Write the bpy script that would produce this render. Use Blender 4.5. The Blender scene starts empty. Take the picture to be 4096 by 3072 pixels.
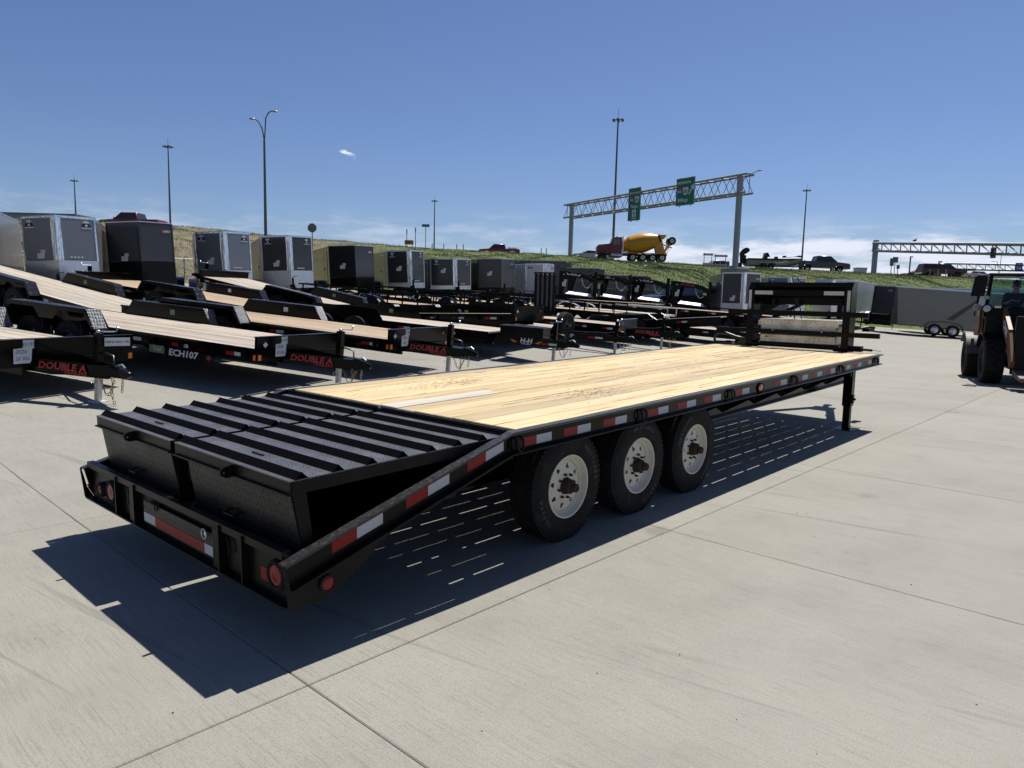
import bpy, bmesh, math, random
import numpy as np
from mathutils import Vector, Matrix
from mathutils.geometry import tessellate_polygon
random.seed(7); rng = np.random.default_rng(7)
PI = math.pi
rad = math.radians
SC = bpy.context.scene
COL = SC.collection

# ------------------------------------------------------------------ camera
FPX, PITCH, ROLL, CAMH = 2863.2231, .1181, .0249, 1.6946
cam_d = bpy.data.cameras.new('camera'); cam = bpy.data.objects.new('camera', cam_d); COL.objects.link(cam)
fw = Vector((0, math.cos(PITCH), -math.sin(PITCH))); rt = Vector((1, 0, 0)); up = rt.cross(fw)
r2 = rt*math.cos(ROLL)+up*math.sin(ROLL); u2 = up*math.cos(ROLL)-rt*math.sin(ROLL)
cam.matrix_world = Matrix(((r2.x, u2.x, -fw.x, 0), (r2.y, u2.y, -fw.y, 0), (r2.z, u2.z, -fw.z, CAMH), (0, 0, 0, 1)))
cam_d.sensor_fit = 'HORIZONTAL'; cam_d.sensor_width = 36; cam_d.lens = 36*FPX/4096
cam_d.clip_start = .05; cam_d.clip_end = 5000
SC.camera = cam

# ------------------------------------------------------------------ light
SUN = Vector((.292, .447, 1)).normalized()
wd = bpy.data.worlds.new('World'); SC.world = wd; wd.use_nodes = True
nt = wd.node_tree; nt.nodes.clear()
def N(t, typ, **kw):
    n = t.nodes.new(typ)
    for k, v in kw.items():
        if k.startswith('i_'):
            key = k[2:]; key = int(key) if key.isdigit() else key.replace('_', ' ')
            n.inputs[key].default_value = v
        else: setattr(n, k, v)
    return n
sky = N(nt, 'ShaderNodeTexSky', sky_type='NISHITA', sun_disc=False, sun_elevation=math.asin(SUN.z), sun_rotation=math.atan2(SUN.x, SUN.y),
        altitude=500, air_density=1.0, dust_density=.6, ozone_density=3.2)
bg = N(nt, 'ShaderNodeBackground', i_Strength=.053)
out = N(nt, 'ShaderNodeOutputWorld')
tc = N(nt, 'ShaderNodeTexCoord'); sp = N(nt, 'ShaderNodeSeparateXYZ'); nt.links.new(tc.outputs['Generated'], sp.inputs[0])
def M_(t, op, a, b=None, c=None, clamp=False):
    n = t.nodes.new('ShaderNodeMath'); n.operation = op; n.use_clamp = clamp
    for i, x in enumerate((a, b, c)):
        if x is None: continue
        if isinstance(x, (int, float)): n.inputs[i].default_value = x
        else: t.links.new(x, n.inputs[i])
    return n.outputs[0]
az = M_(nt, 'ARCTAN2', sp.outputs[0], sp.outputs[1]); el = M_(nt, 'ARCSINE', sp.outputs[2])
def SS(t, v, a, b):
    n = t.nodes.new('ShaderNodeMapRange'); n.interpolation_type = 'SMOOTHSTEP'; t.links.new(v, n.inputs[0])
    n.inputs[1].default_value = a; n.inputs[2].default_value = b; return n.outputs[0]
cv = N(nt, 'ShaderNodeCombineXYZ'); nt.links.new(M_(nt, 'MULTIPLY', az, 9), cv.inputs[0]); nt.links.new(M_(nt, 'MULTIPLY', el, 42), cv.inputs[1])
cn = N(nt, 'ShaderNodeTexNoise', i_Scale=1.0, i_Detail=9, i_Roughness=.62); nt.links.new(cv.outputs[0], cn.inputs['Vector'])
# bank of cloud low in the right half, thin streak at the left, one small puff
top = M_(nt, 'ADD', M_(nt, 'MULTIPLY', cn.outputs[0], .05), .062)
bank = M_(nt, 'MULTIPLY', SS(nt, M_(nt, 'SUBTRACT', top, el), -.004, .012), SS(nt, az, .07, .2))
bank = M_(nt, 'MULTIPLY', bank, SS(nt, cn.outputs[0], .3, .55))
lo = M_(nt, 'MULTIPLY', SS(nt, el, .125, .085), SS(nt, cn.outputs[0], .42, .72))
lo = M_(nt, 'MULTIPLY', lo, .42)
d1 = M_(nt, 'POWER', M_(nt, 'DIVIDE', M_(nt, 'ADD', az, .229), .016), 2); d2 = M_(nt, 'POWER', M_(nt, 'DIVIDE', M_(nt, 'SUBTRACT', M_(nt, 'ADD', el, M_(nt, 'MULTIPLY', az, .4)), .0935), .0042), 2)
cn2 = N(nt, 'ShaderNodeTexNoise', i_Scale=5.0, i_Detail=6, i_Roughness=.6); nt.links.new(cv.outputs[0], cn2.inputs['Vector'])
puff = SS(nt, M_(nt, 'SUBTRACT', cn2.outputs[0], M_(nt, 'MULTIPLY', M_(nt, 'ADD', d1, d2), .16)), .40, .56)
cl = M_(nt, 'MAXIMUM', M_(nt, 'MAXIMUM', bank, lo), puff, clamp=True)
mx = N(nt, 'ShaderNodeMix', data_type='RGBA'); nt.links.new(M_(nt, 'MULTIPLY', cl, .93), mx.inputs[0])
nt.links.new(sky.outputs[0], mx.inputs[6]); mx.inputs[7].default_value = (12.5, 12.0, 11.2, 1)
tint = N(nt, 'ShaderNodeMix', data_type='RGBA', blend_type='MULTIPLY'); tint.inputs[0].default_value = 1
nt.links.new(mx.outputs[2], tint.inputs[6]); tint.inputs[7].default_value = (.90, .97, 1.19, 1)
nt.links.new(tint.outputs[2], bg.inputs[0]); nt.links.new(bg.outputs[0], out.inputs[0])
sd = bpy.data.lights.new('sun', 'SUN'); sd.energy = 5.0; sd.angle = rad(.53); sd.color = (1, .955, .88)
so = bpy.data.objects.new('sun', sd); COL.objects.link(so); so.rotation_euler = SUN.to_track_quat('Z', 'Y').to_euler()
SC.view_settings.view_transform = 'Standard'; SC.view_settings.look = 'None'; SC.view_settings.gamma = 1
SC.view_settings.use_curve_mapping = False
SC.view_settings.exposure = .50
SC.render.engine = 'CYCLES'

# ------------------------------------------------------------------ mesh helpers
class MB:
    def __init__(s): s.v = []; s.f = []
    def add(s, vs, fs):
        b = len(s.v); s.v += [tuple(p) for p in vs]; s.f += [[b+i for i in q] for q in fs]; return s
    def box(s, x0, x1, y0, y1, z0, z1, M=None):
        vs = [Vector((x, y, z)) for x in (x0, x1) for y in (y0, y1) for z in (z0, z1)]
        if M is not None: vs = [M @ p for p in vs]
        return s.add(vs, [(0, 1, 3, 2), (4, 6, 7, 5), (0, 4, 5, 1), (2, 3, 7, 6), (0, 2, 6, 4), (1, 5, 7, 3)])
    def prism(s, poly, axis, a, b, M=None):
        n = len(poly)
        def P(p, t):
            q = {'x': (t, p[0], p[1]), 'y': (p[0], t, p[1]), 'z': (p[0], p[1], t)}[axis]
            q = Vector(q); return M @ q if M is not None else q
        vs = [P(p, a) for p in poly]+[P(p, b) for p in poly]
        return s.add(vs, [tuple(range(n)), tuple(range(2*n-1, n-1, -1))]+[(i, (i+1) % n, n+(i+1) % n, n+i) for i in range(n)])
    def bar(s, p0, p1, w, h, upv=(0, 0, 1)):
        p0 = Vector(p0); p1 = Vector(p1); d = (p1-p0); L = d.length; d.normalize()
        u = Vector(upv)
        if abs(d.dot(u)) > .98: u = Vector((1, 0, 0))
        sd_ = d.cross(u).normalized(); u = sd_.cross(d)
        M = Matrix(((d.x, sd_.x, u.x, p0.x), (d.y, sd_.y, u.y, p0.y), (d.z, sd_.z, u.z, p0.z), (0, 0, 0, 1)))
        return s.box(0, L, -w/2, w/2, -h/2, h/2, M)
    def tube(s, pts, r, n=8, closed=False):
        pts = [Vector(p) for p in pts]; m = len(pts); rings = []; u = None
        for i, p in enumerate(pts):
            if closed: d = pts[(i+1) % m]-pts[i-1]
            else: d = pts[min(i+1, m-1)]-pts[max(i-1, 0)]
            d.normalize()
            if u is None:
                u = Vector((0, 0, 1)) if abs(d.z) < .9 else Vector((1, 0, 0))
            u = (u-d*u.dot(d)).normalized(); w = d.cross(u)
            rr = r[i] if isinstance(r, (list, tuple)) else r
            rings.append([p+(u*math.cos(2*PI*k/n)+w*math.sin(2*PI*k/n))*rr for k in range(n)])
        vs = [q for R_ in rings for q in R_]; fs = []
        for i in range(m if closed else m-1):
            j = (i+1) % m
            fs += [(i*n+k, i*n+(k+1) % n, j*n+(k+1) % n, j*n+k) for k in range(n)]
        if not closed: fs += [tuple(range(n-1, -1, -1)), tuple((m-1)*n+k for k in range(n))]
        return s.add(vs, fs)
    def cyl(s, p0, p1, r, n=16, r1=None): return s.tube([p0, p1], [r, r if r1 is None else r1], n)
    def lathe(s, prof, axis='y', n=32, c=(0, 0, 0), closed=False, M=None):
        """prof: list of (radius, along)."""
        vs = []; m = len(prof); c = Vector(c)
        for (r, t) in prof:
            for k in range(n):
                a = 2*PI*k/n; q = {'y': (r*math.cos(a), t, r*math.sin(a)), 'x': (t, r*math.cos(a), r*math.sin(a)), 'z': (r*math.cos(a), r*math.sin(a), t)}[axis]
                q = Vector(q)+c; vs.append(M @ q if M is not None else q)
        fs = []
        for i in range(m if closed else m-1):
            j = (i+1) % m; fs += [(i*n+k, i*n+(k+1) % n, j*n+(k+1) % n, j*n+k) for k in range(n)]
        return s.add(vs, fs)
    def ball(s, c, r, n=10, sc=(1, 1, 1)):
        prof = [(r*math.sin(PI*i/n)+1e-5, -r*math.cos(PI*i/n)) for i in range(n+1)]
        b = len(s.v); s.lathe(prof, 'z', n*2)
        for i in range(b, len(s.v)): q = s.v[i]; s.v[i] = (q[0]*sc[0]+c[0], q[1]*sc[1]+c[1], q[2]*sc[2]+c[2])
        return s
    def xf(s, M):
        s.v = [tuple(M @ Vector(p)) for p in s.v]; return s
    def mesh(s, name, mat, bevel=0, smooth=None, fix=True):
        me = bpy.data.meshes.new(name); me.from_pydata([tuple(p) for p in s.v], [], s.f)
        if fix or bevel:
            bm = bmesh.new(); bm.from_mesh(me)
            if bevel:
                ed = [e for e in bm.edges if len(e.link_faces) == 2 and e.calc_face_angle(0) > .5]
                bmesh.ops.bevel(bm, geom=ed, offset=bevel, segments=1, affect='EDGES', clamp_overlap=True)
            bmesh.ops.recalc_face_normals(bm, faces=bm.faces); bm.to_mesh(me); bm.free()
        if mat: me.materials.append(mat)
        if smooth:
            me.polygons.foreach_set('use_smooth', [True]*len(me.polygons)); me.set_sharp_from_angle(angle=rad(smooth if smooth is not True else 38))
        me.update(); return me
    def build(s, name, mat, parent=None, bevel=0, smooth=None, fix=True, loc=None):
        return link(name, s.mesh(name, mat, bevel, smooth, fix), parent, loc)
def link(name, me, parent=None, loc=None, rot=None):
    o = bpy.data.objects.new(name, me); COL.objects.link(o)
    if parent: o.parent = parent
    if loc is not None: o.location = loc
    if rot is not None: o.rotation_euler = rot
    return o
def tag(o, label=None, cat=None, group=None, kind=None):
    if label: o['label'] = label
    if cat: o['category'] = cat
    if group: o['group'] = group
    if kind: o['kind'] = kind
    return o
def thing(name, label, cat, loc=(0, 0, 0), rot=(0, 0, 0), group=None):
    o = bpy.data.objects.new(name, None); COL.objects.link(o); o.empty_display_size = .2
    o.location = loc; o.rotation_euler = rot; return tag(o, label, cat, group)
KIDS = {}
def copy_tree(o, parent=None):
    c = o.copy(); COL.objects.link(c)
    if parent: c.parent = parent
    for ch in [q for q in COL.objects if q.parent == o]: copy_tree(ch, c)
    return c
_txt = {}
def text(s, size, mat, parent, M, name='lettering', ext=.002, bold=0, shear=0, align='CENTER', sx=1.0, spacing=1.0):
    key = (s, size, mat.name, ext, bold, shear, align, sx, spacing)
    if key not in _txt:
        cu = bpy.data.curves.new('t', 'FONT'); cu.body = s; cu.size = size; cu.extrude = ext; cu.offset = bold; cu.shear = shear
        cu.align_x = align; cu.align_y = 'CENTER'; cu.resolution_u = 2; cu.space_character = spacing
        ob = bpy.data.objects.new('t', cu); COL.objects.link(ob)
        bpy.context.view_layer.update()
        me = bpy.data.meshes.new_from_object(ob.evaluated_get(bpy.context.evaluated_depsgraph_get()))
        bpy.data.objects.remove(ob); me.materials.clear(); me.materials.append(mat); me.name = name
        if sx != 1: me.transform(Matrix.Diagonal((sx, 1, 1, 1)))
        _txt[key] = me
    o = bpy.data.objects.new(name, _txt[key]); COL.objects.link(o)
    if parent: o.parent = parent
    o.matrix_local = M
    return o
def frame_m(o, xdir, ydir):
    """text frame: x = reading direction, y = up; normal = x cross y"""
    x = Vector(xdir).normalized(); y = Vector(ydir); y = (y-x*x.dot(y)).normalized(); z = x.cross(y)
    return Matrix(((x.x, y.x, z.x, o[0]), (x.y, y.y, z.y, o[1]), (x.z, y.z, z.z, o[2]), (0, 0, 0, 1)))

# ------------------------------------------------------------------ materials
def mat(name, col, rough=.5, metal=0, spec=.5, coat=0, rv=0):
    m = bpy.data.materials.new(name); m.use_nodes = True; t = m.node_tree; b = t.nodes['Principled BSDF']
    b.inputs['Base Color'].default_value = (*col, 1); b.inputs['Roughness'].default_value = rough; b.inputs['Metallic'].default_value = metal
    b.inputs['Specular IOR Level'].default_value = spec; b.inputs['Coat Weight'].default_value = coat
    return m
def nodes(m): return m.node_tree, m.node_tree.nodes['Principled BSDF']
def noise(t, vec, scale, detail=4, rough=.55, w=None, dist=0):
    n = t.nodes.new('ShaderNodeTexNoise'); n.inputs['Scale'].default_value = scale; n.inputs['Detail'].default_value = detail; n.inputs['Roughness'].default_value = rough; n.inputs['Distortion'].default_value = dist
    if w is not None: n.noise_dimensions = '4D'; t.links.new(w, n.inputs['W'])
    t.links.new(vec, n.inputs['Vector']); return n.outputs[0]
def ocoord(t, scale=(1, 1, 1), kind='Object'):
    c = t.nodes.new('ShaderNodeTexCoord'); m = t.nodes.new('ShaderNodeMapping'); m.inputs['Scale'].default_value = scale
    t.links.new(c.outputs[kind], m.inputs[0]); return m.outputs[0]
def wcoord(t, scale=(1, 1, 1), rot=0):
    c = t.nodes.new('ShaderNodeNewGeometry'); m = t.nodes.new('ShaderNodeMapping'); m.inputs['Scale'].default_value = scale; m.inputs['Rotation'].default_value = (0, 0, rot)
    t.links.new(c.outputs['Position'], m.inputs[0]); return m.outputs[0]
def ramp(t, v, stops):
    r = t.nodes.new('ShaderNodeValToRGB'); e = r.color_ramp.elements
    while len(e) > 2: e.remove(e[-1])
    for i, (p, c) in enumerate(stops):
        x = e[i] if i < 2 else e.new(p)
        x.position = p; x.color = (*c, 1) if len(c) == 3 else c
    t.links.new(v, r.inputs[0]); return r.outputs[0]
def mixc(t, f, a, b, typ='MIX'):
    n = t.nodes.new('ShaderNodeMix'); n.data_type = 'RGBA'; n.blend_type = typ
    for i, x in ((0, f), (6, a), (7, b)):
        if isinstance(x, (int, float)): n.inputs[i].default_value = x
        elif isinstance(x, tuple): n.inputs[i].default_value = (*x, 1) if len(x) == 3 else x
        else: t.links.new(x, n.inputs[i])
    return n.outputs[2]
def bump(t, b, h, dist=.002, strength=1):
    n = t.nodes.new('ShaderNodeBump'); n.inputs['Distance'].default_value = dist; n.inputs['Strength'].default_value = strength
    t.links.new(h, n.inputs['Height']); t.links.new(n.outputs[0], b.inputs['Normal']); return n
def diamond(t, vec, scale, ax=(0, 1)):
    """raised lozenge tread, alternating at +-45 degrees"""
    s = t.nodes.new('ShaderNodeSeparateXYZ'); t.links.new(vec, s.inputs[0])
    u = M_(t, 'MULTIPLY', s.outputs[ax[0]], scale); v = M_(t, 'MULTIPLY', s.outputs[ax[1]], scale)
    par = M_(t, 'PINGPONG', M_(t, 'ADD', M_(t, 'FLOOR', u), M_(t, 'FLOOR', v)), 1)
    fu = M_(t, 'SUBTRACT', M_(t, 'FRACT', u), .5); fv = M_(t, 'SUBTRACT', M_(t, 'FRACT', v), .5)
    a = M_(t, 'MULTIPLY', M_(t, 'ADD', fu, fv), .707); b = M_(t, 'MULTIPLY', M_(t, 'SUBTRACT', fu, fv), .707)
    def e(p, q): return M_(t, 'ADD', M_(t, 'POWER', M_(t, 'DIVIDE', p, .40), 2), M_(t, 'POWER', M_(t, 'DIVIDE', q, .13), 2))
    e1 = e(a, b); e2 = e(b, a)
    d = M_(t, 'ADD', M_(t, 'MULTIPLY', e1, par), M_(t, 'MULTIPLY', e2, M_(t, 'SUBTRACT', 1, par)))
    return SS(t, d, 1.1, .35)
def steel(name, col=(.012, .012, .013), rough=.33, dusty=.12):
    m = mat(name, col, rough, 0, .3); t, b = nodes(m); b.inputs['IOR'].default_value = 1.3
    n1 = noise(t, wcoord(t), 3.1, 5, .65); n2 = noise(t, wcoord(t), 38, 3)
    dust = M_(t, 'MULTIPLY', SS(t, n1, .45, .8), dusty)
    c = mixc(t, dust, col, (.11, .095, .08)); t.links.new(c, b.inputs['Base Color'])
    t.links.new(M_(t, 'ADD', M_(t, 'MULTIPLY', n1, .2), rough-.1), b.inputs['Roughness'])
    return m
BLACK = steel('black_paint', (.0028, .0028, .0031), .16, .012)
BLACKW = steel('worn_black_paint', (.006, .0058, .0055), .36, .07)
def plate(name, col, rough, metal, scale, ax, dist=.0016, tint=None):
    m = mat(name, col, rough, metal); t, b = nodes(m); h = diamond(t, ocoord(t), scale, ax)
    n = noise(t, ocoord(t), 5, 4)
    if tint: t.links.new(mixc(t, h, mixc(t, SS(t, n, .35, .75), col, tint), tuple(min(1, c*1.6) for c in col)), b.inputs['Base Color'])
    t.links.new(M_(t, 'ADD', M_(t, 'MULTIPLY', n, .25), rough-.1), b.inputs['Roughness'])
    bump(t, b, h, dist); return m
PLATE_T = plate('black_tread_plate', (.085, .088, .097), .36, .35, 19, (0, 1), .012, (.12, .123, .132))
PLATE_V = plate('black_tread_plate_upright', (.0075, .0073, .007), .45, .0, 24, (1, 2), .008, (.012, .011, .010))
PLATE_F = plate('fender_tread_plate', (.012, .013, .017), .22, .0, 14, (0, 1), .008)
ALU_PL = plate('aluminium_tread_plate', (.62, .58, .50), .34, .8, 15, (1, 2), .004, (.42, .38, .32))
ALU_NOSE = plate('aluminium_stone_guard', (.62, .63, .64), .28, .95, 22, (1, 2), .0018)
def rust_edge():
    m = mat('scuffed_black_top', (.02, .02, .022), .35); t, b = nodes(m)
    n = noise(t, wcoord(t), 45, 6, .75); n2 = noise(t, wcoord(t), 4, 4)
    c = mixc(t, M_(t, 'MULTIPLY', SS(t, n, .5, .7), .6), (.012, .013, .016), (.10, .095, .09)); c = mixc(t, M_(t, 'MULTIPLY', SS(t, n2, .6, .75), SS(t, n, .5, .65)), c, (.10, .05, .028))
    t.links.new(c, b.inputs['Base Color']); t.links.new(M_(t, 'ADD', M_(t, 'MULTIPLY', n, .5), .15), b.inputs['Roughness']); bump(t, b, n, .001); return m
SCUFF = rust_edge()
def tape(name, col):
    m = mat(name, col, .4, 0, .25); t, b = nodes(m)
    v = t.nodes.new('ShaderNodeTexVoronoi'); v.inputs['Scale'].default_value = 90; t.links.new(ocoord(t), v.inputs['Vector'])
    n = noise(t, wcoord(t), 9, 5)
    c = mixc(t, M_(t, 'MULTIPLY', v.outputs['Distance'], .35), col, tuple(c*.6 for c in col)); c = mixc(t, M_(t, 'MULTIPLY', SS(t, n, .5, .75), .18), c, (.10, .085, .07))
    t.links.new(c, b.inputs['Base Color']); return m
TRED = tape('red_reflective_tape', (.27, .004, .006)); TWHITE = tape('white_reflective_tape', (.50, .52, .54))
def wood(name, c0, c1, dark, wornc, amt=.5, rough=.75):
    m = mat(name, c0, rough, 0, .3); t, b = nodes(m)
    oi = t.nodes.new('ShaderNodeObjectInfo'); w = M_(t, 'MULTIPLY', oi.outputs['Random'], 37)
    g = noise(t, ocoord(t, (.9, 34, 8)), 1.0, 8, .68, w, .35); g2 = noise(t, ocoord(t, (2.4, 90, 20)), 1.0, 4, .6, w)
    big = noise(t, wcoord(t), .9, 4); med = noise(t, ocoord(t, (1.6, 5, 5)), 1.0, 5, .6, w)
    c = ramp(t, g, [(.34, dark), (.43, tuple(x*.82 for x in c0)), (.5, c1), (.6, c0), (.7, tuple(x*.55 for x in c0))])
    c = mixc(t, M_(t, 'MULTIPLY', SS(t, med, .45, .7), amt), c, wornc)
    c = mixc(t, M_(t, 'MULTIPLY', SS(t, big, .42, .7), .3), c, tuple(x*.8 for x in wornc))
    rr = M_(t, 'ADD', M_(t, 'MULTIPLY', oi.outputs['Random'], .36), .68)
    c = mixc(t, 1.0, c, mixc(t, rr, (0, 0, 0), (1, 1, 1)), 'MULTIPLY')
    crack = SS(t, g2, .70, .78); c = mixc(t, M_(t, 'MULTIPLY', crack, .55), c, dark)
    # knots
    v = t.nodes.new('ShaderNodeTexVoronoi'); v.voronoi_dimensions = '4D'; v.inputs['Scale'].default_value = 1; t.links.new(ocoord(t, (1.3, 4.2, 1)), v.inputs['Vector']); t.links.new(w, v.inputs['W'])
    kn = SS(t, v.outputs['Distance'], .13, .05); c = mixc(t, M_(t, 'MULTIPLY', kn, .6), c, tuple(x*.9 for x in dark))
    t.links.new(c, b.inputs['Base Color']); bump(t, b, M_(t, 'SUBTRACT', M_(t, 'ADD', g, M_(t, 'MULTIPLY', g2, .6)), crack), .0035, .8)
    return m
WOOD = wood('fresh_pine', (.52, .375, .185), (.64, .505, .29), (.12, .072, .032), (.55, .46, .33), .62)
WOODW = wood('white_pine', (.66, .60, .51), (.72, .66, .57), (.42, .34, .25), (.6, .54, .45), .3)
WOODG = wood('weathered_grey_pine', (.40, .345, .27), (.50, .44, .36), (.09, .065, .05), (.44, .41, .36), .7)
WOODT = wood('tan_pine', (.36, .255, .155), (.46, .35, .235), (.09, .055, .03), (.40, .34, .27), .6)
WOODR = wood('rosy_pine', (.39, .325, .26), (.48, .415, .34), (.09, .05, .04), (.34, .30, .265), .5)
RUBBER = mat('tyre_rubber', (.016, .016, .016), .82, 0, .25)
t, b = nodes(RUBBER); n = noise(t, wcoord(t), 12, 5); t.links.new(mixc(t, SS(t, n, .4, .75), (.007, .007, .007), (.019, .018, .016)), b.inputs['Base Color'])
RUBTXT = mat('moulded_tyre_text', (.02, .02, .019), .6)
RIMW = mat('white_rim', (.60, .59, .56), .45)
t, b = nodes(RIMW); n = noise(t, ocoord(t), 9, 6, .7); t.links.new(mixc(t, M_(t, 'MULTIPLY', SS(t, n, .55, .75), .28), (.60, .56, .46), (.32, .24, .16)), b.inputs['Base Color'])
RIMB = mat('black_rim', (.012, .012, .012), .3); HUBR = mat('rusty_hub', (.04, .028, .02), .75, .2)
t, b = nodes(HUBR); n = noise(t, ocoord(t), 30, 5, .7); t.links.new(ramp(t, n, [(.3, (.016, .012, .01)), (.6, (.05, .03, .02)), (.8, (.10, .07, .05))]), b.inputs['Base Color'])
ALU = mat('aluminium', (.60, .61, .62), .34, .9); CHROME = mat('polished_aluminium', (.8, .81, .83), .12, 1)
t, b = nodes(CHROME); n = noise(t, wcoord(t, (3, 3, .10)), 5, 3); bump(t, b, n, .12, .9)
GALV = mat('galvanised_steel', (.26, .28, .29), .5, .5); GALVL = mat('jack_leg_zinc', (.55, .56, .52), .5, .35); GOLD = mat('yellow_zinc_chain', (.42, .30, .12), .35, .85); ZINC = mat('zinc_chain', (.6, .62, .62), .3, .9)
POLE = mat('grey_pole', (.11, .12, .125), .6, .3)
LRED = mat('red_lens', (.22, .004, .006), .3, 0, .3); LAMB = mat('amber_lens', (.62, .17, .02), .25, 0, .5, .4)
STK = mat('white_sticker', (.55, .56, .58), .5); INK = mat('black_ink', (.01, .01, .012), .6); REDPT = mat('red_decal', (.36, .016, .018), .5); WDEC = mat('white_decal', (.6, .61, .62), .4); ODEC = mat('orange_decal', (.6, .18, .03), .4); GDEC = mat('green_decal', (.12, .2, .08), .5)
GLASS = mat('vehicle_glass', (.02, .03, .035), .06, 0, .6)
HOSE = mat('rubber_hose', (.012, .012, .013), .35)
SIL = {}
def body_paint(name, c, r=.3, metal=.2):
    m = mat(name, c, r, metal, .5, .3); t, b = nodes(m); n = noise(t, ocoord(t, (1, 1, .4)), 1.3, 3); bump(t, b, n, .012, .25)
    n2 = noise(t, wcoord(t), 6, 4); t.links.new(M_(t, 'ADD', M_(t, 'MULTIPLY', n2, .14), r-.07), b.inputs['Roughness']); return m
P_SILV = body_paint('silver_skin', (.165, .175, .195), .34, .45); P_WHITE = body_paint('white_skin', (.42, .44, .48), .35, .05); P_CHAR = body_paint('charcoal_skin', (.016, .016, .018), .34, .1)
P_BLK = body_paint('gloss_black_skin', (.008, .008, .009), .2, .0); P_SLATE = body_paint('slate_skin', (.026, .029, .033), .42, .1); P_BRN = body_paint('pewter_skin', (.14, .137, .133), .26, .65)

# ------------------------------------------------------------------ terrain function of the yard
def H(x, y):
    s = -.65*x+.76*y
    v = .066*(s-7.5)-.022*np.logaddexp(0, x+2)
    return .1*np.logaddexp(0, v/.1)
def Hf(x, y): return float(H(x, y))
# ------------------------------------------------------------------ concrete yard
CONC = mat('broomed_concrete', (.33, .315, .28), .85, 0, .3); t, b = nodes(CONC)
JA = rad(47.6)
wv = wcoord(t, (1, 1, 1), -JA)                       # x along the long joints, y across: broom lines run across
sc_ = lambda v, s: (lambda m: (setattr(m.inputs['Scale'], 'default_value', s), t.links.new(v, m.inputs[0]), m.outputs[0])[2])(t.nodes.new('ShaderNodeMapping'))
br = noise(t, sc_(wv, (95, 3.2, 1)), 1.0, 6, .68); br2 = noise(t, sc_(wv, (30, 1.6, 1)), 1.0, 5, .6); bigc = noise(t, sc_(wv, (.55, .28, 1)), 1.0, 5, .55)
blot = noise(t, wv, 1.9, 7, .62); fine = noise(t, wv, 170, 3, .7); spk = t.nodes.new('ShaderNodeTexVoronoi'); spk.inputs['Scale'].default_value = 21; t.links.new(wv, spk.inputs['Vector'])
oi = t.nodes.new('ShaderNodeObjectInfo')
c = mixc(t, SS(t, bigc, .3, .7), (.232, .224, .195), (.272, .263, .229))
c = mixc(t, M_(t, 'MULTIPLY', SS(t, blot, .38, .72), .4), c, (.30, .289, .254))
c = mixc(t, M_(t, 'MULTIPLY', SS(t, blot, .46, .22), .4), c, (.172, .165, .143))
c = mixc(t, M_(t, 'MULTIPLY', SS(t, br, .48, .74), .5), c, (.130, .124, .106)); c = mixc(t, M_(t, 'MULTIPLY', SS(t, br2, .52, .8), .25), c, (.33, .318, .28))
c = mixc(t, M_(t, 'MULTIPLY', SS(t, fine, .46, .75), .6), c, (.085, .08, .065))
c = mixc(t, 1.0, c, mixc(t, M_(t, 'ADD', M_(t, 'MULTIPLY', oi.outputs['Random'], .1), .93), (0, 0, 0), (1, 1, 1)), 'MULTIPLY')
c = mixc(t, M_(t, 'MULTIPLY', SS(t, spk.outputs['Distance'], .055, .03), .5), c, (.45, .43, .40))
vs_ = t.nodes.new('ShaderNodeTexVoronoi'); vs_.inputs['Scale'].default_value = .42; t.links.new(wv, vs_.inputs['Vector'])
sd_ = M_(t, 'ADD', vs_.outputs['Distance'], M_(t, 'MULTIPLY', noise(t, wv, 7, 5, .7), .12))
c = mixc(t, M_(t, 'MULTIPLY', SS(t, sd_, .125, .085), .45), c, (.13, .105, .075))
# faint curved tyre scuffs
scn = noise(t, sc_(wcoord(t, (1, 1, 1), .55), (.35, 7, 1)), 1.0, 3, .5, None, .6); c = mixc(t, M_(t, 'MULTIPLY', M_(t, 'MULTIPLY', SS(t, scn, .62, .7), SS(t, bigc, .42, .58)), .38), c, (.105, .10, .095))
t.links.new(c, b.inputs['Base Color']); bump(t, b, M_(t, 'ADD', M_(t, 'MULTIPLY', br, .8), M_(t, 'MULTIPLY', fine, .4)), .003, .8)
JOINT = mat('joint_filler', (.085, .08, .07), .95)

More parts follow.
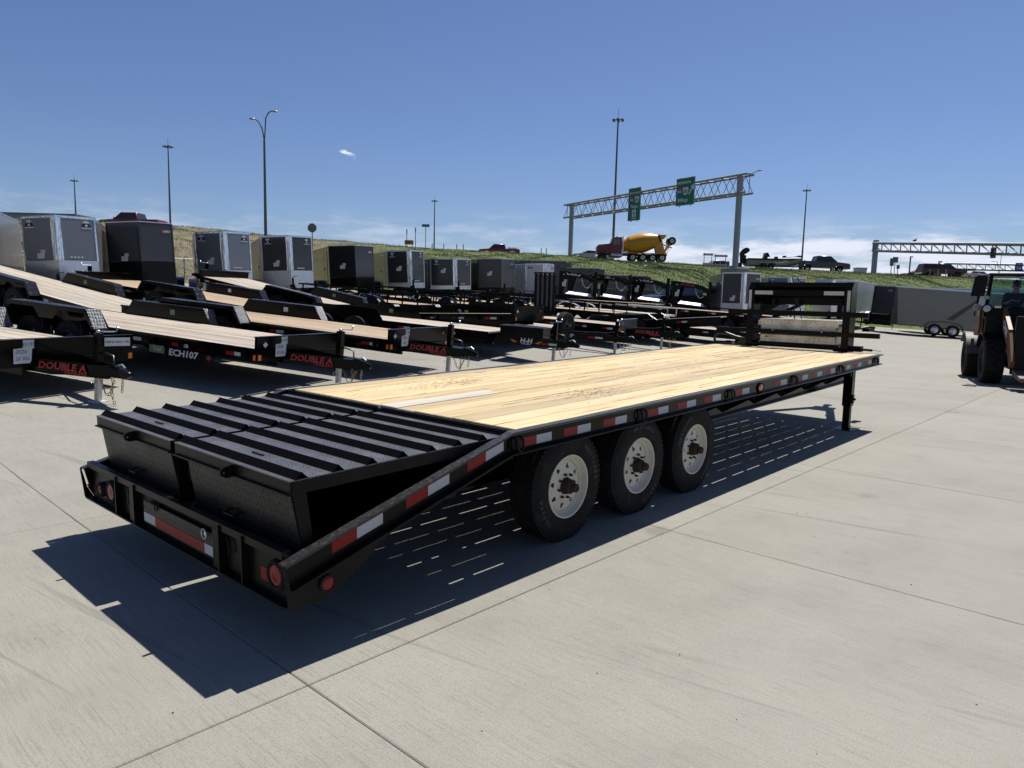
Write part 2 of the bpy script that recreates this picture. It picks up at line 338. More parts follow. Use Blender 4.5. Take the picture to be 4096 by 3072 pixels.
J0 = Vector((-.857, 2.94)); ux = Vector((math.cos(JA), math.sin(JA))); uy = Vector((-math.sin(JA), math.cos(JA))); SP = 3.06
pave = tag(link('concrete_pavement', None), kind='structure')
def inyard(i, j):
    c = J0+ux*(i+.5)*SP+uy*(j+.5)*SP
    r = c.length
    return c, r
def slab_mesh(mb, i, j, big=False, n=6):
    g = .0024
    c0 = J0+ux*i*SP+uy*j*SP
    pts = []
    def jit(k, a): return .0016*math.sin(k*12.9898+a*78.233+i*3.1+j*7.7)+.0015*math.sin(k*5.3+a*31)
    for e in range(4):
        for k in range(n):
            f = k/n
            q = [(f, 0), (1, f), (1-f, 1), (0, 1-f)][e]; ins = [(0, 1), (-1, 0), (0, -1), (1, 0)][e]
            gg = g+jit(k, e) if k else g
            x = q[0]*SP+ins[0]*gg+(g if k == 0 and e in (0, 3) and q[0] == 0 else 0); y = q[1]*SP+ins[1]*gg
            if k == 0: x = g if q[0] == 0 else SP-g; y = g if q[1] == 0 else SP-g
            pts.append(c0+ux*x+uy*y)
    m = len(pts); ctr = c0+(ux+uy)*SP/2
    b0 = [(p.x, p.y, Hf(p.x, p.y)) for p in pts]
    inn = [ctr+(p-ctr)*.996 for p in pts]
    tp = [(p.x, p.y, Hf(p.x, p.y)) for p in inn]
    lip = [(p[0], p[1], p[2]-.004) for p in b0]; bot = [(p[0], p[1], p[2]-.05) for p in b0]
    cc = (ctr.x, ctr.y, Hf(ctr.x, ctr.y))
    vs = [cc]+tp+lip+bot; fs = []
    for k in range(m):
        k2 = (k+1) % m
        fs += [(0, 1+k, 1+k2), (1+k, 1+m+k, 1+m+k2, 1+k2), (1+m+k, 1+2*m+k, 1+2*m+k2, 1+m+k2)]
    mb.add(vs, fs)
fpx = lambda p: (2048+FPX*p.x/p.y if p.y > .5 else (9e9 if p.x > 0 else -9e9))
def edge_depth(px): return float(np.interp(px, [-1500, 0, 600, 1300, 1980, 2300, 2700, 3250, 4096, 5500], [28, 33, 38, 46, 53, 54, 54, 53.5, 58, 61]))
rest = MB(); ns = 0
for i in range(-18, 27):
    for j in range(-10, 26):
        c, r = inyard(i, j)
        if c.y < -4: continue
        if c.y > 1 and c.y > edge_depth(fpx(c)): continue
        if abs(c.x) > 58: continue
        vis = c.y > 1.2 and abs(c.x/c.y) < .86
        if vis and r < 21 and ns < 280:
            mb = MB(); slab_mesh(mb, i, j); mb.build('slab', CONC, pave, smooth=12, fix=True); ns += 1
        elif c.y > -4 and r < 78: slab_mesh(rest, i, j, n=2)
o = rest.build('slab', CONC, pave, smooth=12); o['kind'] = 'stuff'
jm = MB(); G = 48
xs = np.linspace(-60, 60, G); ys = np.linspace(-6, 66, G)
jm.add([(x, y, Hf(x, y)-.02) for y in ys for x in xs], [(a*G+b_, a*G+b_+1, (a+1)*G+b_+1, (a+1)*G+b_) for a in range(G-1) for b_ in range(G-1)])
jm.build('joint_filler', JOINT, pave)
# stains and debris bits lying on the slabs
DEB = mat('dark_debris', (.02, .02, .02), .8); 
deb = MB()
for k in range(90):
    a = rng.uniform(-.62, .62); d = 2.6+14*rng.random()**1.4; x, y = d*math.sin(a), d*math.cos(a); s = rng.uniform(.0015, .005); z = Hf(x, y)
    deb.prism([(x+s*math.cos(q+k)*rng.uniform(.6, 1.6), y+s*math.sin(q+k)) for q in (0, 1.3, 2.4, 3.9, 5)], 'z', z-.001, z+s*.6)
tag(deb.build('debris', DEB), kind='stuff')

# ------------------------------------------------------------------ grass embankment with the roads on top
KPX = [-3000, -1500, -600, 0, 600, 800, 1300, 1700, 1980, 2249, 2250, 2300, 2382, 2383, 2540, 2571, 2572, 2660, 2661, 2790, 2830, 2930, 3250, 3500, 3740, 4096, 5000, 7000]
FOOT_D = [24, 27, 29, 31, 36, 38, 44, 47, 51.2, 51.2, 51.2, 51.2, 51.2, 51.2, 51.2, 51.2, 51.2, 51.2, 51.2, 51.5, 51.5, 51, 51, 52, 54, 56, 58, 60]
FOOT_Z = [None]*28
for i, p in enumerate(KPX):
    d = FOOT_D[i]; x = (p-2048)/FPX*d; FOOT_Z[i] = Hf(x, d)+.05
for i, p in enumerate(KPX):
    if 1700 <= p <= 2790: FOOT_Z[i] = float(np.interp(p, [1700, 2010, 2249, 2383, 2571, 2661, 2790], [4.0, 4.05, 3.78, 3.35, 2.9, 2.6, 2.3]))
CP = [-3000, -1500, -600, 0, 600, 800, 1300, 1980, 2300, 2540, 2700, 2930, 3250, 3500, 3740, 4096, 5000, 7000]
CD = [40, 42, 46, 52, 60, 66, 82, 98, 84, 80, 79, 78, 79, 83, 92, 98, 105, 110]
CZ = [5.2, 5.53, 6.08, 6.6, 7.11, 7.42, 7.78, 7.75, 6.65, 6.12, 6.0, 5.66, 5.64, 5.62, 5.9, 5.9, 6, 6]
def terr(px, u):
    """px: azimuth as a picture column at depth 1; u: 0 foot, 1 crest, >1 plateau"""
    fd = np.interp(px, KPX, FOOT_D); fz = np.interp(px, KPX, FOOT_Z); cd = np.interp(px, CP, CD); cz = np.interp(px, CP, CZ)
    uu = np.clip(u, 0, 1); d = fd+(cd-fd)*np.clip(u, -9, 1)+np.where(u > 1, (u-1)*160, 0)
    lin = 1.0 if False else None
    sh = uu*.75+.25*np.sin(uu*PI/2)
    z = fz+(cz-fz)*sh
    z = z-np.where(u > 1, np.minimum((u-1)*160, 1)*.25, 0)
    k = np.clip((uu)*(1-uu)*4, 0, 1)
    x = (px-2048)/FPX*d
    z = z+k*(.22*np.sin(x*.31+d*.17)+.12*np.sin(x*.9-d*.5+2)+.05*np.sin(x*2.3+d*1.1))
    return x, d, z
GRASS = mat('grass_and_soil', (.06, .08, .03), .95, 0, .15); t, b = nodes(GRASS)
w = wcoord(t); n1 = noise(t, w, .13, 5, .6); n2 = noise(t, w, 1.7, 6, .7); n3 = noise(t, w, 9, 4, .7)
s_ = t.nodes.new('ShaderNodeSeparateXYZ'); t.links.new(w, s_.inputs[0])
leftness = SS(t, M_(t, 'ADD', s_.outputs[0], M_(t, 'MULTIPLY', n1, 14)), 0, -14)
g = mixc(t, SS(t, n2, .3, .7), (.06, .09, .028), (.125, .155, .058)); g = mixc(t, M_(t, 'MULTIPLY', SS(t, n3, .5, .75), .6), g, (.20, .195, .09))
dirt = mixc(t, SS(t, n2, .35, .7), (.12, .095, .066), (.21, .175, .125))
c = mixc(t, M_(t, 'MULTIPLY', leftness, SS(t, n2, .33, .52)), g, dirt); c = mixc(t, SS(t, n1, .62, .74), c, dirt)
t.links.new(c, b.inputs['Base Color']); bump(t, b, M_(t, 'ADD', n2, M_(t, 'MULTIPLY', n3, .5)), .12, .9)
pxs = np.concatenate([np.linspace(-3000, -300, 28)[:-1], np.linspace(-300, 4400, 300), np.linspace(4400, 7000, 20)[1:]])
us = np.concatenate([[-.12, -.03], np.linspace(0, 1, 34), [1.02, 1.06, 1.15, 1.4, 2.2]])
NP, NU = len(pxs), len(us)
vv = []
for u in us:
    x, d, z = terr(pxs, np.full(NP, u)); z = np.where(u < 0, H(x, d)-.03-.3*(u < -.1), z) if u < 0 else z
    vv += list(zip(x.tolist(), d.tolist(), z.tolist()))
mb = MB(); mb.add(vv, [(a*NP+k, a*NP+k+1, (a+1)*NP+k+1, (a+1)*NP+k) for a in range(NU-1) for k in range(NP-1)])
tag(mb.build('grass_embankment', GRASS, smooth=60), kind='structure')
# the wide land behind and around, down to the horizon
mb = MB(); R_ = 4500
mb.add([(-R_, -R_, -.6), (R_, -R_, -.6), (R_, R_, -.6), (-R_, R_, -.6)], [(0, 1, 2, 3)])
FIELD = mat('far_grassland', (.075, .088, .04), .95); tag(mb.build('ground', FIELD), kind='structure')
# blades
def blades(n, uf, seed, hmin, hmax, wid, mats, name):
    r = np.random.default_rng(seed)
    px = r.uniform(-200, 4300, n); u = uf(r, n); x, y, z = terr(px, u)
    keep = np.ones(n, bool)
    left = np.clip((-x-2)/14, 0, .8); cl = .5+.5*np.sin(x*.8+np.sin(y*.5)*2)*np.cos(y*.9+x*.3)
    keep = r.random(n) > left*(1.15-cl*.6)
    keep &= ~((px > 1690) & (px < 2800) & (u < .02))
    x, y, z = x[keep], y[keep], z[keep]; n = len(x)
    h = r.uniform(hmin, hmax, n)*(.7+.6*cl[keep]); a = r.uniform(0, 2*PI, n); wd_ = wid*r.uniform(.6, 1.4, n); lx, ly = r.normal(0, .35, n)*h, r.normal(0, .35, n)*h
    V = np.empty((n, 3, 3)); V[:, 0] = np.stack([x-np.cos(a)*wd_, y-np.sin(a)*wd_, z-.03], 1); V[:, 1] = np.stack([x+np.cos(a)*wd_, y+np.sin(a)*wd_, z-.03], 1); V[:, 2] = np.stack([x+lx, y+ly, z+h], 1)
    me = bpy.data.meshes.new(name); me.vertices.add(n*3); me.vertices.foreach_set('co', V.ravel()); me.loops.add(n*3); me.loops.foreach_set('vertex_index', np.arange(n*3, dtype=np.int32))
    me.polygons.add(n); me.polygons.foreach_set('loop_start', np.arange(0, n*3, 3, dtype=np.int32)); me.polygons.foreach_set('loop_total', np.full(n, 3, dtype=np.int32))
    for m in mats: me.materials.append(m)
    me.polygons.foreach_set('material_index', r.integers(0, len(mats), n).astype(np.int32)); me.update(calc_edges=True)
    return tag(link(name, me), kind='stuff')
GB = [mat('grass_blade_green', (.085, .13, .036), .7), mat('grass_blade_light', (.18, .20, .085), .7), mat('grass_blade_dark', (.045, .062, .022), .7), mat('grass_blade_straw', (.30, .26, .13), .7)]
for m in GB: m.node_tree.nodes['Principled BSDF'].inputs['Subsurface Weight'].default_value = 0
blades(240000, lambda r, n: r.random(n)**.8, 3, .05, .14, .020, GB[:3]+[GB[0], GB[3]], 'grass')
blades(22000, lambda r, n: r.uniform(.9, 1.03, n), 4, .08, .22, .02, [GB[0], GB[1], GB[3]], 'tall_grass')
# eroded rocks on the left slope
ROCK = mat('brown_rock', (.12, .10, .08), .9)
for (px, u, s, lab) in ((265, .62, .45, 'larger brown boulder high on the bare left slope'), (240, .55, .3, 'small brown boulder just left of the larger high one'), (430, .16, .5, 'big brown boulder low on the slope beside the slate and black trailer'), (455, .12, .35, 'smaller brown boulder lowest by the slate and black trailer'), (120, .5, .3, 'brown boulder on the slope above the first silver trailers')):
    x, y, z = [float(q) for q in terr(np.array([px*1.0]), np.array([u]))]
    mb = MB(); mb.ball((0, 0, 0), s, 6, (1, .7, .5))
    mb.v = [(p[0]*(1+.25*math.sin(7*p[1]+i)), p[1], p[2]*(1+.2*math.cos(5*p[0]+i))) for i, p in enumerate(mb.v)]
    o = mb.build('rock', ROCK, smooth=60, loc=(x, y, z)); tag(o, lab, 'rock', 'boulders on the embankment')

# roads: asphalt strips lying on the plateau
ASPH = mat('asphalt', (.06, .06, .062), .9); LINE = mat('road_paint', (.7, .7, .66), .7)
def path_at(px, off, dz):
    x, y, z = terr(np.array([float(px)]), np.array([1.0])); d = float(y[0])+off; xx = (px-2048)/FPX*d
    return Vector((xx, d, float(z[0])+dz))
rd = MB(); P0 = [path_at(p, 1.2, -.12) for p in range(-2600, 6800, 120)]; P1 = [path_at(p, 13, -.12) for p in range(-2600, 6800, 120)]
m_ = len(P0); rd.add(P0+P1, [(k, k+1, m_+k+1, m_+k) for k in range(m_-1)]); tag(rd.build('road', ASPH), kind='structure')
rl = MB()
for off in (1.5, 6.8, 12.5):
    A_ = [path_at(p, off, -.115) for p in range(-2600, 6800, 120)]; B_ = [path_at(p, off+.14, -.115) for p in range(-2600, 6800, 120)]
    rl.add(A_+B_, [(k, k+1, m_+k+1, m_+k) for k in range(m_-1)])
tag(rl.build('road_marking', LINE), kind='structure')

# ------------------------------------------------------------------ stepped block retaining wall
BLK = mat('split_face_block', (.085, .085, .09), .9); t, b = nodes(BLK)
n = noise(t, wcoord(t), 7, 6, .7); oi = t.nodes.new('ShaderNodeObjectInfo'); n2 = noise(t, wcoord(t), .8, 3)
c = mixc(t, SS(t, n, .3, .75), (.055, .056, .06), (.125, .125, .128)); c = mixc(t, 1.0, c, mixc(t, M_(t, 'ADD', M_(t, 'MULTIPLY', oi.outputs['Random'], .5), .7), (0, 0, 0), (1, 1, 1)), 'MULTIPLY')
t.links.new(c, b.inputs['Base Color']); bump(t, b, n, .04, .9)
CAP = mat('wall_cap_concrete', (.26, .25, .23), .9)
wall = thing('retaining_wall', 'dark stepped retaining wall of large split-face blocks below the grass slope', 'retaining wall')
BH, BW, YW = .44, .92, 50.4
def wx(px): return (px-2048)/FPX*YW
segs = [(1700, 2249, 4.34), (2249, 2383, 3.90), (2383, 2572, 3.46), (2572, 2661, 3.02), (2661, 2800, 2.58)]
bms = []
for q in range(4):
    mb = MB(); hw, hh = BW/2-.012, BH/2-.01
    nx, nz = 4, 3
    vs = []
    for a in range(nx+1):
        for c_ in range(nz+1):
            e = a in (0, nx) or c_ in (0, nz); vs.append((-hw+2*hw*a/nx, -.28 if e else -.30-.05*abs(math.sin(a*3.1+c_*5.7+q*2.2)), -hh+2*hh*c_/nz))
    fs = [(a*(nz+1)+c_, (a+1)*(nz+1)+c_, (a+1)*(nz+1)+c_+1, a*(nz+1)+c_+1) for a in range(nx) for c_ in range(nz)]
    mb.add(vs, fs); mb.add([(-hw, -.28, -hh), (hw, -.28, -hh), (hw, -.28, hh), (-hw, -.28, hh), (-hw, .25, -hh), (hw, .25, -hh), (hw, .25, hh), (-hw, .25, hh)], [(4, 5, 6, 7), (0, 1, 5, 4), (3, 2, 6, 7), (1, 2, 6, 5), (0, 3, 7, 4)])
    bms.append(mb.mesh('block', BLK, fix=False))
nb = 0
for row in range(8):
    zc = 4.34-BH*(row+.5)
    xa, xb = wx(2010), wx(2800); x = xa-(row % 2)*BW/2
    while x < xb:
        topz = max((zt for (a, b_, zt) in segs if wx(a) <= x+BW/2 < wx(b_)+.01), default=0)
        if zc+BH/2 <= topz+.02 and zc+BH/2 > Hf(x, YW)-.1 and nb < 290:
            link('block', bms[(nb*7+row) % 4], wall, (x+BW/2, YW, zc)); nb += 1
        x += BW
for k, (a, b_, zt) in enumerate(segs):
    x = wx(max(a, 2010)); xe = wx(b_)
    while x < xe-.2:
        x1 = min(x+BW*1.0, xe); mb = MB(); mb.box(x+.006, x1-.006, YW-.33, YW+.3, zt+.002, zt+.075); mb.build('cap_stone', CAP, wall, bevel=.01); x = x1
# ------------------------------------------------------------------ wheels
WM = {}
def wheel_meshes(R, W, rr, style):
    k = (R, W, rr, style)
    if k in WM: return WM[k]
    # outward = -y ; outer sidewall face at y=0 , tyre extends to +W
    n = 48
    sh = .035
    prof = [(rr-.004, .018), (rr+.008, .006), (rr+.03, -.001), ((rr+R)/2, -.006), (R-.05, .0), (R-.02, .008), (R-.003, .022), (R, .034)]
    gr = [W*.3, W*.43, W*.57, W*.7]
    for g in gr: prof += [(R+.001, g-.005), (R-.008, g-.004), (R-.008, g+.004), (R+.001, g+.005)]
    prof += [(R, W-.034), (R-.003, W-.022), (R-.02, W-.008), (R-.05, W), ((rr+R)/2, W+.004), (rr, W-.01)]
    ty = MB(); ty.lathe(prof, 'y', n)
    for i in range(60):                                        # shoulder lugs
        a = 2*PI*i/60; c, s = math.cos(a), math.sin(a)
        M = Matrix(((c, 0, -s, 0), (0, 1, 0, 0), (s, 0, c, 0), (0, 0, 0, 1)))
        if R > .33: ty.box(R-.016, R+.0015, .010, W*.27, -.013, .013, M)
    tm = ty.mesh('tyre', RUBBER, smooth=30)
    rim = MB(); m = RIMW if style.startswith('white') else (ALU if style.startswith('chrome') else RIMB)
    rp = [(rr+.006, .004), (rr+.004, -.003), (rr-.006, -.004), (rr-.012, .006), (rr-.016, .03), (rr-.03, .046), (rr-.036, .05)]
    rim.lathe(rp, 'y', 40)
    rim.lathe([(rr-.036, .052), (rr-.03, W*.6), (rr-.01, W-.02)], 'y', 32)
    ro, ri = rr-.034, rr*.28
    ra, rb = rr*.50, rr*.80
    yA, yB = .030, .048
    rim.lathe([(ri, yA), (ra-.004, yA), (ra, yA+.001)], 'y', 32); rim.lathe([(rb, yB), (rb+.004, yB+.004), (ro, .054)], 'y', 32)
    def yprof(r): return yA+.001+(yB-yA-.001)*(r-ra)/(rb-ra)
    nh = 8 if 'spoke' not in style else 10
    for s in range(nh):
        a0 = 2*PI*(s-.5)/nh; a1 = 2*PI*(s+.5)/nh; am = (a0+a1)/2
        outer = [(rb*math.cos(a0+(a1-a0)*k/4), rb*math.sin(a0+(a1-a0)*k/4)) for k in range(5)]+[(ra*math.cos(a1-(a1-a0)*k/4), ra*math.sin(a1-(a1-a0)*k/4)) for k in range(5)]
        rm = rr*.645; w_ = rr*.072; h_ = rr*.085
        tri = [(-h_*.95, -w_*.8), (-h_*1.0, 0), (-h_*.95, w_*.8), (-h_*.6, w_*1.2), (h_*.9, w_*.45), (h_*1.15, 0), (h_*.9, -w_*.45), (-h_*.6, -w_*1.2)]
        if 'spoke' in style: rm = rr*.65; tri = [(-h_*1.6, -w_*.5), (-h_*1.6, w_*.5), (h_*1.6, w_*1.7), (h_*1.6, -w_*1.7)]
        hole = [((rm+p)*math.cos(am)-q*math.sin(am), (rm+p)*math.sin(am)+q*math.cos(am)) for p, q in tri]
        hole = hole[::-1]
        tr = tessellate_polygon([[Vector((p[0], p[1], 0)) for p in outer], [Vector((p[0], p[1], 0)) for p in hole]])
        pts = outer+hole
        rim.add([(p[0], yprof(math.hypot(*p)), p[1]) for p in pts], [tuple(q) for q in tr])
        nh_ = len(hole)
        rim.add([(p[0], yprof(math.hypot(*p)), p[1]) for p in hole]+[(p[0], yprof(math.hypot(*p))+.010, p[1]) for p in hole], [(i, (i+1) % nh_, nh_+(i+1) % nh_, nh_+i) for i in range(nh_)])
    rmsh = rim.mesh('wheel', m, smooth=35)
    hub = MB(); e = .0 if R < .37 else -.035
    hub.lathe([(ri*.95, .032), (ri*.93, .015), (ri*.86, .0), (ri*.80, -.01+e*.3), (ri*.54, -.006+e*.8), (ri*.50, -.03+e), (ri*.44, -.036+e), (ri*.3, -.036+e), (ri*.28, -.03+e), (.001, -.03+e)], 'y', 20)
    hm = hub.mesh('hub', HUBR if 'white' in style and R > .37 else m, smooth=35)
    lg = MB(); lg.cyl((0, .030, 0), (0, .012, 0), .0095, 6); lg.cyl((0, .012, 0), (0, .004, 0), .0055, 6); lm = lg.mesh('lug_nut', HUBR if 'white' in style else ZINC)
    WM[k] = (tm, rmsh, hm, lm, rr); return WM[k]
def wheel(parent, c, side, R=.36, W=.2, rr=.2, style='black', lugs=True, spin=0, name='wheel'):
    """side -1: outer face toward -y"""
    tm, rm, hm, lm, _ = wheel_meshes(R, W, rr, style)
    w = link(name, rm, parent, c, (0, spin, 0) if side < 0 else (0, spin, PI))
    link('tyre', tm, w); link('hub', hm, w)
    if lugs:
        for k in range(8): a = 2*PI*(k+.5)/8; link('lug_nut', lm, w, (rr*.385*math.cos(a), .0, rr*.385*math.sin(a)))
    return w

def circ_text(s, r, size, mt, parent, y, a_mid, side=-1):
    for k, ch in enumerate(s):
        a = a_mid-(k-(len(s)-1)/2)*size*.95/r
        if ch == ' ': continue
        p = (r*math.cos(a), y, r*math.sin(a))
        M = frame_m(p, (math.sin(a), 0, -math.cos(a)), (math.cos(a), 0, math.sin(a)))
        text(ch, size, mt, parent, M, 'moulded_letter', .0015, .002)

# ------------------------------------------------------------------ the gooseneck flatbed in front
YAW, TAU, TD, TL, TW = .8481, .0184, .8995, 7.938, 2.59
T = thing('gooseneck_flatbed_trailer', 'long black triple axle gooseneck flatbed with fresh pine deck and flip over rear ramps', 'trailer', (.0285, 4.2277, 0), (0, -TAU, YAW))
my = lambda y: TW-y
# planks
edges = [.062]; gaps = [.013, .0045, .011, .004, .004, .012, .005, .013, .004, .0045, .013, .004]
npk = 13; tot = TW-.124-sum(gaps); pw = tot/npk
yk = .062; X0 = .085; XS = 5.765; pm = {}
def plank(x0, x1, y0, m, dz=0):
    mb = MB(); L = x1-x0; nseg = 6
    mb.box(0, L, 0, pw, -.038, 0)
    o = mb.build('plank', m, T, bevel=.0045, loc=(x0, y0, TD+dz)); return o
for k in range(npk):
    r_ = lambda a: rng.uniform(-a, a)
    if k == 6: plank(X0, 1.205, yk, WOODW, .0015); plank(1.209, XS-.002, yk, WOOD, -.001)
    else: plank(X0+abs(r_(.004)), XS-.002+r_(.002), yk, WOOD, r_(.003))
    plank(XS+.003+abs(r_(.002)), TL-.045, yk, WOOD, r_(.0022))
    yk += pw+(gaps[k] if k < 12 else 0)
# splinters and worn spots
spl = MB()
for (cx, cy, n_, sp_, sy_) in ((1.7, .62, 190, .20, .09), (1.25, 1.95, 170, .30, .10), (5.3, 1.2, 40, .9, .5), (3.2, 1.0, 80, 1.6, .6), (4.0, 1.9, 60, 1.8, .4)):
    for k in range(n_):
        x, y = rng.normal(cx, sp_), rng.normal(cy, sy_)
        if not (.1 < x < 7.8 and .08 < y < 2.5): continue
        a = rng.normal(0, .45 if n_ > 90 else .12); l = rng.uniform(.006, .04)*(1 if n_ > 90 else 1.6); w_ = rng.uniform(.0008, .0024)
        spl.bar((x, y, TD+.0025), (x+l*math.cos(a), y+l*math.sin(a), TD+.003+rng.uniform(0, .003)), w_, .001)
for k in range(34):                      # long splits running with the grain
    x, y = rng.uniform(.2, 7.2), rng.uniform(.08, 2.5); l = rng.uniform(.15, .9); px_ = x; py_ = y
    for i in range(5):
        nx_, ny_ = px_+l/5, py_+rng.normal(0, .0035); spl.bar((px_, py_, TD+.0021), (nx_, ny_, TD+.0021), (.0035, .005, .006, .004, .0025)[i], .0012); px_, py_ = nx_, ny_
o = spl.build('splinters', mat('wood_splinter', (.075, .045, .025), .9), T, fix=False); o['kind'] = 'stuff'
# side rails: outward facing channels
def rail(side):
    Y = (lambda y: y) if side > 0 else my
    mb = MB(); mb.prism([(0, .899), (TL, .899), (TL, .887), (.0, .887)], 'y', Y(0), Y(.06)); a = mb.build('rail_top', SCUFF, T, bevel=.002)
    mb = MB(); mb.box(0.0, TL, Y(.046), Y(.060), .763, .8865); mb.box(0, TL, Y(0), Y(.0455), .755, .767); mb.build('side_rail', BLACK, T, bevel=.002)
    # dovetail channel
    th = math.atan2(.899-.512, 1.533)
    def off(x, d): return .899+(x)*math.tan(th)-d      # z of the beam, d below top
    mb = MB(); mb.prism([(0, .899), (-1.533, .512), (-1.529, .499), (0.0, .886)], 'y', Y(0), Y(.06)); mb.build('dovetail_top', SCUFF, T)
    mb = MB(); mb.prism([(0, .8855), (-1.529, .4985), (-1.50, .372), (-.02, .752)], 'y', Y(.046), Y(.06)); mb.prism([(0, .767), (-1.5, .384), (-1.5, .371), (0, .753)], 'y', Y(0), Y(.0455)); mb.build('dovetail_beam', BLACKW, T)
    mb = MB(); mb.prism([(-1.503, .368), (-1.46, .285), (-1.306, .286), (-1.144, .37), (-1.04, .43), (-.975, .50)], 'y', Y(.018), Y(.026)); mb.prism([(-1.503, .368), (-1.46, .285), (-1.52, .30), (-1.54, .50), (-1.533, .512)], 'y', Y(.0), Y(.008)); mb.build('gusset_plate', BLACKW, T)
    s = -1 if side > 0 else 1
    mb = MB(); mb.lathe([(.043, 0), (.043, .014), (.034, .016), (.034, 0)], 'y', 24); rg = mb.build('side_marker_grommet', RUBBER, T, smooth=40, loc=(-1.307, Y(.018), .362)); rg.rotation_euler = (0, 0, PI if side > 0 else 0)
    mb = MB(); mb.lathe([(.033, .002), (.033, .012), (.024, .017), (.012, .014), (.001, .018)], 'y', 24); mb.build('marker_light', LRED, rg, smooth=40)
    # tapes
    W_ = .0015
    for (x0, xm, x1, f) in [(.127, .271, .423, 0)]+[(a_, (a_+b_)/2, b_, 0) for a_, b_ in ((.553, .858), (1.012, 1.316), (1.615, 1.93), (2.085, 2.399), (2.554, 2.872), (3.174, 3.491), (4.116, 4.443), (4.741, 5.069), (5.219, 5.537), (5.703, 6.006), (6.304, 6.608), (6.779, 7.076), (7.241, 7.547))]:
        for (a_, b_, m) in ((x0, xm, TRED), (xm, x1, TWHITE)):
            mb = MB(); mb.box(a_, b_, Y(.0445), Y(.046), .786, .842); mb.build('reflective_tape', m, T)
    for (a_, m_, b_) in ((-1.256, -1.11, -.95), (-.794, -.642, -.486), (-.343, -.193, -.04)):
        for (p, q, m) in ((a_, m_, TRED), (m_, b_, TWHITE)):
            mb = MB(); mb.prism([(p, off(p, .098)), (q, off(q, .098)), (q, off(q, .042)), (p, off(p, .042))], 'y', Y(.0445), Y(.046)); mb.build('reflective_tape', m, T)
    # stake hooks
    for hx in (.075, 1.51, 3.06, 4.64, 6.21, 7.74):
        mb = MB(); mb.tube([(hx-.026, Y(.035), .862), (hx-.030, Y(.012), .835), (hx-.026, Y(.008), .792), (hx, Y(.006), .772), (hx+.026, Y(.008), .792), (hx+.030, Y(.012), .835), (hx+.026, Y(.035), .862)], .0075, 8)
        mb.box(hx-.045, hx+.045, Y(.04), Y(.0462), .785, .875); mb.build('tie_down_ring', BLACKW, T, smooth=40)
    mb = MB(); mb.lathe([(.05, 0), (.05, .012), (.04, .014), (.04, 0)], 'y', 24); mb.v = [(p[0]*1.5, p[1], p[2]*.95) for p in mb.v]; gm = mb.build('amber_light_grommet', RUBBER, T, smooth=40, loc=(3.744, Y(.045), .815)); gm.rotation_euler = (0, 0, PI if side > 0 else 0)
    mb = MB(); mb.lathe([(.038, .0), (.038, .011), (.028, .017), (.001, .02)], 'y', 24); mb.v = [(p[0]*1.5, p[1], p[2]*.95) for p in mb.v]; mb.build('marker_light', LAMB, gm, smooth=40)
    mb = MB(); mb.box(7.80, 7.90, Y(.036), Y(.044), .79, .86); mb.build('marker_light', LAMB, T)
rail(1); rail(-1)
fr = MB()
fr.box(TL-.042, TL, .062, my(.062), .76, .8985); fr.box(.01, .08, .062, my(.062), .80, .893)
for y in (.50, 2.078): fr.box(0, 8.12, y, y+.012, .465, .752); fr.box(0, 8.12, y-.05, y+.062, .7525, .765); fr.box(0, 8.12, y-.05, y+.062, .452, .4645)
fr.build('main_beam', BLACK, T)
cm = MB(); x = .25
cme = MB().box(-.02, .02, .0605, my(.0605), .767, .857).mesh('crossmember', BLACK)
while x < 7.8: link('crossmember', cme, T, (x, 0, 0)); x += .405
x = .66
while x < 7.6:
    for y0, y1 in ((.05, .498), (my(.05), my(.498))): gu = MB(); gu.prism([(y0, .754), (y1, .754), (y1, .49)], 'x', x-.004, x+.004); gu.build('outrigger', BLACK, T)
    x += .81
# axles and wheels
for k in range(3):
    xw = .784+.9374*k; zc = .395-xw*TAU
    ax = MB(); ax.cyl((xw, .42, zc), (xw, my(.42), zc), .05, 12)
    for y in (.56, my(.56)):
        ax.box(xw-.05, xw+.05, y-.035, y+.035, zc+.04, zc+.10)
        ax.tube([(xw-.40, y, .50), (xw-.2, y, .47), (xw, y, zc+.09), (xw+.2, y, .47), (xw+.4, y, .50)], .025, 6)
    ax.build('axle', BLACKW, T, smooth=35)
    for side, y in ((-1, .165), (1, my(.165))):
        w = wheel(T, (xw, y, zc), side, .395, .235, .222, 'white', True, spin=k*1.1+.2)
        if side < 0:
            a0 = -(k*1.1+.2)
            circ_text(('WESTLAKE', 'CR960A', 'WESTLAKE')[k], .315, .042, RUBTXT, w, -.0045, PI*.28+a0 if k != 1 else PI*.5+a0)
            circ_text(('CR960A', 'WESTLAKE', 'CR960A')[k], .315, .042, RUBTXT, w, -.0045, PI*1.28+a0)
sus = MB()
for xw in (.30, 1.25, 2.19, 3.12):
    for y in (.62, my(.62)): sus = MB(); sus.prism([(xw-.1, .53), (xw+.1, .53), (xw+.04, .38), (xw-.04, .38)], 'y', y-.03, y+.03); sus.build('spring_hanger', BLACK, T)
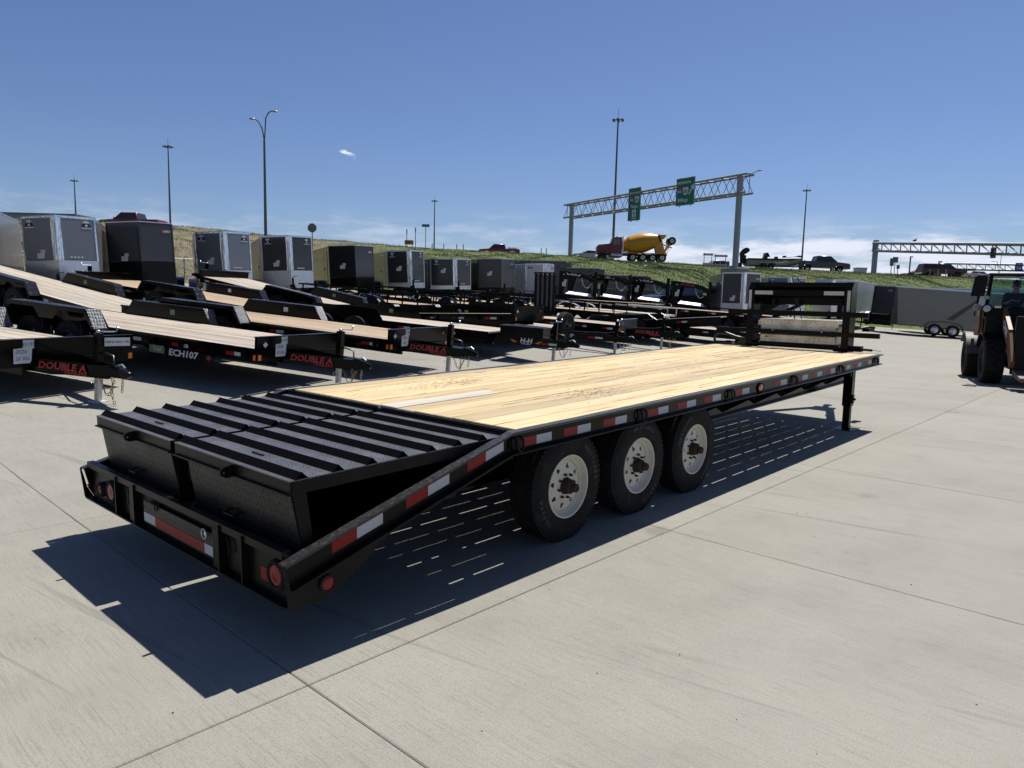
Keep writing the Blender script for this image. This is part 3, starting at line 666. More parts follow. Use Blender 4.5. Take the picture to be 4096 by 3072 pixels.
# landing legs
for y in (.25, my(.25)):
    g = MB(); g.box(7.26, 7.38, y-.06, y+.06, .20, .80); g.box(7.20, 7.262, y-.05, y+.05, .62, .76); leg = g.build('landing_leg', BLACK, T, bevel=.004)
    zf = -7.32*TAU
    g = MB(); g.box(7.275, 7.365, y-.045, y+.045, zf+.012, .202); g.build('inner_tube', BLACKW, leg, bevel=.003)
    g = MB(); g.box(7.17, 7.47, y-.14, y+.14, zf, zf+.012); g.build('foot_plate', BLACKW, leg)
    g = MB(); g.box(7.29, 7.35, y-.075, y-.0605, .24, .36); g.cyl((7.32, y-.1, .30), (7.32, y-.0755, .30), .016, 10); g.build('crank_gearbox', BLACKW, leg)
# flip-over ramps
CLEAT = mat('matt_black_cleat', (.005, .005, .0055), .6, 0, .3); CLEAT.node_tree.nodes['Principled BSDF'].inputs['IOR'].default_value = 1.12
def ramp_part(y0, y1, py0, py1):
    zt = lambda x: .8655+.004*(x+1.445)
    f = MB(); f.box(-1.44, .06, y0, y0+.012, .80, .864); f.box(-1.44, .06, y1-.012, y1, .80, .864); f.box(-1.445, -1.433, y0, y1, .798, .8635)
    f.box(-1.46, -1.4335, y0, y1, .797, .806); f.box(.045, .06, y0+.012, y1-.012, .80, .864)
    for x in (-.98, -.5, -.03): f.box(x-.02, x+.02, y0+.0125, y1-.0125, .81, .856)
    R = f.build('ramp', BLACKW, T)
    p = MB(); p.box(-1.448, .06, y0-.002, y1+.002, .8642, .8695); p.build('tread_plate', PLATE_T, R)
    cl = MB(); hb, hh = .034, .033
    cl.prism([(-hb, 0), (0, hh), (hb, 0), (hb-.007, 0), (0, hh-.008), (-hb+.007, 0)], 'y', 0, y1-y0+.006); me = cl.mesh('cleat', CLEAT, bevel=.0015)
    for k in range(8): link('cleat', me, R, (-1.385+.2015*k, y0-.003, .8697))
    wb = MB()
    for k in range(8):
        x_ = -1.385+.2015*k+.034
        for yw_ in np.arange(y0+.12, y1-.05, .27):
            for j in range(7): wb.ball((x_+rng.uniform(-.002, .002), yw_+j*.006, .8702), .0042, 3)
    o_ = wb.build('weld_bead', BLACKW, R, smooth=60, fix=False); o_['kind'] = 'stuff'
    sl = MB(); sl.box(-1.275, -1.262, (y0+y1)/2-.055, (y0+y1)/2+.055, .869, .8765); sl.build('hand_slot', mat('slot_black', (.003, .003, .003), .9) if 'slot_black' not in bpy.data.materials else bpy.data.materials['slot_black'], R)
    h = MB(); h.add([(-1.437, py0, .80), (-1.437, py1, .80), (-1.385, py1+.02, .49), (-1.385, py0-.005, .49), (-1.431, py0, .80), (-1.431, py1, .80), (-1.379, py1+.02, .49), (-1.379, py0-.005, .49)], [(0, 1, 2, 3), (7, 6, 5, 4), (0, 4, 5, 1), (1, 5, 6, 2), (2, 6, 7, 3), (3, 7, 4, 0)]); h.build('heel_plate', PLATE_V, R)
    for ya_, yb_ in ((py0-.012, py0-.004), (py1+.004, py1+.012)): s_ = MB(); s_.prism([(-1.43, .80), (-1.378, .49), (-1.32, .49), (-1.36, .80)], 'y', ya_, yb_); s_.build('support_leg', BLACKW, R)
    yl = (y0+y1)/2-.06
    l = MB()
    ring = [(.03*math.cos(q)+(-1.48), .024*math.sin(q)+.822) for q in np.linspace(-PI/2, PI/2, 7)[::-1]]
    outl = [(-1.446, .852), (-1.48-.0, .852), (-1.505, .84), (-1.512, .822), (-1.505, .804), (-1.48, .792), (-1.446, .792)]
    hol = [(-1.487+.011*math.cos(q), .822+.011*math.sin(q)) for q in np.linspace(0, 2*PI, 9)[:-1]]
    tr = tessellate_polygon([[Vector((p[0], p[1], 0)) for p in outl], [Vector((p[0], p[1], 0)) for p in hol[::-1]]]); allp = outl+hol[::-1]
    for yy in (yl-.008, yl+.008): l.add([(p[0], yy, p[1]) for p in allp], [tuple(q) for q in tr])
    m_ = len(outl); l.add([(p[0], yl-.008, p[1]) for p in outl]+[(p[0], yl+.008, p[1]) for p in outl], [(i, (i+1) % m_, m_+(i+1) % m_, m_+i) for i in range(m_)])
    l.v = [tuple(Matrix.Rotation(0, 4, 'Z') @ Vector(p)) for p in l.v]
    l.build('hinge_lug', BLACKW, R)
    hx = -1.405; hz = .60; hd = MB(); hy = (y0+y1)/2-.02
    hd.tube([(hx, hy-.05, hz), (hx-.05, hy-.05, hz-.012), (hx-.05, hy+.05, hz-.012), (hx, hy+.05, hz)], .0055, 8); hd.build('grab_handle', BLACKW, R, smooth=40)
ramp_part(.088, 1.286, .10, 1.15); ramp_part(1.345, 2.49, 1.37, 2.44)
# dovetail inner frame and bumper
df = MB()
for y in (.20, .34, .95, 1.31, 1.70, 2.3): df.prism([(-.05, .80), (-1.40, .46), (-1.40, .375), (-.05, .715)], 'y', y, y+.05)
for x in (-.45, -.95): z = .80+x*.25; df.box(x-.03, x+.03, .0605, my(.0605), z-.10, z-.03)
df.build('dovetail_frame', BLACKW, T)
for ya_, yb_ in ((.0605, 1.22), (1.41, my(.0605))): df = MB(); df.prism([(-.03, .735), (-1.44, .372), (-1.44, .366), (-.03, .729)], 'y', ya_, yb_); df.build('dovetail_pan', BLACKW, T)
bp = MB(); bp.box(-1.482, -1.47, .061, my(.061), .30, .545)
bump_o = bp.build('rear_bumper', BLACKW, T)
q = MB(); q.box(-1.512, -1.47, .061, my(.061), .548, .556); q.box(-1.512, -1.506, .061, my(.061), .518, .548); q.build('bumper_top_rail', BLACKW, bump_o)
q = MB(); q.box(-1.525, -1.482, .03, my(.03), .296, .305); q.prism([(-1.525, .296), (-1.453, .27), (-1.44, .27), (-1.44, .296)], 'y', .05, my(.05)); q.build('bumper_lower_lip', BLACKW, bump_o)
for y in (.42, .655, 1.735, 2.02): q = MB(); q.box(-1.522, -1.4825, y-.006, y+.006, .3055, .545); q.build('bumper_gusset', BLACKW, bump_o)
for y in (.655, 1.735): q = MB(); q.box(-1.516, -1.512, y-.07, y+.07, .3055, .50) if False else q.box(-1.514, -1.508, y+.007, y+.075, .31, .52); q.build('bumper_web', BLACKW, bump_o)
q = MB(); q.box(-1.508, -1.500, .665, 1.61, .345, .478); q.build('number_plate_panel', PLATE_V, bump_o)
for (a_, b_, m) in ((.67, .83, TWHITE), (.83, 1.45, TRED), (1.45, 1.605, TWHITE)): q = MB(); q.box(-1.5105, -1.5085, a_, b_, .355, .408); q.build('reflective_tape', m, bump_o)
for (a_, b_) in ((.165, .30), (2.03, 2.33)): q = MB(); q.box(-1.4855, -1.4825, a_, b_, .36, .425); q.build('reflective_tape', TRED, bump_o)
def tail_light(y, z, r, name='tail_light'):
    g = MB(); g.lathe([(r+.020, 0), (r+.020, .024), (r+.012, .034), (r+.001, .030), (r, .0)], 'x', 28); g.v = [(-p[0], p[1], p[2]) for p in g.v]; G_ = g.build(name+'_ring', RUBBER, bump_o, smooth=40, loc=(-1.4835, y, z))
    g = MB(); g.lathe([(r, .0), (r, .022), (r*.85, .029), (r*.5, .027), (r*.3, .031), (.001, .031)], 'x', 28); g.v = [(-p[0], p[1], p[2]) for p in g.v]; g.build(name, LRED, G_, smooth=30)
tail_light(.125, .43, .055); tail_light(2.13, .42, .057); tail_light(2.32, .40, .03)
q = MB(); q.tube([(-1.515+0*0, 1.42+.02*math.cos(a), .475+.02*math.sin(a)) for a in np.linspace(0, 2*PI, 13)[:-1]], .004, 6, closed=True); q.cyl((-1.50, 1.42, .475), (-1.475, 1.42, .475), .014, 10); q.build('lamp_bezel', BLACKW, bump_o, smooth=40)
q = MB(); q.tube([(-1.525, .80+.026*math.cos(a), .468+.026*math.sin(a)) for a in np.linspace(0, 2*PI, 15)[:-1]], .0035, 6, closed=True); q.cyl((-1.508, .80, .468), (-1.52, .80, .468), .012, 10); q.build('pull_ring', ALU, bump_o, smooth=40)
q = MB(); q.tube([(-1.48, .60, .50), (-1.5, .60, .50), (-1.5, .575, .43), (-1.5, .585, .41)], .006, 6); q.tube([(-1.48, 1.87, .50), (-1.5, 1.87, .50), (-1.5, 1.855, .43), (-1.5, 1.865, .40)], .006, 6); q.build('latch_lever', BLACK, bump_o, smooth=40)
# gooseneck
def upright(y0, y1, ):
    q = MB(); q.prism([(8.10, .52), (8.10, 1.795), (8.20, 1.915), (8.36, 1.915), (8.36, .52)], 'y', y0, y1); return q.build('upright', BLACK, T, bevel=.004)
u1 = upright(.53, .635); u2 = upright(2.005, 2.11)
cx_ = (0.5825+2.0575)/2
for (ya, s) in ((.5825, 1), (2.0575, -1)):
    q = MB()
    a = Vector((8.362, ya, 0)); bb = Vector((10.15, cx_-s*.14, 0)); d = (bb-a).normalized(); sdv = Vector((-d.y, d.x, 0))*.05
    prof = [(0, 1.35), (0, 1.915), (1, 1.915), (1, 1.62), (.38, 1.64)]
    L = (bb-a)
    vs = [a+L*t_+sdv+Vector((0, 0, z)) for t_, z in prof]+[a+L*t_-sdv+Vector((0, 0, z)) for t_, z in prof]
    n_ = len(prof); q.add(vs, [tuple(range(n_)), tuple(range(2*n_-1, n_-1, -1))]+[(i, (i+1) % n_, n_+(i+1) % n_, n_+i) for i in range(n_)])
    q.build('neck_arm', BLACK, T)
for bb_ in ((8.105, 8.18, .637, 2.003, 1.70, 1.79), (8.20, 8.35, .637, 2.003, 1.845, 1.912), (8.9, 9.0, .95, 1.70, 1.66, 1.75), (8.60, 8.66, .80, 1.86, 1.56, 1.66), (10.0, 10.35, cx_-.17, cx_+.17, 1.56, 1.917)): q = MB(); q.box(*bb_); q.build('neck_crossbeam', BLACK, T, bevel=.003)
q = MB(); q.cyl((10.18, cx_, .84), (10.18, cx_, 1.58), .05, 14); q.cyl((10.18, cx_, .70), (10.18, cx_, .85), .07, 14); q.build('ball_coupler', BLACKW, T, smooth=40)
q = MB(); q.box(8.045, 8.098, .27, 2.41, 1.40, 1.476); q.build('rack_bar', BLACK, T, bevel=.003)
q = MB(); q.box(8.035, 8.098, .10, 2.60, 1.107, 1.178); q.build('rack_bar', BLACK, T, bevel=.003)
for y in (.9, 1.65): q = MB(); q.cyl((8.03, y, 1.165), (8.036, y, 1.165), .009, 8); q.build('bolt_head', ZINC, T)
for y0, y1 in ((.545, .59), (2.05, 2.095)): q = MB(); q.box(8.0985, 8.0998, y0, y1, 1.478, 1.79); q.build('reflective_tape', TWHITE, T)
for y0, y1 in ((.64, .93), (1.71, 2.0)): q = MB(); q.box(8.1035, 8.1048, y0, y1, 1.72, 1.778); q.build('reflective_tape', TWHITE, T)
q = MB(); q.box(8.20, 8.62, .70, 1.97, .93, .965); q.box(7.94, 8.36, .70, .80, .78, .86); q.box(7.94, 8.36, 1.8, 1.9, .78, .86); q.box(8.10, 8.16, .636, 2.004, .90, .95); q.build('neck_base_frame', BLACK, T)
q = MB(); q.box(7.942, 8.098, .35, 2.24, .868, .876); q.build('step_plate', BLACK, T)
tb = thing('truck_tool_box', 'aluminium tread plate tool box mounted between the black gooseneck uprights', 'tool box', (0, 0, 0)); tb.parent = T
del tb['category']; del tb['label']
q = MB(); q.box(8.22, 8.66, .745, 1.925, .966, 1.235); TBX = q.build('tool_box', ALU_PL, T, bevel=.006); bpy.data.objects.remove(tb)
q = MB(); q.prism([(.715, 1.237), (.715, 1.29), (.755, 1.335), (1.915, 1.335), (1.955, 1.29), (1.955, 1.237)], 'x', 8.20, 8.68); q.build('lid', ALU_PL, TBX, bevel=.004)
q = MB(); q.box(8.216, 8.2195, .745, 1.925, 1.085, 1.095); q.cyl((8.205, 1.82, 1.05), (8.2199, 1.82, 1.05), .012, 10); q.build('seam_strip', INK, TBX)
q = MB(); q.tube([(8.05, 2.62, .91), (8.05, 2.63, 1.0), (8.07, 2.58, 1.07), (8.1, 2.45, 1.075), (8.15, 2.3, 1.02), (8.2, 2.16, .99), (8.22, 2.12, 1.03)], .022, 10); q.build('hydraulic_hose', HOSE, T, smooth=60)
q = MB(); q.cyl((8.15, 2.11, .93), (8.12, 2.30, .93), .04, 4); q.cyl((8.12, 2.30, .935), (8.06, 2.62, .93), .016, 10); q.cyl((8.1, 2.36, .935), (8.09, 2.44, .934), .024, 10); q.build('hydraulic_cylinder', BLACKW, T, smooth=40)
q = MB(); q.box(8.14, 8.26, .36, .53, .895, .975); q.cyl((8.2, .36, .93), (8.2, .22, .925), .018, 10); q.tube([(8.2, .22, .93), (8.2, .1, .915)], .004, 5); q.build('crank_socket', BLACKW, T, smooth=40)
q = MB(); q.tube([(8.75, .55, 1.22), (8.8, .45, 1.24), (8.9, .4, 1.23), (9.0, .42, 1.22)], .014, 6); q.box(8.7, 9.0, .42, .52, 1.17, 1.22); q.build('winch', BLACKW, T)
q = MB(); q.tube([(8.5, 1.55, 1.92), (8.5, 1.57, 2.0), (8.52, 1.50, 2.01), (8.53, 1.47, 1.93)], .009, 8); q.tube([(8.5, 1.45, 1.66), (8.48, 1.5, 1.5), (8.45, 1.47, 1.34)], .010, 8); q.tube([(8.5, 1.5, 1.66), (8.48, 1.4, 1.5), (8.5, 1.38, 1.34)], .008, 8); q.tube([(9.0, .9, 1.6), (9.02, .84, 1.5), (9.0, .86, 1.34)], .010, 8); q.build('brake_cable', HOSE, T, smooth=60)
q = MB(); q.tube([(8.36, .58, 1.2), (9.4, 1.0, 1.60)], .035, 8); q.tube([(8.36, 2.06, 1.2), (9.4, 1.64, 1.60)], .035, 8); q.build('neck_brace', BLACK, T, smooth=40)
# ------------------------------------------------------------------ equipment trailers of the rows behind
_mc = {}
def shared(key, fn):
    if key not in _mc: _mc[key] = fn()
    return _mc[key]
def box_mesh(name, dims, m, bevel=0):
    def f():
        q = MB(); q.box(-dims[0]/2, dims[0]/2, -dims[1]/2, dims[1]/2, -dims[2]/2, dims[2]/2); return q.mesh(name, m, bevel)
    return shared((name, dims, m.name, bevel), f)
def leaf(parent, M, m, s=.05):
    pts = [(0, 1), (.18, .55), (.45, .7), (.38, .2), (.62, .38), (.72, .2), (1, .22), (.85, -.02), (.95, -.12), (.4, -.5), (.45, -.66), (.06, -.58), (.05, -1), (-.05, -1), (-.06, -.58), (-.45, -.66), (-.4, -.5), (-.95, -.12), (-.85, -.02), (-1, .22), (-.72, .2), (-.62, .38), (-.38, .2), (-.45, .7), (-.18, .55)]
    q = MB(); q.prism([(p[0]*s, p[1]*s) for p in pts], 'z', 0, .002); o = q.build('maple_leaf_decal', m, parent); o.matrix_local = M; return o
def chain(parent, pts, m, r=.018, name='safety_chain'):
    """links along a polyline"""
    q = MB(); P = [Vector(p) for p in pts]; k = 0
    for a, b_ in zip(P[:-1], P[1:]):
        L = (b_-a).length; n = max(1, int(L/(r*2.3))); d = (b_-a)/n; dn = d.normalized()
        u = dn.cross(Vector((0, .3, 1))).normalized(); w = dn.cross(u)
        for i in range(n):
            c = a+d*(i+.5); s1 = u if k % 2 else w; k += 1
            q.tube([c+dn*(r*1.55*math.cos(t_))+s1*(r*.8*math.sin(t_)) for t_ in np.linspace(0, 2*PI, 9)[:-1]], r*.27, 5, closed=True)
    return q.build(name, m, parent, smooth=60)
def sticker(parent, M, w, h, seed=0, lines=3, txt=None):
    """hand written price tag: white card cut at one corner, strokes of ink"""
    r = random.Random(seed); q = MB()
    q.prism([(-w/2, -h/2), (w*.3, -h/2), (w*.36, -h*.38), (w/2*.8, h*.12), (w/2, h*.14), (w/2, h/2), (-w*.05, h/2), (-w*.05, h*.16), (-w/2, h*.13)], 'z', 0, .0015)
    o = q.build('price_sticker', STK, parent); o.matrix_local = M
    if txt:
        for k, (s, x, y, sz) in enumerate(txt): text(s, sz, INK, o, Matrix.Translation((x, y, .002)), 'handwriting', .0004, .0, .2)
    else:
        q = MB()
        for l in range(lines):
            y = h*(.33-.27*l); x = -w*.4 if l else 0; 
            while x < w*(.3 if l else .44):
                d = r.uniform(.03, .08)*w; q.bar((x, y+r.uniform(-.04, .04)*h, .002), (x+d, y+r.uniform(-.08, .08)*h, .002), .012*w/.3+.003, .0006, (0, 1, 0)); x += d+r.uniform(.01, .03)*w
        q.build('handwriting', INK, o)
    return o

def fender(parent, y0, y1, xc, half_b, half_t, z0, z1, tread=True, jewel=True):
    """box fender over a tandem: outer trapezoid skirt with wheel cut-outs, top and sloped ends of tread plate"""
    q = MB(); t_ = .008
    o = [(xc-half_b, z0), (xc-half_t, z1), (xc+half_t, z1), (xc+half_b, z0)]
    for (a, b_) in zip(o[:-1], o[1:]):
        d = Vector((b_[0]-a[0], b_[1]-a[1])).normalized(); n = Vector((-d.y, d.x))*t_
        q.prism([a, b_, (b_[0]-n.x, b_[1]-n.y), (a[0]-n.x, a[1]-n.y)], 'y', y0, y1)
    F = q.build('fender', PLATE_F if tread else BLACK, parent)
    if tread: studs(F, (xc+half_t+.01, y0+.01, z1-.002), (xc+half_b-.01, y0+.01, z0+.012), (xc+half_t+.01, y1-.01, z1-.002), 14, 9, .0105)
    yo = y0 if abs(y0) > abs(y1) else y1; s = 1 if yo > 0 else -1
    sk = .13; q = MB()
    inner = [(xc+half_b-.05, z0), (xc+half_t-.03, z1-sk*.55), (xc+.32, z1-sk*.55), (xc+.16, z1-sk*1.75), (xc-.16, z1-sk*1.75), (xc-.32, z1-sk*.55), (xc-half_t+.03, z1-sk*.55), (xc-half_b+.05, z0)]
    poly = o+inner
    tr = tessellate_polygon([[Vector((p[0], p[1], 0)) for p in poly]])
    ya, yb = yo, yo-s*.006
    q.add([(p[0], ya, p[1]) for p in poly]+[(p[0], yb, p[1]) for p in poly], [tuple(k) for k in tr]+[tuple(i+len(poly) for i in k) for k in tr]+[(i, (i+1) % len(poly), len(poly)+(i+1) % len(poly), len(poly)+i) for i in range(len(poly))])
    q.build('fender_skirt', BLACK, F)
    return F
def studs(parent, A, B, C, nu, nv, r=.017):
    """raised buttons of the black tread plate, sun glints put into their colour, spread over the parallelogram A + u(B-A) + v(C-A)"""
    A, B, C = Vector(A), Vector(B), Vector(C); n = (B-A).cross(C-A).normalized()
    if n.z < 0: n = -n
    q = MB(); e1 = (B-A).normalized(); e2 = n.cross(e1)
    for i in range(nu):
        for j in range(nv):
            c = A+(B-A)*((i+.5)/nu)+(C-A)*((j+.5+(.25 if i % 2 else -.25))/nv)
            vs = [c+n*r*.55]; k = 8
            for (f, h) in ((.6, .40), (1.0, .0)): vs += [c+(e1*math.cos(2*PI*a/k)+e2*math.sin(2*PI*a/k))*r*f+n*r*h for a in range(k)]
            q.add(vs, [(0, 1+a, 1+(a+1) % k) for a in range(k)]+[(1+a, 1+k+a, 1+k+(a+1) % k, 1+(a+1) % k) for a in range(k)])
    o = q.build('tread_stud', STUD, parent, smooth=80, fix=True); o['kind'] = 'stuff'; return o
STUD = mat('glint_stud', (.40, .41, .43), .36, 1.0)  # bright metal colour paints sun glints onto studs of black tread plate
def closed_fender(parent, y0, y1, xc, half_b, half_t, z0, z1):
    q = MB(); q.prism([(xc-half_b, z0), (xc-half_t, z1), (xc+half_t, z1), (xc+half_b, z0)], 'y', y0, y1); F = q.build('fender', BLACK, parent, bevel=.012)
    e = .003
    for s in (1, -1):
        q = MB(); q.add([(xc+s*half_t, y0+.01, z1+e), (xc+s*half_t, y1-.01, z1+e), (xc+s*half_b+s*e, y1-.01, z0+e), (xc+s*half_b+s*e, y0+.01, z0+e)], [(0, 1, 2, 3)]); q.build('tread_plate', PLATE_F, F)
    return F

def pose(pos, yawd, pitchd, rolld=0):
    return (pos, (rad(rolld), rad(pitchd), rad(yawd)))
def eq_trailer(name, label, pos, yawd, pitchd, W=2.1, xf=4.2, xr=2.4, dz=.66, header=True, hcol=None, wm=WOODT, brand='da', decal=None, fend='both', hb=1.13, ht=.93, hz=.28, fw_=.27, tongue=1.35, dove=0, seed=1, chaincol=GOLD, tool=False, spare=False, tapes=(), price=None, endrail=False, npl=11, tape_side=True, R=.36, jackdrop=None, group='flat deck equipment trailers in rows', rampup=False, posthead=False, category='trailer', leafcol=WDEC):
    rr_ = random.Random(seed)
    loc, rot = pose(pos, yawd, pitchd)
    t_ = thing(name, label, category, loc, rot, group)
    Mx = Matrix.Translation(loc) @ Matrix.Rotation(rot[2], 4, 'Z') @ Matrix.Rotation(rot[1], 4, 'Y')
    def gz(x, y):
        w = Mx @ Vector((x, y, 0)); return Hf(w.x, w.y)-w.z
    hw = W/2
    # deck
    pwid = (W-.10)/npl
    me = shared(('pl', xf, xr, pwid, wm.name), lambda: (lambda q: q.mesh('plank', wm, .003))(MB().box(-xr, xf-.03, -pwid/2+.004, pwid/2-.004, dz-.04, dz)))
    for k in range(npl): link('plank', me, t_, (0, -hw+.05+pwid*(k+.5), rr_.uniform(-.003, .001)))
    if dove:
        me2 = shared(('dv', dove, pwid, wm.name, xr), lambda: (lambda q: q.mesh('plank', wm, .003))(MB().prism([(-xr-.01, dz), (-xr-dove, dz-.3), (-xr-dove, dz-.34), (-xr-.01, dz-.04)], 'y', -pwid/2+.004, pwid/2-.004)))
        for k in range(npl): link('plank', me2, t_, (0, -hw+.05+pwid*(k+.5), 0))
    q = MB()
    for s in (1, -1):
        q.box(-xr, xf, s*hw-.006*s-.0, s*(hw-.045), dz-.03, dz+.004); q.box(-xr, xf, s*(hw-.03), s*(hw-.045), dz-.17, dz-.03); q.box(-xr, xf, s*hw, s*(hw-.045), dz-.182, dz-.17)
        if dove: q.prism([(-xr, dz+.003), (-xr-dove, dz-.29), (-xr-dove, dz-.40), (-xr, dz-.18)], 'y', s*hw, s*(hw-.04))
    q.build('side_rail', BLACK, t_)
    q = MB()
    for s in (1, -1): q.box(-xr+.1, xf-.05, s*.46-.03, s*.46+.03, dz-.30, dz-.12)
    x = -xr+.2
    while x < xf: q.box(x-.02, x+.02, -hw+.05, hw-.05, dz-.115, dz-.045); x += .5
    q.build('underframe', BLACK, t_)
    # stake pockets
    sp_ = shared(('sp', dz), lambda: MB().box(-.045, .045, -.028, 0, dz-.155, dz-.045).mesh('stake_pocket', BLACK, .004))
    for x in np.arange(hb+.35, xf-.1, .62):
        for s in (-1, 1): link('stake_pocket', sp_, t_, (float(x), s*(hw+.0) if s < 0 else hw+.028, 0))
    # tapes on both sides
    for s in ((-1, 1) if tape_side else ()):
        for x in (tapes or (hb+.6, (hb+xf)/2+.2, xf-.38, -hb-.25)):
            y = s*(hw+.0005)-(.0 if s > 0 else 0)
            yy0, yy1 = (s*(hw-.029), s*(hw-.027))
            for (a_, b_, m) in ((-.17, .0, TRED), (.0, .17, TWHITE)):
                q = MB(); q.box(x+a_*-s if False else x+a_, x+b_, min(yy0, yy1), max(yy0, yy1), dz-.14, dz-.085); q.build('reflective_tape', m, t_)
    # wheels, fenders
    sty = 'black'
    for x in (.47, -.47):
        zc = R-.01
        for s in (-1, 1): wheel(t_, (x, s*(hw+.235), zc), s, R, .2, .2, sty, False, spin=rr_.random()*3)
        q = MB(); q.cyl((x, -hw-.05, R-.05), (x, hw+.05, R-.05), .04, 8); q.build('axle', BLACK, t_)
    z1 = dz+hz
    for s in (-1, 1):
        ya, yb = s*(hw+.012), s*(hw+fw_)
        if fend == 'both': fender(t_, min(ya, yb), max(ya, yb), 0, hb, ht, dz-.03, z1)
        elif fend == 'far_closed':
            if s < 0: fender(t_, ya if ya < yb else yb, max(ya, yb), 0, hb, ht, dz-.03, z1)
            else: closed_fender(t_, min(ya, yb), max(ya, yb), 0, hb, ht, dz-.05, z1)
        elif fend == 'closed': closed_fender(t_, min(ya, yb), max(ya, yb), 0, hb, ht, dz-.05, z1)
    # the inner wall of each fender, facing the deck
    for s in (-1, 1):
        q = MB(); q.prism([(-hb, dz+.006), (-ht, z1-.009), (ht, z1-.009), (hb, dz+.006)], 'y', s*(hw+.002), s*(hw+.010)); o = q.build('fender_inner_wall', BLACK, t_)
        q = MB(); q.box(.1, .22, s*(hw+.0015)-.001, s*(hw+.0015)+.001, dz+.09, dz+.19); q.build('warning_sticker', STK if seed % 2 else GDEC, o)
    # header board
    hc = hcol or BLACK
    if header:
        q = MB(); q.box(xf, xf+.05, -hw, hw, dz-.18, dz+.17); q.box(xf-.01, xf+.062, -hw-.006, hw+.006, dz+.171, dz+.185); q.build('header_board', hc, t_, bevel=.003)
        if posthead:
            q = MB(); q.box(xf-.05, xf+.06, -hw-.02, -hw+.10, dz-.2, dz+.24); q.box(xf-.05, xf+.06, hw-.1, hw+.02, dz-.2, dz+.24); q.build('header_post', BLACK, t_)
        fx = xf+.0515
        for s in (-1, 1):
            q = MB(); q.box(fx, fx+.012, s*(hw-.02), s*(hw-.08), dz-.165, dz-.085); q.box(xf-.01, xf+.03, s*hw, s*(hw+.012), dz-.165, dz-.085) ; q.build('marker_light', LAMB, t_)
            leaf(t_, frame_m((fx, s*(hw-.17), dz+.06), (0, 1, 0), (0, 0, 1)), leafcol if s < 0 else REDPT)
        if price: sticker(t_, frame_m((fx, -hw+.52, dz+.02), (0, 1, 0), (0, 0, 1)), .26, .30, seed, txt=price)
    # tongue
    if tongue:
        xt = xf+tongue; zt = dz-.17
        for s in (-1, 1):
            q = MB(); q.bar((xf-1.0, s*.62, zt), (xt-.18, s*.06, zt), .05, .155); q.bar((xf-1.0, s*.62, zt+.075), (xt-.18, s*.06, zt+.075), .085, .008); q.bar((xf-1.0, s*.62, zt-.075), (xt-.18, s*.06, zt-.075), .085, .008); q.build('tongue_beam', BLACK, t_)
        q = MB(); q.prism([(xt-.35, -.13), (xt-.05, -.05), (xt-.05, .05), (xt-.35, .13)], 'z', zt-.05, zt+.07); q.prism([(xt-.2, zt-.0), (xt-.15, zt+.09), (xt+.02, zt+.06), (xt+.10, zt+.035), (xt+.13, zt-.01), (xt+.1, zt-.04), (xt-.05, zt-.03)], 'y', -.045, .045); q.ball((xt+.08, 0, zt+.005), .05, 6, (1.1, 1, .8)); q.build('coupler', BLACK, t_, bevel=.006)
        q = MB(); q.tube([(xt-.12, 0, zt+.09), (xt-.03, 0, zt+.12), (xt+.03, 0, zt+.08)], .012, 6); q.build('coupler_latch', ZINC, t_, smooth=40)
        xj = xt-.47; q = MB(); q.box(xj-.045, xj+.045, -.045, .045, zt-.1, zt+.48); q.build('jack', BLACK, t_, bevel=.004)
        q = MB(); q.tube([(xj, 0, zt+.48), (xj, 0, zt+.51), (xj+.02, -.05, zt+.51), (xj+.04, .1, zt+.50), (xj+.05, .22, zt+.50), (xj+.05, .24, zt+.535)], .009, 6); q.ball((xj, 0, zt+.495), .028, 5); q.ball((xj+.05, .24, zt+.55), .022, 5, (1, 1, .7)); q.build('jack_handle', ZINC, t_, smooth=40)
        g = gz(xj, 0); q = MB(); q.box(xj-.032, xj+.032, -.032, .032, g+.01, zt-.1)
        jl = q.build('jack_leg', GALVL, t_)
        q = MB(); q.box(xj-.09, xj+.09, -.08, .08, g-.002, g+.012); q.build('foot_plate', GALVL, jl)
        q = MB()
        for z in np.arange(g+.09, zt-.14, .09): q.cyl((xj, -.0335, z), (xj, -.0325, z), .009, 8)
        q.build('pin_hole', INK, jl)
        q = MB(); q.tube([(xj-.01, -.05, (g+zt)/2+.05), (xj+.0, .05, (g+zt)/2+.05)], .007, 6); q.tube([(xj-.03+.03*math.cos(a), -.055, (g+zt)/2+.05+.025*math.sin(a)) for a in np.linspace(0, 2*PI, 10)[:-1]], .003, 5, closed=True); q.build('jack_pin', ZINC, jl, smooth=40)
        xc_ = xt-.22
        chain(t_, [(xc_-.12, -.06, zt-.09), (xc_-.04, -.06, zt-.28), (xc_+.02, -.05, zt-.30), (xc_+.10, -.04, zt-.10)], chaincol)
        chain(t_, [(xc_-.02, .03, zt-.09), (xc_+.0, .01, zt-.33), (xc_+.05, .01, zt-.42)], chaincol)
        chain(t_, [(xc_+.14, .05, zt-.09), (xc_+.13, .05, zt-.26)], chaincol)
        q = MB(); q.tube([(xf-.1, .35, zt+.06), (xj-.25, .1, zt+.14), (xj+.05, .07, zt+.22), (xj+.22, .05, zt+.2), (xj+.25, .03, zt+.09)], .012, 6); q.build('brake_cable', HOSE, t_, smooth=60)
        # lettering along the near side tongue beam
        a = Vector((xf-1.0, -.62-.046, zt)); bb = Vector((xt-.18, -.06-.046, zt)); dr = (bb-a).normalized()
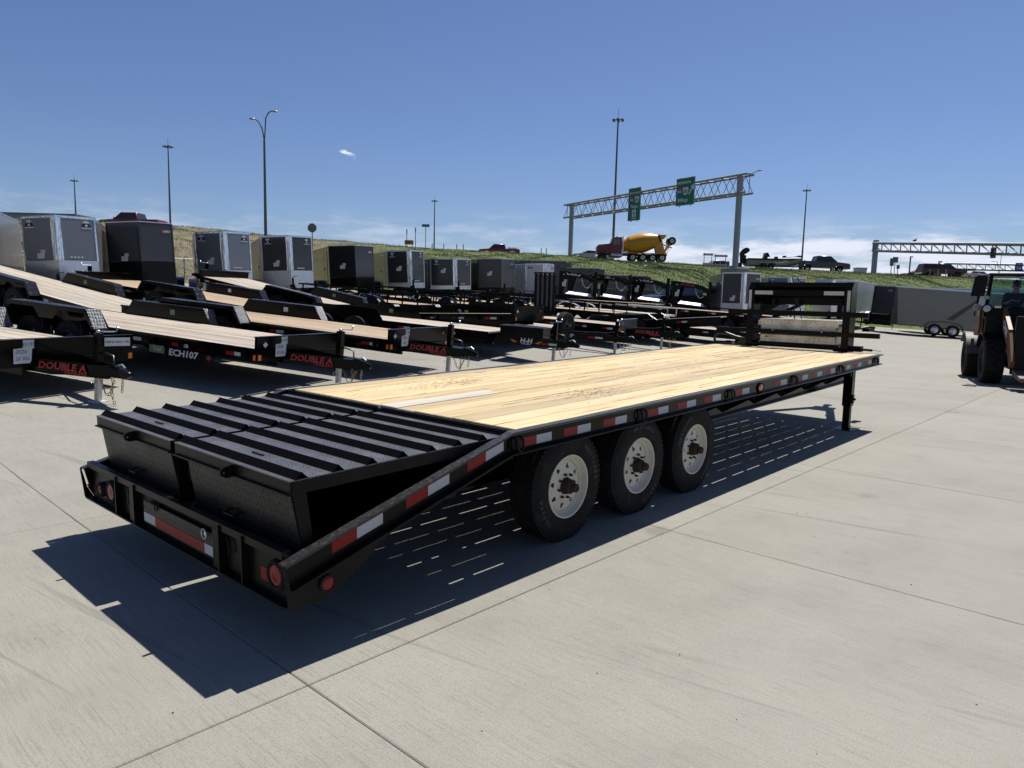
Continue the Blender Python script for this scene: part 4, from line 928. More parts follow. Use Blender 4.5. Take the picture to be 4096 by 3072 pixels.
        if brand == 'da':
            text('DOUBLE A', .12, REDPT, t_, frame_m(a+(bb-a)*.70+Vector((0, -.004, .018)), dr, (0, 0, 1)), 'lettering', .001, .004, .15, sx=1.18)
            text('TRAILERS', .062, REDPT, t_, frame_m(a+(bb-a)*.79+Vector((0, -.004, -.048)), dr, (0, 0, 1)), 'lettering', .001, .0015, .15, sx=1.25)
        elif brand == 'hh':
            text('H-H', .15, WDEC, t_, frame_m(a+(bb-a)*.66+Vector((0, -.005, .012)), dr, (0, 0, 1)), 'lettering', .001, .006, .1, sx=1.05)
            text('TRAILERS', .045, WDEC, t_, frame_m(a+(bb-a)*.66+Vector((0, -.005, -.058)), dr, (0, 0, 1)), 'lettering', .001, .001, .1, sx=1.2)
            for s in (-1, 1):
                q = MB(); q.prism([(0, -.03), (s*.20, .055), (s*.13, .02), (s*.18, -.0), (s*.10, -.01), (s*.12, -.04)], 'z', 0, .0015); o = q.build('flame_decal', ODEC, t_); o.matrix_local = frame_m(a+(bb-a)*(.66+s*.075)+Vector((0, -.004, .0)), dr, (0, 0, 1))
                q = MB(); q.prism([(0, -.02), (s*.13, .03), (s*.09, .005), (s*.07, -.02)], 'z', .002, .003); o2 = q.build('flame_decal', WDEC, t_); o2.matrix_local = o.matrix_local.copy()
        elif brand == 'sl':
            text('SOUTHLAND', .075, WDEC, t_, frame_m(a+(bb-a)*.42+Vector((0, -.005, .015)), dr, (0, 0, 1)), 'lettering', .001, .003, .15, sx=1.25)
            text('TRAILERS', .04, WDEC, t_, frame_m(a+(bb-a)*.47+Vector((0, -.005, -.035)), dr, (0, 0, 1)), 'lettering', .001, .001, .15, sx=1.2)
        if brand in ('hh', 'sl'):
            for (f0, zz) in ((.22, .0), (.86, -.02)) if brand == 'hh' else ((.72, 0),):
                for (e0, e1, m) in ((-.07, 0, TRED), (0, .07, TWHITE)):
                    c0_ = a+(bb-a)*(f0+e0)+Vector((0, -.003, zz)); c1_ = a+(bb-a)*(f0+e1)+Vector((0, -.003, zz)); q = MB(); q.bar(c0_, c1_, .003, .05); q.build('reflective_tape', m, t_)
        if tool:
            q = MB(); q.prism([(xf+.12, -.52), (xt-.68, -.24), (xt-.68, .24), (xf+.12, .52)], 'z', zt+.085, zt+.32); tbx = q.build('tool_box', BLACK, t_, bevel=.006)
            q = MB(); q.prism([(xf+.11, -.535), (xt-.67, -.25), (xt-.67, .25), (xf+.11, .535)], 'z', zt+.322, zt+.335); q.build('lid', PLATE_F, tbx)
            u = Vector((xt-.68-xf-.12, .28, 0)).normalized(); m0 = Vector((xf+.38, -.43, zt+.20))
            for dx, w_, h_, mm in ((0, .10, .05, ZINC), (.24, .13, .07, STK)): q = MB(); q.box(-w_/2, w_/2, -h_/2, h_/2, 0, .004); o = q.build('latch' if mm is ZINC else 'warning_sticker', mm, tbx); o.matrix_local = frame_m(m0+u*dx+Vector((u.y, -u.x, 0))*.003, u, (0, 0, 1))
        if spare:
            q = MB(); q.box(xf+.08, xf+.14, -.75, -.2, zt, dz+.12); q.prism([(xf-.1, dz-.1), (xf+.1, dz-.1), (xf+.1, dz+.22)], 'y', -.8, -.76); q.build('spare_bracket', BLACK, t_)
            sw = wheel(t_, (xf+.35, -.52, dz+.08), -1, .38, .22, .2, 'black', False, name='spare_wheel'); sw.name = 'spare_wheel'; sw.rotation_euler = (0, .3, rad(80))
    if endrail:
        q = MB(); q.box(xf-.05, xf+.0, -hw, hw, dz+.005, dz+.19); q.box(xf-.08, xf+.03, -hw-.02, hw+.02, dz+.191, dz+.215); q.build('header_board', BLACK, t_)
    if rampup:
        for s in (.55,):
            q = MB()
            for k in range(5): q.box(-xr-.12, -xr-.05, s-.24+k*.115, s-.20+k*.115, dz-.25, dz+.95)
            q.box(-xr-.13, -xr-.04, s-.26, s+.29, dz+.951, dz+.99); q.build('loading_ramp', BLACK, t_)
    if decal:
        for (s_, x, z, sz, m, sx) in decal:
            text(s_, sz, m, t_, frame_m((x, -hw-.0015, z), (1, 0, 0), (0, 0, 1)), 'lettering', .001, .004, .1, sx=sx)
    return t_

YF, YB = -23.0, 157.0
def front_to_center(fx, fy, z, yawd, pit, xf, dz=.66):
    a = rad(yawd); d = Vector((math.cos(a), math.sin(a))); c = Vector((fx, fy))-d*xf*math.cos(rad(pit))
    zc = z-dz+math.sin(rad(pit))*xf
    return (c.x, c.y, zc)
P5195 = [('$5195', .05, .09, .068), ('2026', -.04, -.0, .075), ('20\' 83x', -.02, -.09, .06)]
# positive pitch = nose down
t1 = eq_trailer('equipment_trailer', 'flat deck trailer nearest the left edge with a white placard on its jack', front_to_center(-6.1, 9.6, .86, YF, 3.7, 4.2), YF, 3.7, wm=WOODG, seed=3, price=P5195, leafcol=REDPT, tongue=1.18)
xt = 4.2+1.18; zt = .49
q = MB(); q.box(-.16, .16, -.055, .055, 0, .004); o = q.build('placard', STK, t1); o.matrix_local = frame_m((xt-.45, -.0, zt+.4), (.25, .97, 0), (0, 0, 1)) ; o.location = (xt-.36, .19, zt+.37)
text('5200 lb Axles = 10K', .036, INK, o, Matrix.Translation((0, 0, .0045)), 'lettering', .0005, .0008)
t2 = eq_trailer('equipment_trailer', 'flat deck trailer with long grey deck and diamond plated fenders beside the first tongue', front_to_center(-3.4, 11.4, .876, YF, 3.8, 4.15), YF, 3.8, wm=WOODR, seed=4, price=P5195, xf=4.15, xr=2.3, decal=[('ECH107', 2.75, .42, .14, WDEC, 1.25)], tapes=(1.65, 2.65, 3.75), tongue=1.2)
q = MB(); q.box(-.16, .16, -.06, .06, 0, .002); o = q.build('timber_decal', GDEC, t2); o.matrix_local = frame_m((2.2, -1.0515, .44), (1, 0, 0), (0, 0, 1)); text('Trail', .1, STK, o, Matrix.Translation((0, 0, .003)), 'lettering', .0005, 0, .2); leaf(t2, frame_m((3.28, -1.0515, .42), (1, 0, 0), (0, 0, 1)), REDPT, .05)
t3 = eq_trailer('equipment_trailer', 'flat deck trailer with tan planks and tongue pointing at the long pine deck', front_to_center(-1.83, 13.5, .935, YF, 3.8, 4.2), YF, 3.8, wm=WOODT, seed=5, price=[('5,995', .05, .09, .068), ('2026', -.04, -.0, .075), ('82x', -.02, -.09, .06)], tongue=1.15)
hh = eq_trailer('equipment_trailer', 'black trailer with tongue tool box, flame decal and silver chains', front_to_center(-.25, 16.95, .95, YF, 3.3, 3.9), YF, 3.3, W=1.85, xf=3.9, wm=WOODG, brand='hh', header=False, seed=6, tool=True, chaincol=ZINC, tongue=1.75, fend='none', fw_=.2, tapes=(1.7, 2.9))
ex = eq_trailer('equipment_trailer', 'high black trailer with thin wooden deck edge and coloured decal on its frame', (-3.55, 20.75, .47), -25, -1.5, W=1.85, xf=4.35, dz=.74, wm=WOODT, brand=None, seed=7, posthead=True, tongue=0, R=.40, hz=.24, npl=9, tapes=(1.9, 2.75, 3.7), fend='both', rampup=False)
q = MB(); q.box(-.62, .62, -.07, .07, 0, .002); o = q.build('model_decal', REDPT, ex); o.matrix_local = frame_m((2.7, -.926, .36), (1, 0, 0), (0, 0, 1)); text('SUPER LOADER', .10, WDEC, o, Matrix.Translation((-.14, 0, .003)), 'lettering', .0005, .002, .2, sx=1.0); text('EX', .15, ODEC, o, Matrix.Translation((.48, 0, .003)), 'lettering', .0005, .006, .1, sx=1.2)
q = MB(); q.box(-.6, 4.3, -.9251, -.92, .27, .56); q.build('frame_web', BLACK, ex)
sl = eq_trailer('equipment_trailer', 'black trailer with spare tyre standing upright ahead of its deck and white tongue lettering', front_to_center(1.35, 20.35, .93, YF, 3.2, 3.7), YF, 3.2, W=1.9, xf=3.7, wm=WOODR, brand='sl', header=False, seed=8, chaincol=ZINC, spare=True, tongue=2.05, fw_=.22, fend='closed', hb=1.2)
da = eq_trailer('equipment_trailer', 'black trailer with grey steel header board and red tongue lettering behind the spare tyre', front_to_center(3.45, 21.9, 1.0, YF, 3.2, 3.9), YF, 3.2, W=1.95, xf=3.9, wm=WOODR, hcol=mat('brushed_grey_steel', (.11, .11, .115), .45, .5), seed=9, tongue=1.55, fw_=.22, fend='closed')
n5 = eq_trailer('equipment_trailer', 'black tilt trailer with large fender and deck end raised above its frame', (3.95, 24.6, .40), YF, -4.5, W=1.9, xf=3.2, xr=2.2, wm=WOODR, brand=None, tongue=0, header=False, seed=10, R=.39, hb=1.25, ht=.95, hz=.2, fw_=.25, npl=9, tapes=(2.0,))
n7 = eq_trailer('equipment_trailer', 'low black trailer seen between the raised tilt deck and gooseneck uprights', (5.6, 26.9, .30), YF, 3.0, W=1.9, xf=5.0, xr=2.4, dz=.60, wm=WOODR, brand=None, tongue=0, header=False, seed=11, fend='none', npl=9, tapes=(.6, 1.6, 2.6, 3.6))
# row two: header boards at the far end
r2a = eq_trailer('equipment_trailer', 'weathered deck trailer tilted steeply below the silver enclosed trailer', (-12.32, 19.09, 1.71-.66), YB, -9.4, wm=WOODG, seed=12, xf=4.0, xr=3.6, dove=1.1, tongue=1.3, header=False, fend='both', brand=None)
r2b = eq_trailer('equipment_trailer', 'flat deck trailer with a black rail across its far end', (-8.76, 20.33, 1.587-.66), YB, -5.9, wm=WOODT, seed=13, xf=3.9, xr=2.7, endrail=True, header=False, tongue=1.3, brand=None, npl=10)
r2c = eq_trailer('equipment_trailer', 'tan deck trailer tilted up towards the silver enclosed trailer with side door', (-6.37, 22.94, 1.515-.66), YB, -10.1, wm=WOODR, seed=14, xf=3.9, xr=3.9, endrail=True, header=False, tongue=1.3, brand=None, npl=10)
# deck-over trailer in the distance
def deck_over(name, label, pos, yawd, pit, L0, L1, W, dz, wm, group=None):
    loc, rot = pose(pos, yawd, pit); t_ = thing(name, label, 'trailer', loc, rot, group)
    hw = W/2; npl = 12; pwid = (W-.1)/npl
    me = MB().box(-L0, L1, -pwid/2+.004, pwid/2-.004, dz-.04, dz).mesh('plank', wm, .003)
    for k in range(npl): link('plank', me, t_, (0, -hw+.05+pwid*(k+.5), 0))
    q = MB()
    for s in (-1, 1): q.box(-L0, L1, s*hw, s*(hw-.045), dz-.15, dz+.002); q.box(-L0+.3, L1, s*.5-.04, s*.5+.04, dz-.42, dz-.151)
    q.build('side_rail', BLACK, t_)
    for x in np.arange(-L0+.5, L1-.3, 1.15):
        for (a_, b_, m) in ((-.17, 0, TRED), (0, .17, TWHITE)): q = MB(); q.box(x+a_, x+b_, -hw-.0025, -hw-.0005, dz-.11, dz-.05); q.build('reflective_tape', m, t_)
    for x in (-.5, .5):
        for s in (-1, 1): wheel(t_, (x, s*(hw-.05), .4), s, .40, .22, .2, 'black', False)
        q = MB(); q.cyl((x, -hw+.2, .38), (x, hw-.2, .38), .05, 8); q.build('axle', BLACK, t_)
    return t_
n6 = deck_over('flat_deck_trailer', 'long black deck-over trailer with pale planks crossing behind the rack bars', (9.9, 31.5, .32), YF, 3.2, 6.2, 3.4, 2.4, 1.0, WOODT)
d7 = deck_over('flat_deck_trailer', 'pale deck just below the dark gooseneck necks by the block wall', (2.2, 36.6, .95), YF, 2.0, 4.5, 5.2, 2.2, .85, WOODT)

# utility trailers with rails
def utility(label, pos, yawd, pit, L0, L1, W, rail_h=.38, m=BLACK, wm=WOODT, style='black', posts=.6, R=.33, single=False):
    loc, rot = pose(pos, yawd, pit); t_ = thing('utility_trailer', label, 'trailer', loc, rot, 'railed utility trailers'); dz = .52; hw = W/2
    q = MB(); q.box(-L0, L1, -hw, hw, dz-.12, dz-.05)
    q.build('underframe', m, t_)
    npl = 9; pwid = (W-.1)/npl; me = MB().box(-L0+.03, L1-.03, -pwid/2+.004, pwid/2-.004, dz-.045, dz).mesh('plank', wm, .003)
    for k in range(npl): link('plank', me, t_, (0, -hw+.05+pwid*(k+.5), 0))
    for s in (-1, 1):
        q = MB(); q.box(-L0, L1, s*hw-.025, s*hw+.025, dz+rail_h-.05, dz+rail_h); q.box(-L0, L1, s*hw-.02, s*hw+.02, dz-.05, dz+.0)
        for x in np.arange(-L0+.02, L1+.01, posts): q.box(float(x)-.02, float(x)+.02, s*hw-.02, s*hw+.02, dz, dz+rail_h-.05)
        q.build('rail', m, t_)
    q = MB(); q.box(L1-.02, L1+.03, -hw, hw, dz+rail_h-.05, dz+rail_h); q.build('front_rail', m, t_)
    for x in ((.42, -.42) if not single else (0,)):
        for s in (-1, 1): wheel(t_, (x, s*(hw+.22), R), s, R, .19, .19, style, False)
    hbx = .95 if not single else .5
    for s in (-1, 1):
        a_, b_ = s*(hw+.03), s*(hw+.25); q = MB()
        pts = [(hbx*math.cos(a)*1.0, R+.04+(R+.06)*math.sin(a)**.6 if math.sin(a) > 0 else R+.04) for a in np.linspace(0, PI, 13)]
        q2 = [(p[0]*.97, p[1]-.012) for p in pts][::-1]; q.prism(pts+q2, 'y', min(a_, b_), max(a_, b_)); q.build('fender', m, t_, smooth=40)
    for s in (-1, 1): q = MB(); q.bar((L1, s*hw*.8, dz-.09), (L1+1.1, 0, dz-.09), .06, .08); q.build('tongue_beam', m, t_)
    return t_
utility('black railed utility trailer in front of the gloss black enclosed trailer', (-4.9, 26.0, Hf(-4.9, 26.)), YB, -3.6, 3.4, 2.8, 1.95)
utility('black railed utility trailer below the paired charcoal enclosed trailers', (-2.6, 28.3, Hf(-2.6, 28.3)), YB, -3.4, 3.6, 2.8, 1.95)
utility('black railed utility trailer with long rails below the slate and white enclosed trailers', (.2, 30.4, Hf(.2, 30.4)), YB, -3.0, 4.4, 2.9, 2.0)
utility('bare aluminium utility trailer with bright rails behind the standing ramps', (2.4, 32.0, Hf(2.4, 32.)), YB, -3.0, 4.6, 2.4, 2.0, .3, ALU, WOODG, posts=3.4)
ut = utility('small black utility trailer with white wheel and folded aluminium gate', (8.55, 33.6, Hf(8.55, 33.6)), -12, 2, 1.2, 3.4, 1.7, .45, BLACK, WOODT, 'white', .9, .34, True)
q = MB(); q.box(-1.24, -1.20, -.95, .95, .25, .98); g_ = q.build('tailgate', ALU, ut)
for k in range(7):
    q = MB(); q.box(-1.2465, -1.2415, -.45+k*.13, -.37+k*.13, .72, .88); q.build('gate_slot', INK, g_)
lr = thing('loading_ramp_stack', 'tall black loading ramps standing upright with pale stripes behind the tool box trailer', 'ramp', (1.0, 24.2, Hf(1.0, 24.2)), (0, 0, rad(-20)))
for k in range(5): q = MB(); q.box(-.33+k*.16, -.26+k*.16, -.06, .03, .02, 1.95); q.build('ramp_channel', BLACK, lr)
for k in range(4): q = MB(); q.box(-.255+k*.16, -.185+k*.16, -.01, .0, .05, 1.93); q.build('ramp_tread', mat('ramp_grey', (.1, .1, .105), .4, .6) if 'ramp_grey' not in bpy.data.materials else bpy.data.materials['ramp_grey'], lr)
q = MB(); q.box(-.35, .40, -.08, .05, 1.951, 2.0); q.build('ramp_top', BLACK, lr)

# ------------------------------------------------------------------ gooseneck trailers by the wall
def goose(label, x, y, brand, lid=True):
    loc, rot = pose((x, y, Hf(x, y)), YF+4, 1.0); t_ = thing('gooseneck_trailer', label, 'trailer', loc, rot, 'gooseneck trailers by the block wall')
    for s in (-.95, .95):
        q = MB(); q.prism([(-.06, .55), (-.06, 2.02), (1.35, 1.84), (2.02, 1.55), (2.02, 1.33), (1.28, 1.62), (.42, 1.70), (.22, .85), (.18, .55)], 'y', s*.96-.04, s*.96+.04) if s < 0 else q.prism([(-.06, .55), (-.06, 2.02), (1.35, 1.84), (2.02, 1.55), (2.02, 1.33), (1.28, 1.62), (.42, 1.70), (.22, .85), (.18, .55)], 'y', s*.96-.04, s*.96+.04)
        q.build('neck_side_plate', BLACK, t_)
    q = MB(); q.box(-.02, .08, -.86, .86, 1.86, 1.95); q.box(1.6, 2.0, -.94, .94, 1.40, 1.60); q.build('neck_crossbeam', BLACK, t_)
    q = MB(); q.box(1.88, 2.04, -.95, -.80, .5, 1.98); q.box(1.9, 2.02, .8, .95, .5, 1.9); q.cyl((1.8, 0, .9), (1.8, 0, 1.45), .07, 10); q.build('coupler_post', BLACK, t_)
    q = MB(); q.prism([(.25, .75), (1.75, .62), (1.78, .35), (.22, .35)], 'y', -.9, .9); o = q.build('tool_box', BLACK, t_)
    q = MB(); q.add([(.30, -.92, .79), (1.72, -.92, .665), (1.64, -.55, .80), (.40, -.55, .92), ], [(0, 1, 2, 3)]); q.prism([(.30, .76), (1.72, .64), (1.72, .662), (.30, .785)], 'y', -.92, .6); q.build('lid', ALU_NOSE, o)
    q = MB(); q.box(-6, -.07, -1.05, 1.05, .55, .70); q.build('deck_frame', BLACK, t_)
    npl = 8; pwid = 2.0/npl; me = shared(('gpl',), lambda: MB().box(-5.95, -.1, -pwid/2+.005, pwid/2-.005, .702, .74).mesh('plank', WOODT))
    for k in range(npl): link('plank', me, t_, (0, -1.0+pwid*(k+.5), 0))
    for x_ in (-2.6, -3.55):
        for s in (-1, 1): wheel(t_, (x_, s*1.28, .37), s, .37, .2, .2, 'black', False)
    for s in (-1, 1):
        a_, b_ = s*1.06, s*1.3; q = MB(); q.prism([(-4.2, .62), (-4.0, .86), (-2.15, .86), (-1.95, .62), (-2.02, .62), (-2.2, .84), (-3.95, .84), (-4.12, .62)], 'y', min(a_, b_), max(a_, b_)); q.build('fender', BLACK, t_)
    for x_, m in ((.15, TWHITE), (.9, TRED), (1.0, TWHITE)): q = MB(); q.box(x_, x_+.1, -.953-.0, -.9525, 1.79-.06*x_, 1.83-.06*x_); q.build('reflective_tape', m, t_)
    c = REDPT if brand == 'DOUBLE A' else WDEC
    text(brand, .17 if brand != 'DOUBLE A' else .13, c, t_, frame_m((.72, -.955, 1.80), (1, 0, -.10), (0, 0, 1)), 'lettering', .001, .005, .1, sx=1.1)
    if brand == 'H-H':
        for s in (-1, 1): q = MB(); q.prism([(s*.18, -.03), (s*.42, .07), (s*.3, -.05)], 'z', 0, .0015); o = q.build('wing_decal', WOODW if False else WDEC, t_); o.matrix_local = frame_m((.72, -.955, 1.80), (1, 0, -.1), (0, 0, 1))
    sticker(t_, frame_m((.24, -.955, 1.35), (1, 0, 0), (0, 0, 1)), .24, .36, int(x*10))
    chain(t_, [(1.2, -1.0, 1.62), (1.28, -1.0, 1.3), (1.42, -1.0, 1.12), (1.6, -1.0, 1.14), (1.75, -1.0, 1.35)], ZINC, .035)
    q = MB(); q.box(-.3, -.18, -1.15, -1.0, .3, 1.2); q.build('landing_leg', BLACK, t_)
    g = Hf(x, y); q = MB(); q.box(-.28, -.2, -1.12, -1.04, 0.0, .3); q.build('foot', GALVL, t_)
    return t_
goose('black gooseneck neck with pale lid and winged decal leftmost before the block wall', 2.75, 40.0, 'H-H')
goose('black gooseneck neck with stickers behind its chain second along the block wall', 4.72, 41.0, 'HH')
goose('black gooseneck neck with bright lid and winged lettering third along the block wall', 7.0, 41.9, 'H-H')
goose('black gooseneck neck with red lettering at the low end of the block wall', 9.0, 40.6, 'DOUBLE A')

# ------------------------------------------------------------------ enclosed V-nose trailers
def vnose(label, cx, cy, zg, face, W, Hb, skin, sideskin, trim, guard, L=5.2, V=.78, door=True, logo='peak', fend_m=None, stick=True, seed=0, ph=1.5, wpos=None, rooftrim=None, roll=0, wheels=True, bodyz=.42, tilt=0, whstyle='black', group='enclosed V nose cargo trailers'):
    """origin between the two nose corners; local +x = forward (towards the tongue)"""
    t_ = thing('enclosed_trailer', label, 'trailer', (cx, cy, zg), (rad(roll), rad(tilt), rad(face)), group); hw = W/2; z0 = bodyz; z1 = Hb
    plan = [(-L, -hw), (0, -hw), (V, 0), (0, hw), (-L, hw)]
    q = MB(); q.prism([(-L, -hw), (-.02, -hw), (-.02, hw), (-L, hw)], 'z', z0, z1-.05); q.build('body', sideskin, t_)
    q = MB(); q.prism([(p[0]*1.0+(.01 if p[0] > 0 else 0), p[1]*1.005) for p in plan], 'z', z1-.045, z1); q.build('roof_trim', rooftrim or trim, t_)
    q = MB(); q.prism([(-L+.02, -hw+.03), (-.0, -hw+.03), (V-.02, 0), (0, hw-.03), (-L+.02, hw-.03)], 'z', z1, z1+.03); q.build('roof', ALU, t_)
    gz_ = max(z0+.1, z1-ph)
    for s in (-1, 1):
        a = Vector((0, s*hw, 0)); bb = Vector((V, 0, 0)); d = (bb-a).normalized(); n = Vector((d.y, -d.x, 0))*(1 if s > 0 else -1)
        if n.x < 0: n = -n
        Lp = (bb-a).length
        def pan(p, q_, zz0, zz1, off, m, nm, par=None):
            e0 = a+d*p+n*off; e1 = a+d*q_+n*off; i0 = a+d*p+n*(off-.03); i1 = a+d*q_+n*(off-.03)
            mb = MB(); mb.add([(*e0.xy, zz0), (*e1.xy, zz0), (*e1.xy, zz1), (*e0.xy, zz1), (*i0.xy, zz0), (*i1.xy, zz0), (*i1.xy, zz1), (*i0.xy, zz1)], [(0, 1, 2, 3), (4, 5, 6, 7), (0, 1, 5, 4), (2, 3, 7, 6), (0, 3, 7, 4), (1, 2, 6, 5)]); return mb.build(nm, m, par or t_)
        P = pan(.05, Lp-.09, gz_+.02, z1-.05, 0, skin, 'nose_panel')
        pan(.0, Lp-.0, z0, gz_, .004, guard, 'stone_guard', P)
        pan(-.0, .05, gz_, z1-.046, .008, trim, 'corner_trim', P)
        pan(Lp-.16 if trim in (CHROME, ALU) else Lp-.09, Lp+.012, gz_+.003, z1-.046, .012, CHROME if trim in (CHROME, ALU) else trim, 'nose_trim', P)
        # logo on the panel
        # reading direction: left to right for someone facing the panel
        rx = d if s < 0 else -d
        def at_(f, z): e = a+d*(Lp*f)+n*.006; return (e.x, e.y, z)
        if logo == 'peak':
            c0 = at_(.24, z1-.22); M = frame_m(c0, rx, (0, 0, 1))
            mb = MB(); mb.prism([(-.17, -.07), (-.10, .045), (.10, .045), (.17, -.07)], 'z', 0, .002); o = mb.build('logo_plate', INK, P); o.matrix_local = M
            mb = MB(); mb.prism([(-.18, -.085), (.18, -.085), (.14, -.11), (-.14, -.11)], 'z', 0, .003); mb.prism([(-.11, .055), (.11, .055), (.09, .085), (-.09, .085)], 'z', 0, .003); mb.prism([(-.05, -.045), (0, .03), (.035, .0), (.05, -.045)], 'z', .002, .004); mb.prism([(-.085, .09), (-.06, .125), (-.03, .10), (0, .14), (.03, .10), (.06, .125), (.085, .09)], 'z', 0, .003); o2 = mb.build('logo_mountain', WDEC, o)
        elif logo == 'arrow' and s > 0:
            c0 = at_(.25, z1-.28); M = frame_m(c0, rx, (0, 0, 1))
            mb = MB(); mb.prism([(-.16, 0), (-.08, .08), (-.08, .04), (-.02, .04), (-.02, -.04), (-.08, -.04), (-.08, -.08)], 'z', 0, .002); o = mb.build('logo_arrow', REDPT, P); o.matrix_local = M
            text('AERO', .11, WDEC, o, Matrix.Translation((.08, 0, .003)), 'lettering', .0005, .003, .2)
        if s < 0 and stick: sticker(P, frame_m(at_(.52, z0+1.05), rx, (0, 0, 1)), .30, .26, seed)
        if s > 0 and logo == 'peak':
            mb = MB()
            for k in range(4): mb.box(-.2+k*.11, -.13+k*.11, -.025, .025, 0, .002)
            o = mb.build('warning_sticker', STK, P); o.matrix_local = frame_m(at_(.55, gz_+.10), rx, (0, 0, 1))
    # side doors, wheels, fenders, tongue
    for s in (-1, 1):
        y = s*(hw+.002)
        for x in np.arange(-L, .0, .41):
            pass
        q = MB(); q.box(-.06, 0.0, y-.004, y+.004, z0, z1-.046); q.box(-L, -.06, y-.004, y+.004, z0, z0+.06); q.build('side_trim', trim, t_)
        if wheels:
            wp = wpos if wpos is not None else -L*.55
            for x in (wp-.47, wp+.47): wheel(t_, (x, s*(hw+.24), .345), s, .345, .2, .2, whstyle, False)
            q = MB(); pts = [(wp+1.0*math.cos(a), .36+.50*max(0, math.sin(a))**.45) for a in np.linspace(0, PI, 15)]; q.prism(pts+[(p[0]*1.0+(wp-p[0])*.05, p[1]-.03) for p in pts][::-1], 'y', min(s*(hw+.005), s*(hw+.27)), max(s*(hw+.005), s*(hw+.27))); q.build('fender', fend_m or trim, t_, smooth=50)
    if door:
        y = -hw-.006; q = MB(); q.box(-1.35, -.55, y-.004, y+.0035, z0+.08, z1-.22); o = q.build('side_door', sideskin, t_)
        q = MB()
        for (a_, b_, c_, d_) in ((-1.38, -1.345, z0+.07, z1-.2), (-.555, -.52, z0+.07, z1-.2)): q.box(a_, b_, y-.01, y+.003, c_, d_)
        q.box(-1.38, -.52, y-.0102, y+.003, z1-.199, z1-.165); q.build('door_frame', trim, o)
        q = MB(); q.box(-1.28, -1.2, y-.03, y-.004, z0+.9, z0+1.0); q.build('door_handle', INK, o)
    for s in (-1, 1): q = MB(); q.bar((-.1, s*.7, z0-.06), (V+1.05, 0, z0-.06), .05, .1); q.build('tongue_beam', BLACK, t_)
    q = MB(); q.box(V+.98, V+1.22, -.05, .05, z0-.08, z0+.0); q.ball((V+1.22, 0, z0-.03), .05, 5); q.build('coupler', BLACK, t_)
    q = MB(); q.box(V+.42, V+.50, -.04, .04, z0-.3, z0+.42); q.tube([(V+.46, 0, z0+.42), (V+.46, 0, z0+.47), (V+.46, .16, z0+.47), (V+.46, .16, z0+.52)], .012, 6); q.box(V+.2, V+.38, -.1, .1, z0-.0, z0+.14); jk = q.build('jack', BLACK, t_)
    q = MB(); q.box(V+.435, V+.485, -.025, .025, -.02, z0-.3); q.box(V+.38, V+.54, -.08, .08, -.03, -.01); q.build('jack_leg', GALVL, jk)
    chain(t_, [(V+.9, .05, z0-.12), (V+.95, .06, z0-.3), (V+1.05, .02, z0-.14)], ZINC, .02)
    return t_
F_ = -65+360-360
GUA = ALU_NOSE; GUB = BLACK
E = [(-16.15, 20.7, 1.95, 2.72, P_SILV, P_SILV, CHROME, GUA, 'peak', 'silver enclosed trailer cut off by the left edge of the photo', False),
     (-14.12, 22.7, 1.98, 2.60, P_SILV, P_SILV, CHROME, GUA, 'peak', 'silver V nose enclosed trailer with bright stone guard left of the matte black one', False),
     (-13.1, 25.6, 2.09, 2.65, P_SLATE, P_BLK, P_BLK, GUB, 'arrow', 'slate and black enclosed trailer with arrow logo between two silver trailers', False),
     (-11.33, 28.4, 2.02, 2.55, P_SILV, P_SILV, CHROME, GUA, 'peak', 'silver enclosed trailer with side door right of the slate and black one', True),
     (-9.87, 31.7, 2.13, 2.62, P_CHAR, P_CHAR, ALU, GUA, 'peak', 'charcoal enclosed trailer with bright trim right beside the second full silver one', True),
     (-7.92, 35.5, 2.18, 2.42, P_BLK, P_BLK, P_BLK, GUB, 'arrow', 'all gloss black enclosed trailer without bright trim', True),
     (-5.8, 39.0, 2.06, 2.40, P_CHAR, P_BLK, ALU, GUA, 'peak', 'charcoal enclosed trailer with bright trim right of the gloss black one', True),
     (-3.63, 41.5, 2.45, 2.14, P_CHAR, P_CHAR, ALU, GUA, 'peak', 'lower charcoal enclosed trailer left of the large slate panelled one', True),
     (-1.1, 44.0, 2.45, 2.32, P_SLATE, P_BLK, P_BLK, GUB, 'arrow', 'black enclosed trailer with slate grey panels left of the white one', True),
     (1.65, 46.5, 2.05, 2.27, P_WHITE, P_WHITE, CHROME, ALU, 'peak', 'white enclosed trailer in front of the block wall', True)]
for i, (x, y, W, Hb, sk, sd_, tr_, gu_, lg, lab, dr) in enumerate(E):
    vnose(lab, x, y, Hf(x, y), F_, W, Hb+.0, sk, sd_, tr_, gu_, door=dr, logo=lg, seed=i+20, fend_m=(P_SILV if sk is P_SILV else BLACK), roll=2.6 if i < 7 else 1.5, ph=[1.3, 1.32, 1.34, 1.44, 1.46, 1.5, 1.68, 1.5, 1.7, 1.75][i])
vnose('dark grey enclosed trailer with aluminium corner trim left of the gooseneck uprights', 11.35, 36.2, Hf(11.35, 36.2), 262, 1.85, 2.72, P_SLATE, P_CHAR, ALU, ALU, logo='arrow', seed=41, door=False)
vnose('light silver enclosed trailer seen above the gooseneck crossbeams', 15.1, 40.2, Hf(15.1, 40.2), 265, 2.1, 2.75, P_SILV, P_SILV, ALU, ALU, logo='peak', seed=42, door=False)
vnose('long white enclosed trailer partly hidden behind the right gooseneck upright', 19.6, 44.2, Hf(18.9, 43.6)+.2, 235, 2.3, 2.70, P_WHITE, P_WHITE, ALU, ALU, L=8, logo='none', seed=43, door=False, stick=False)
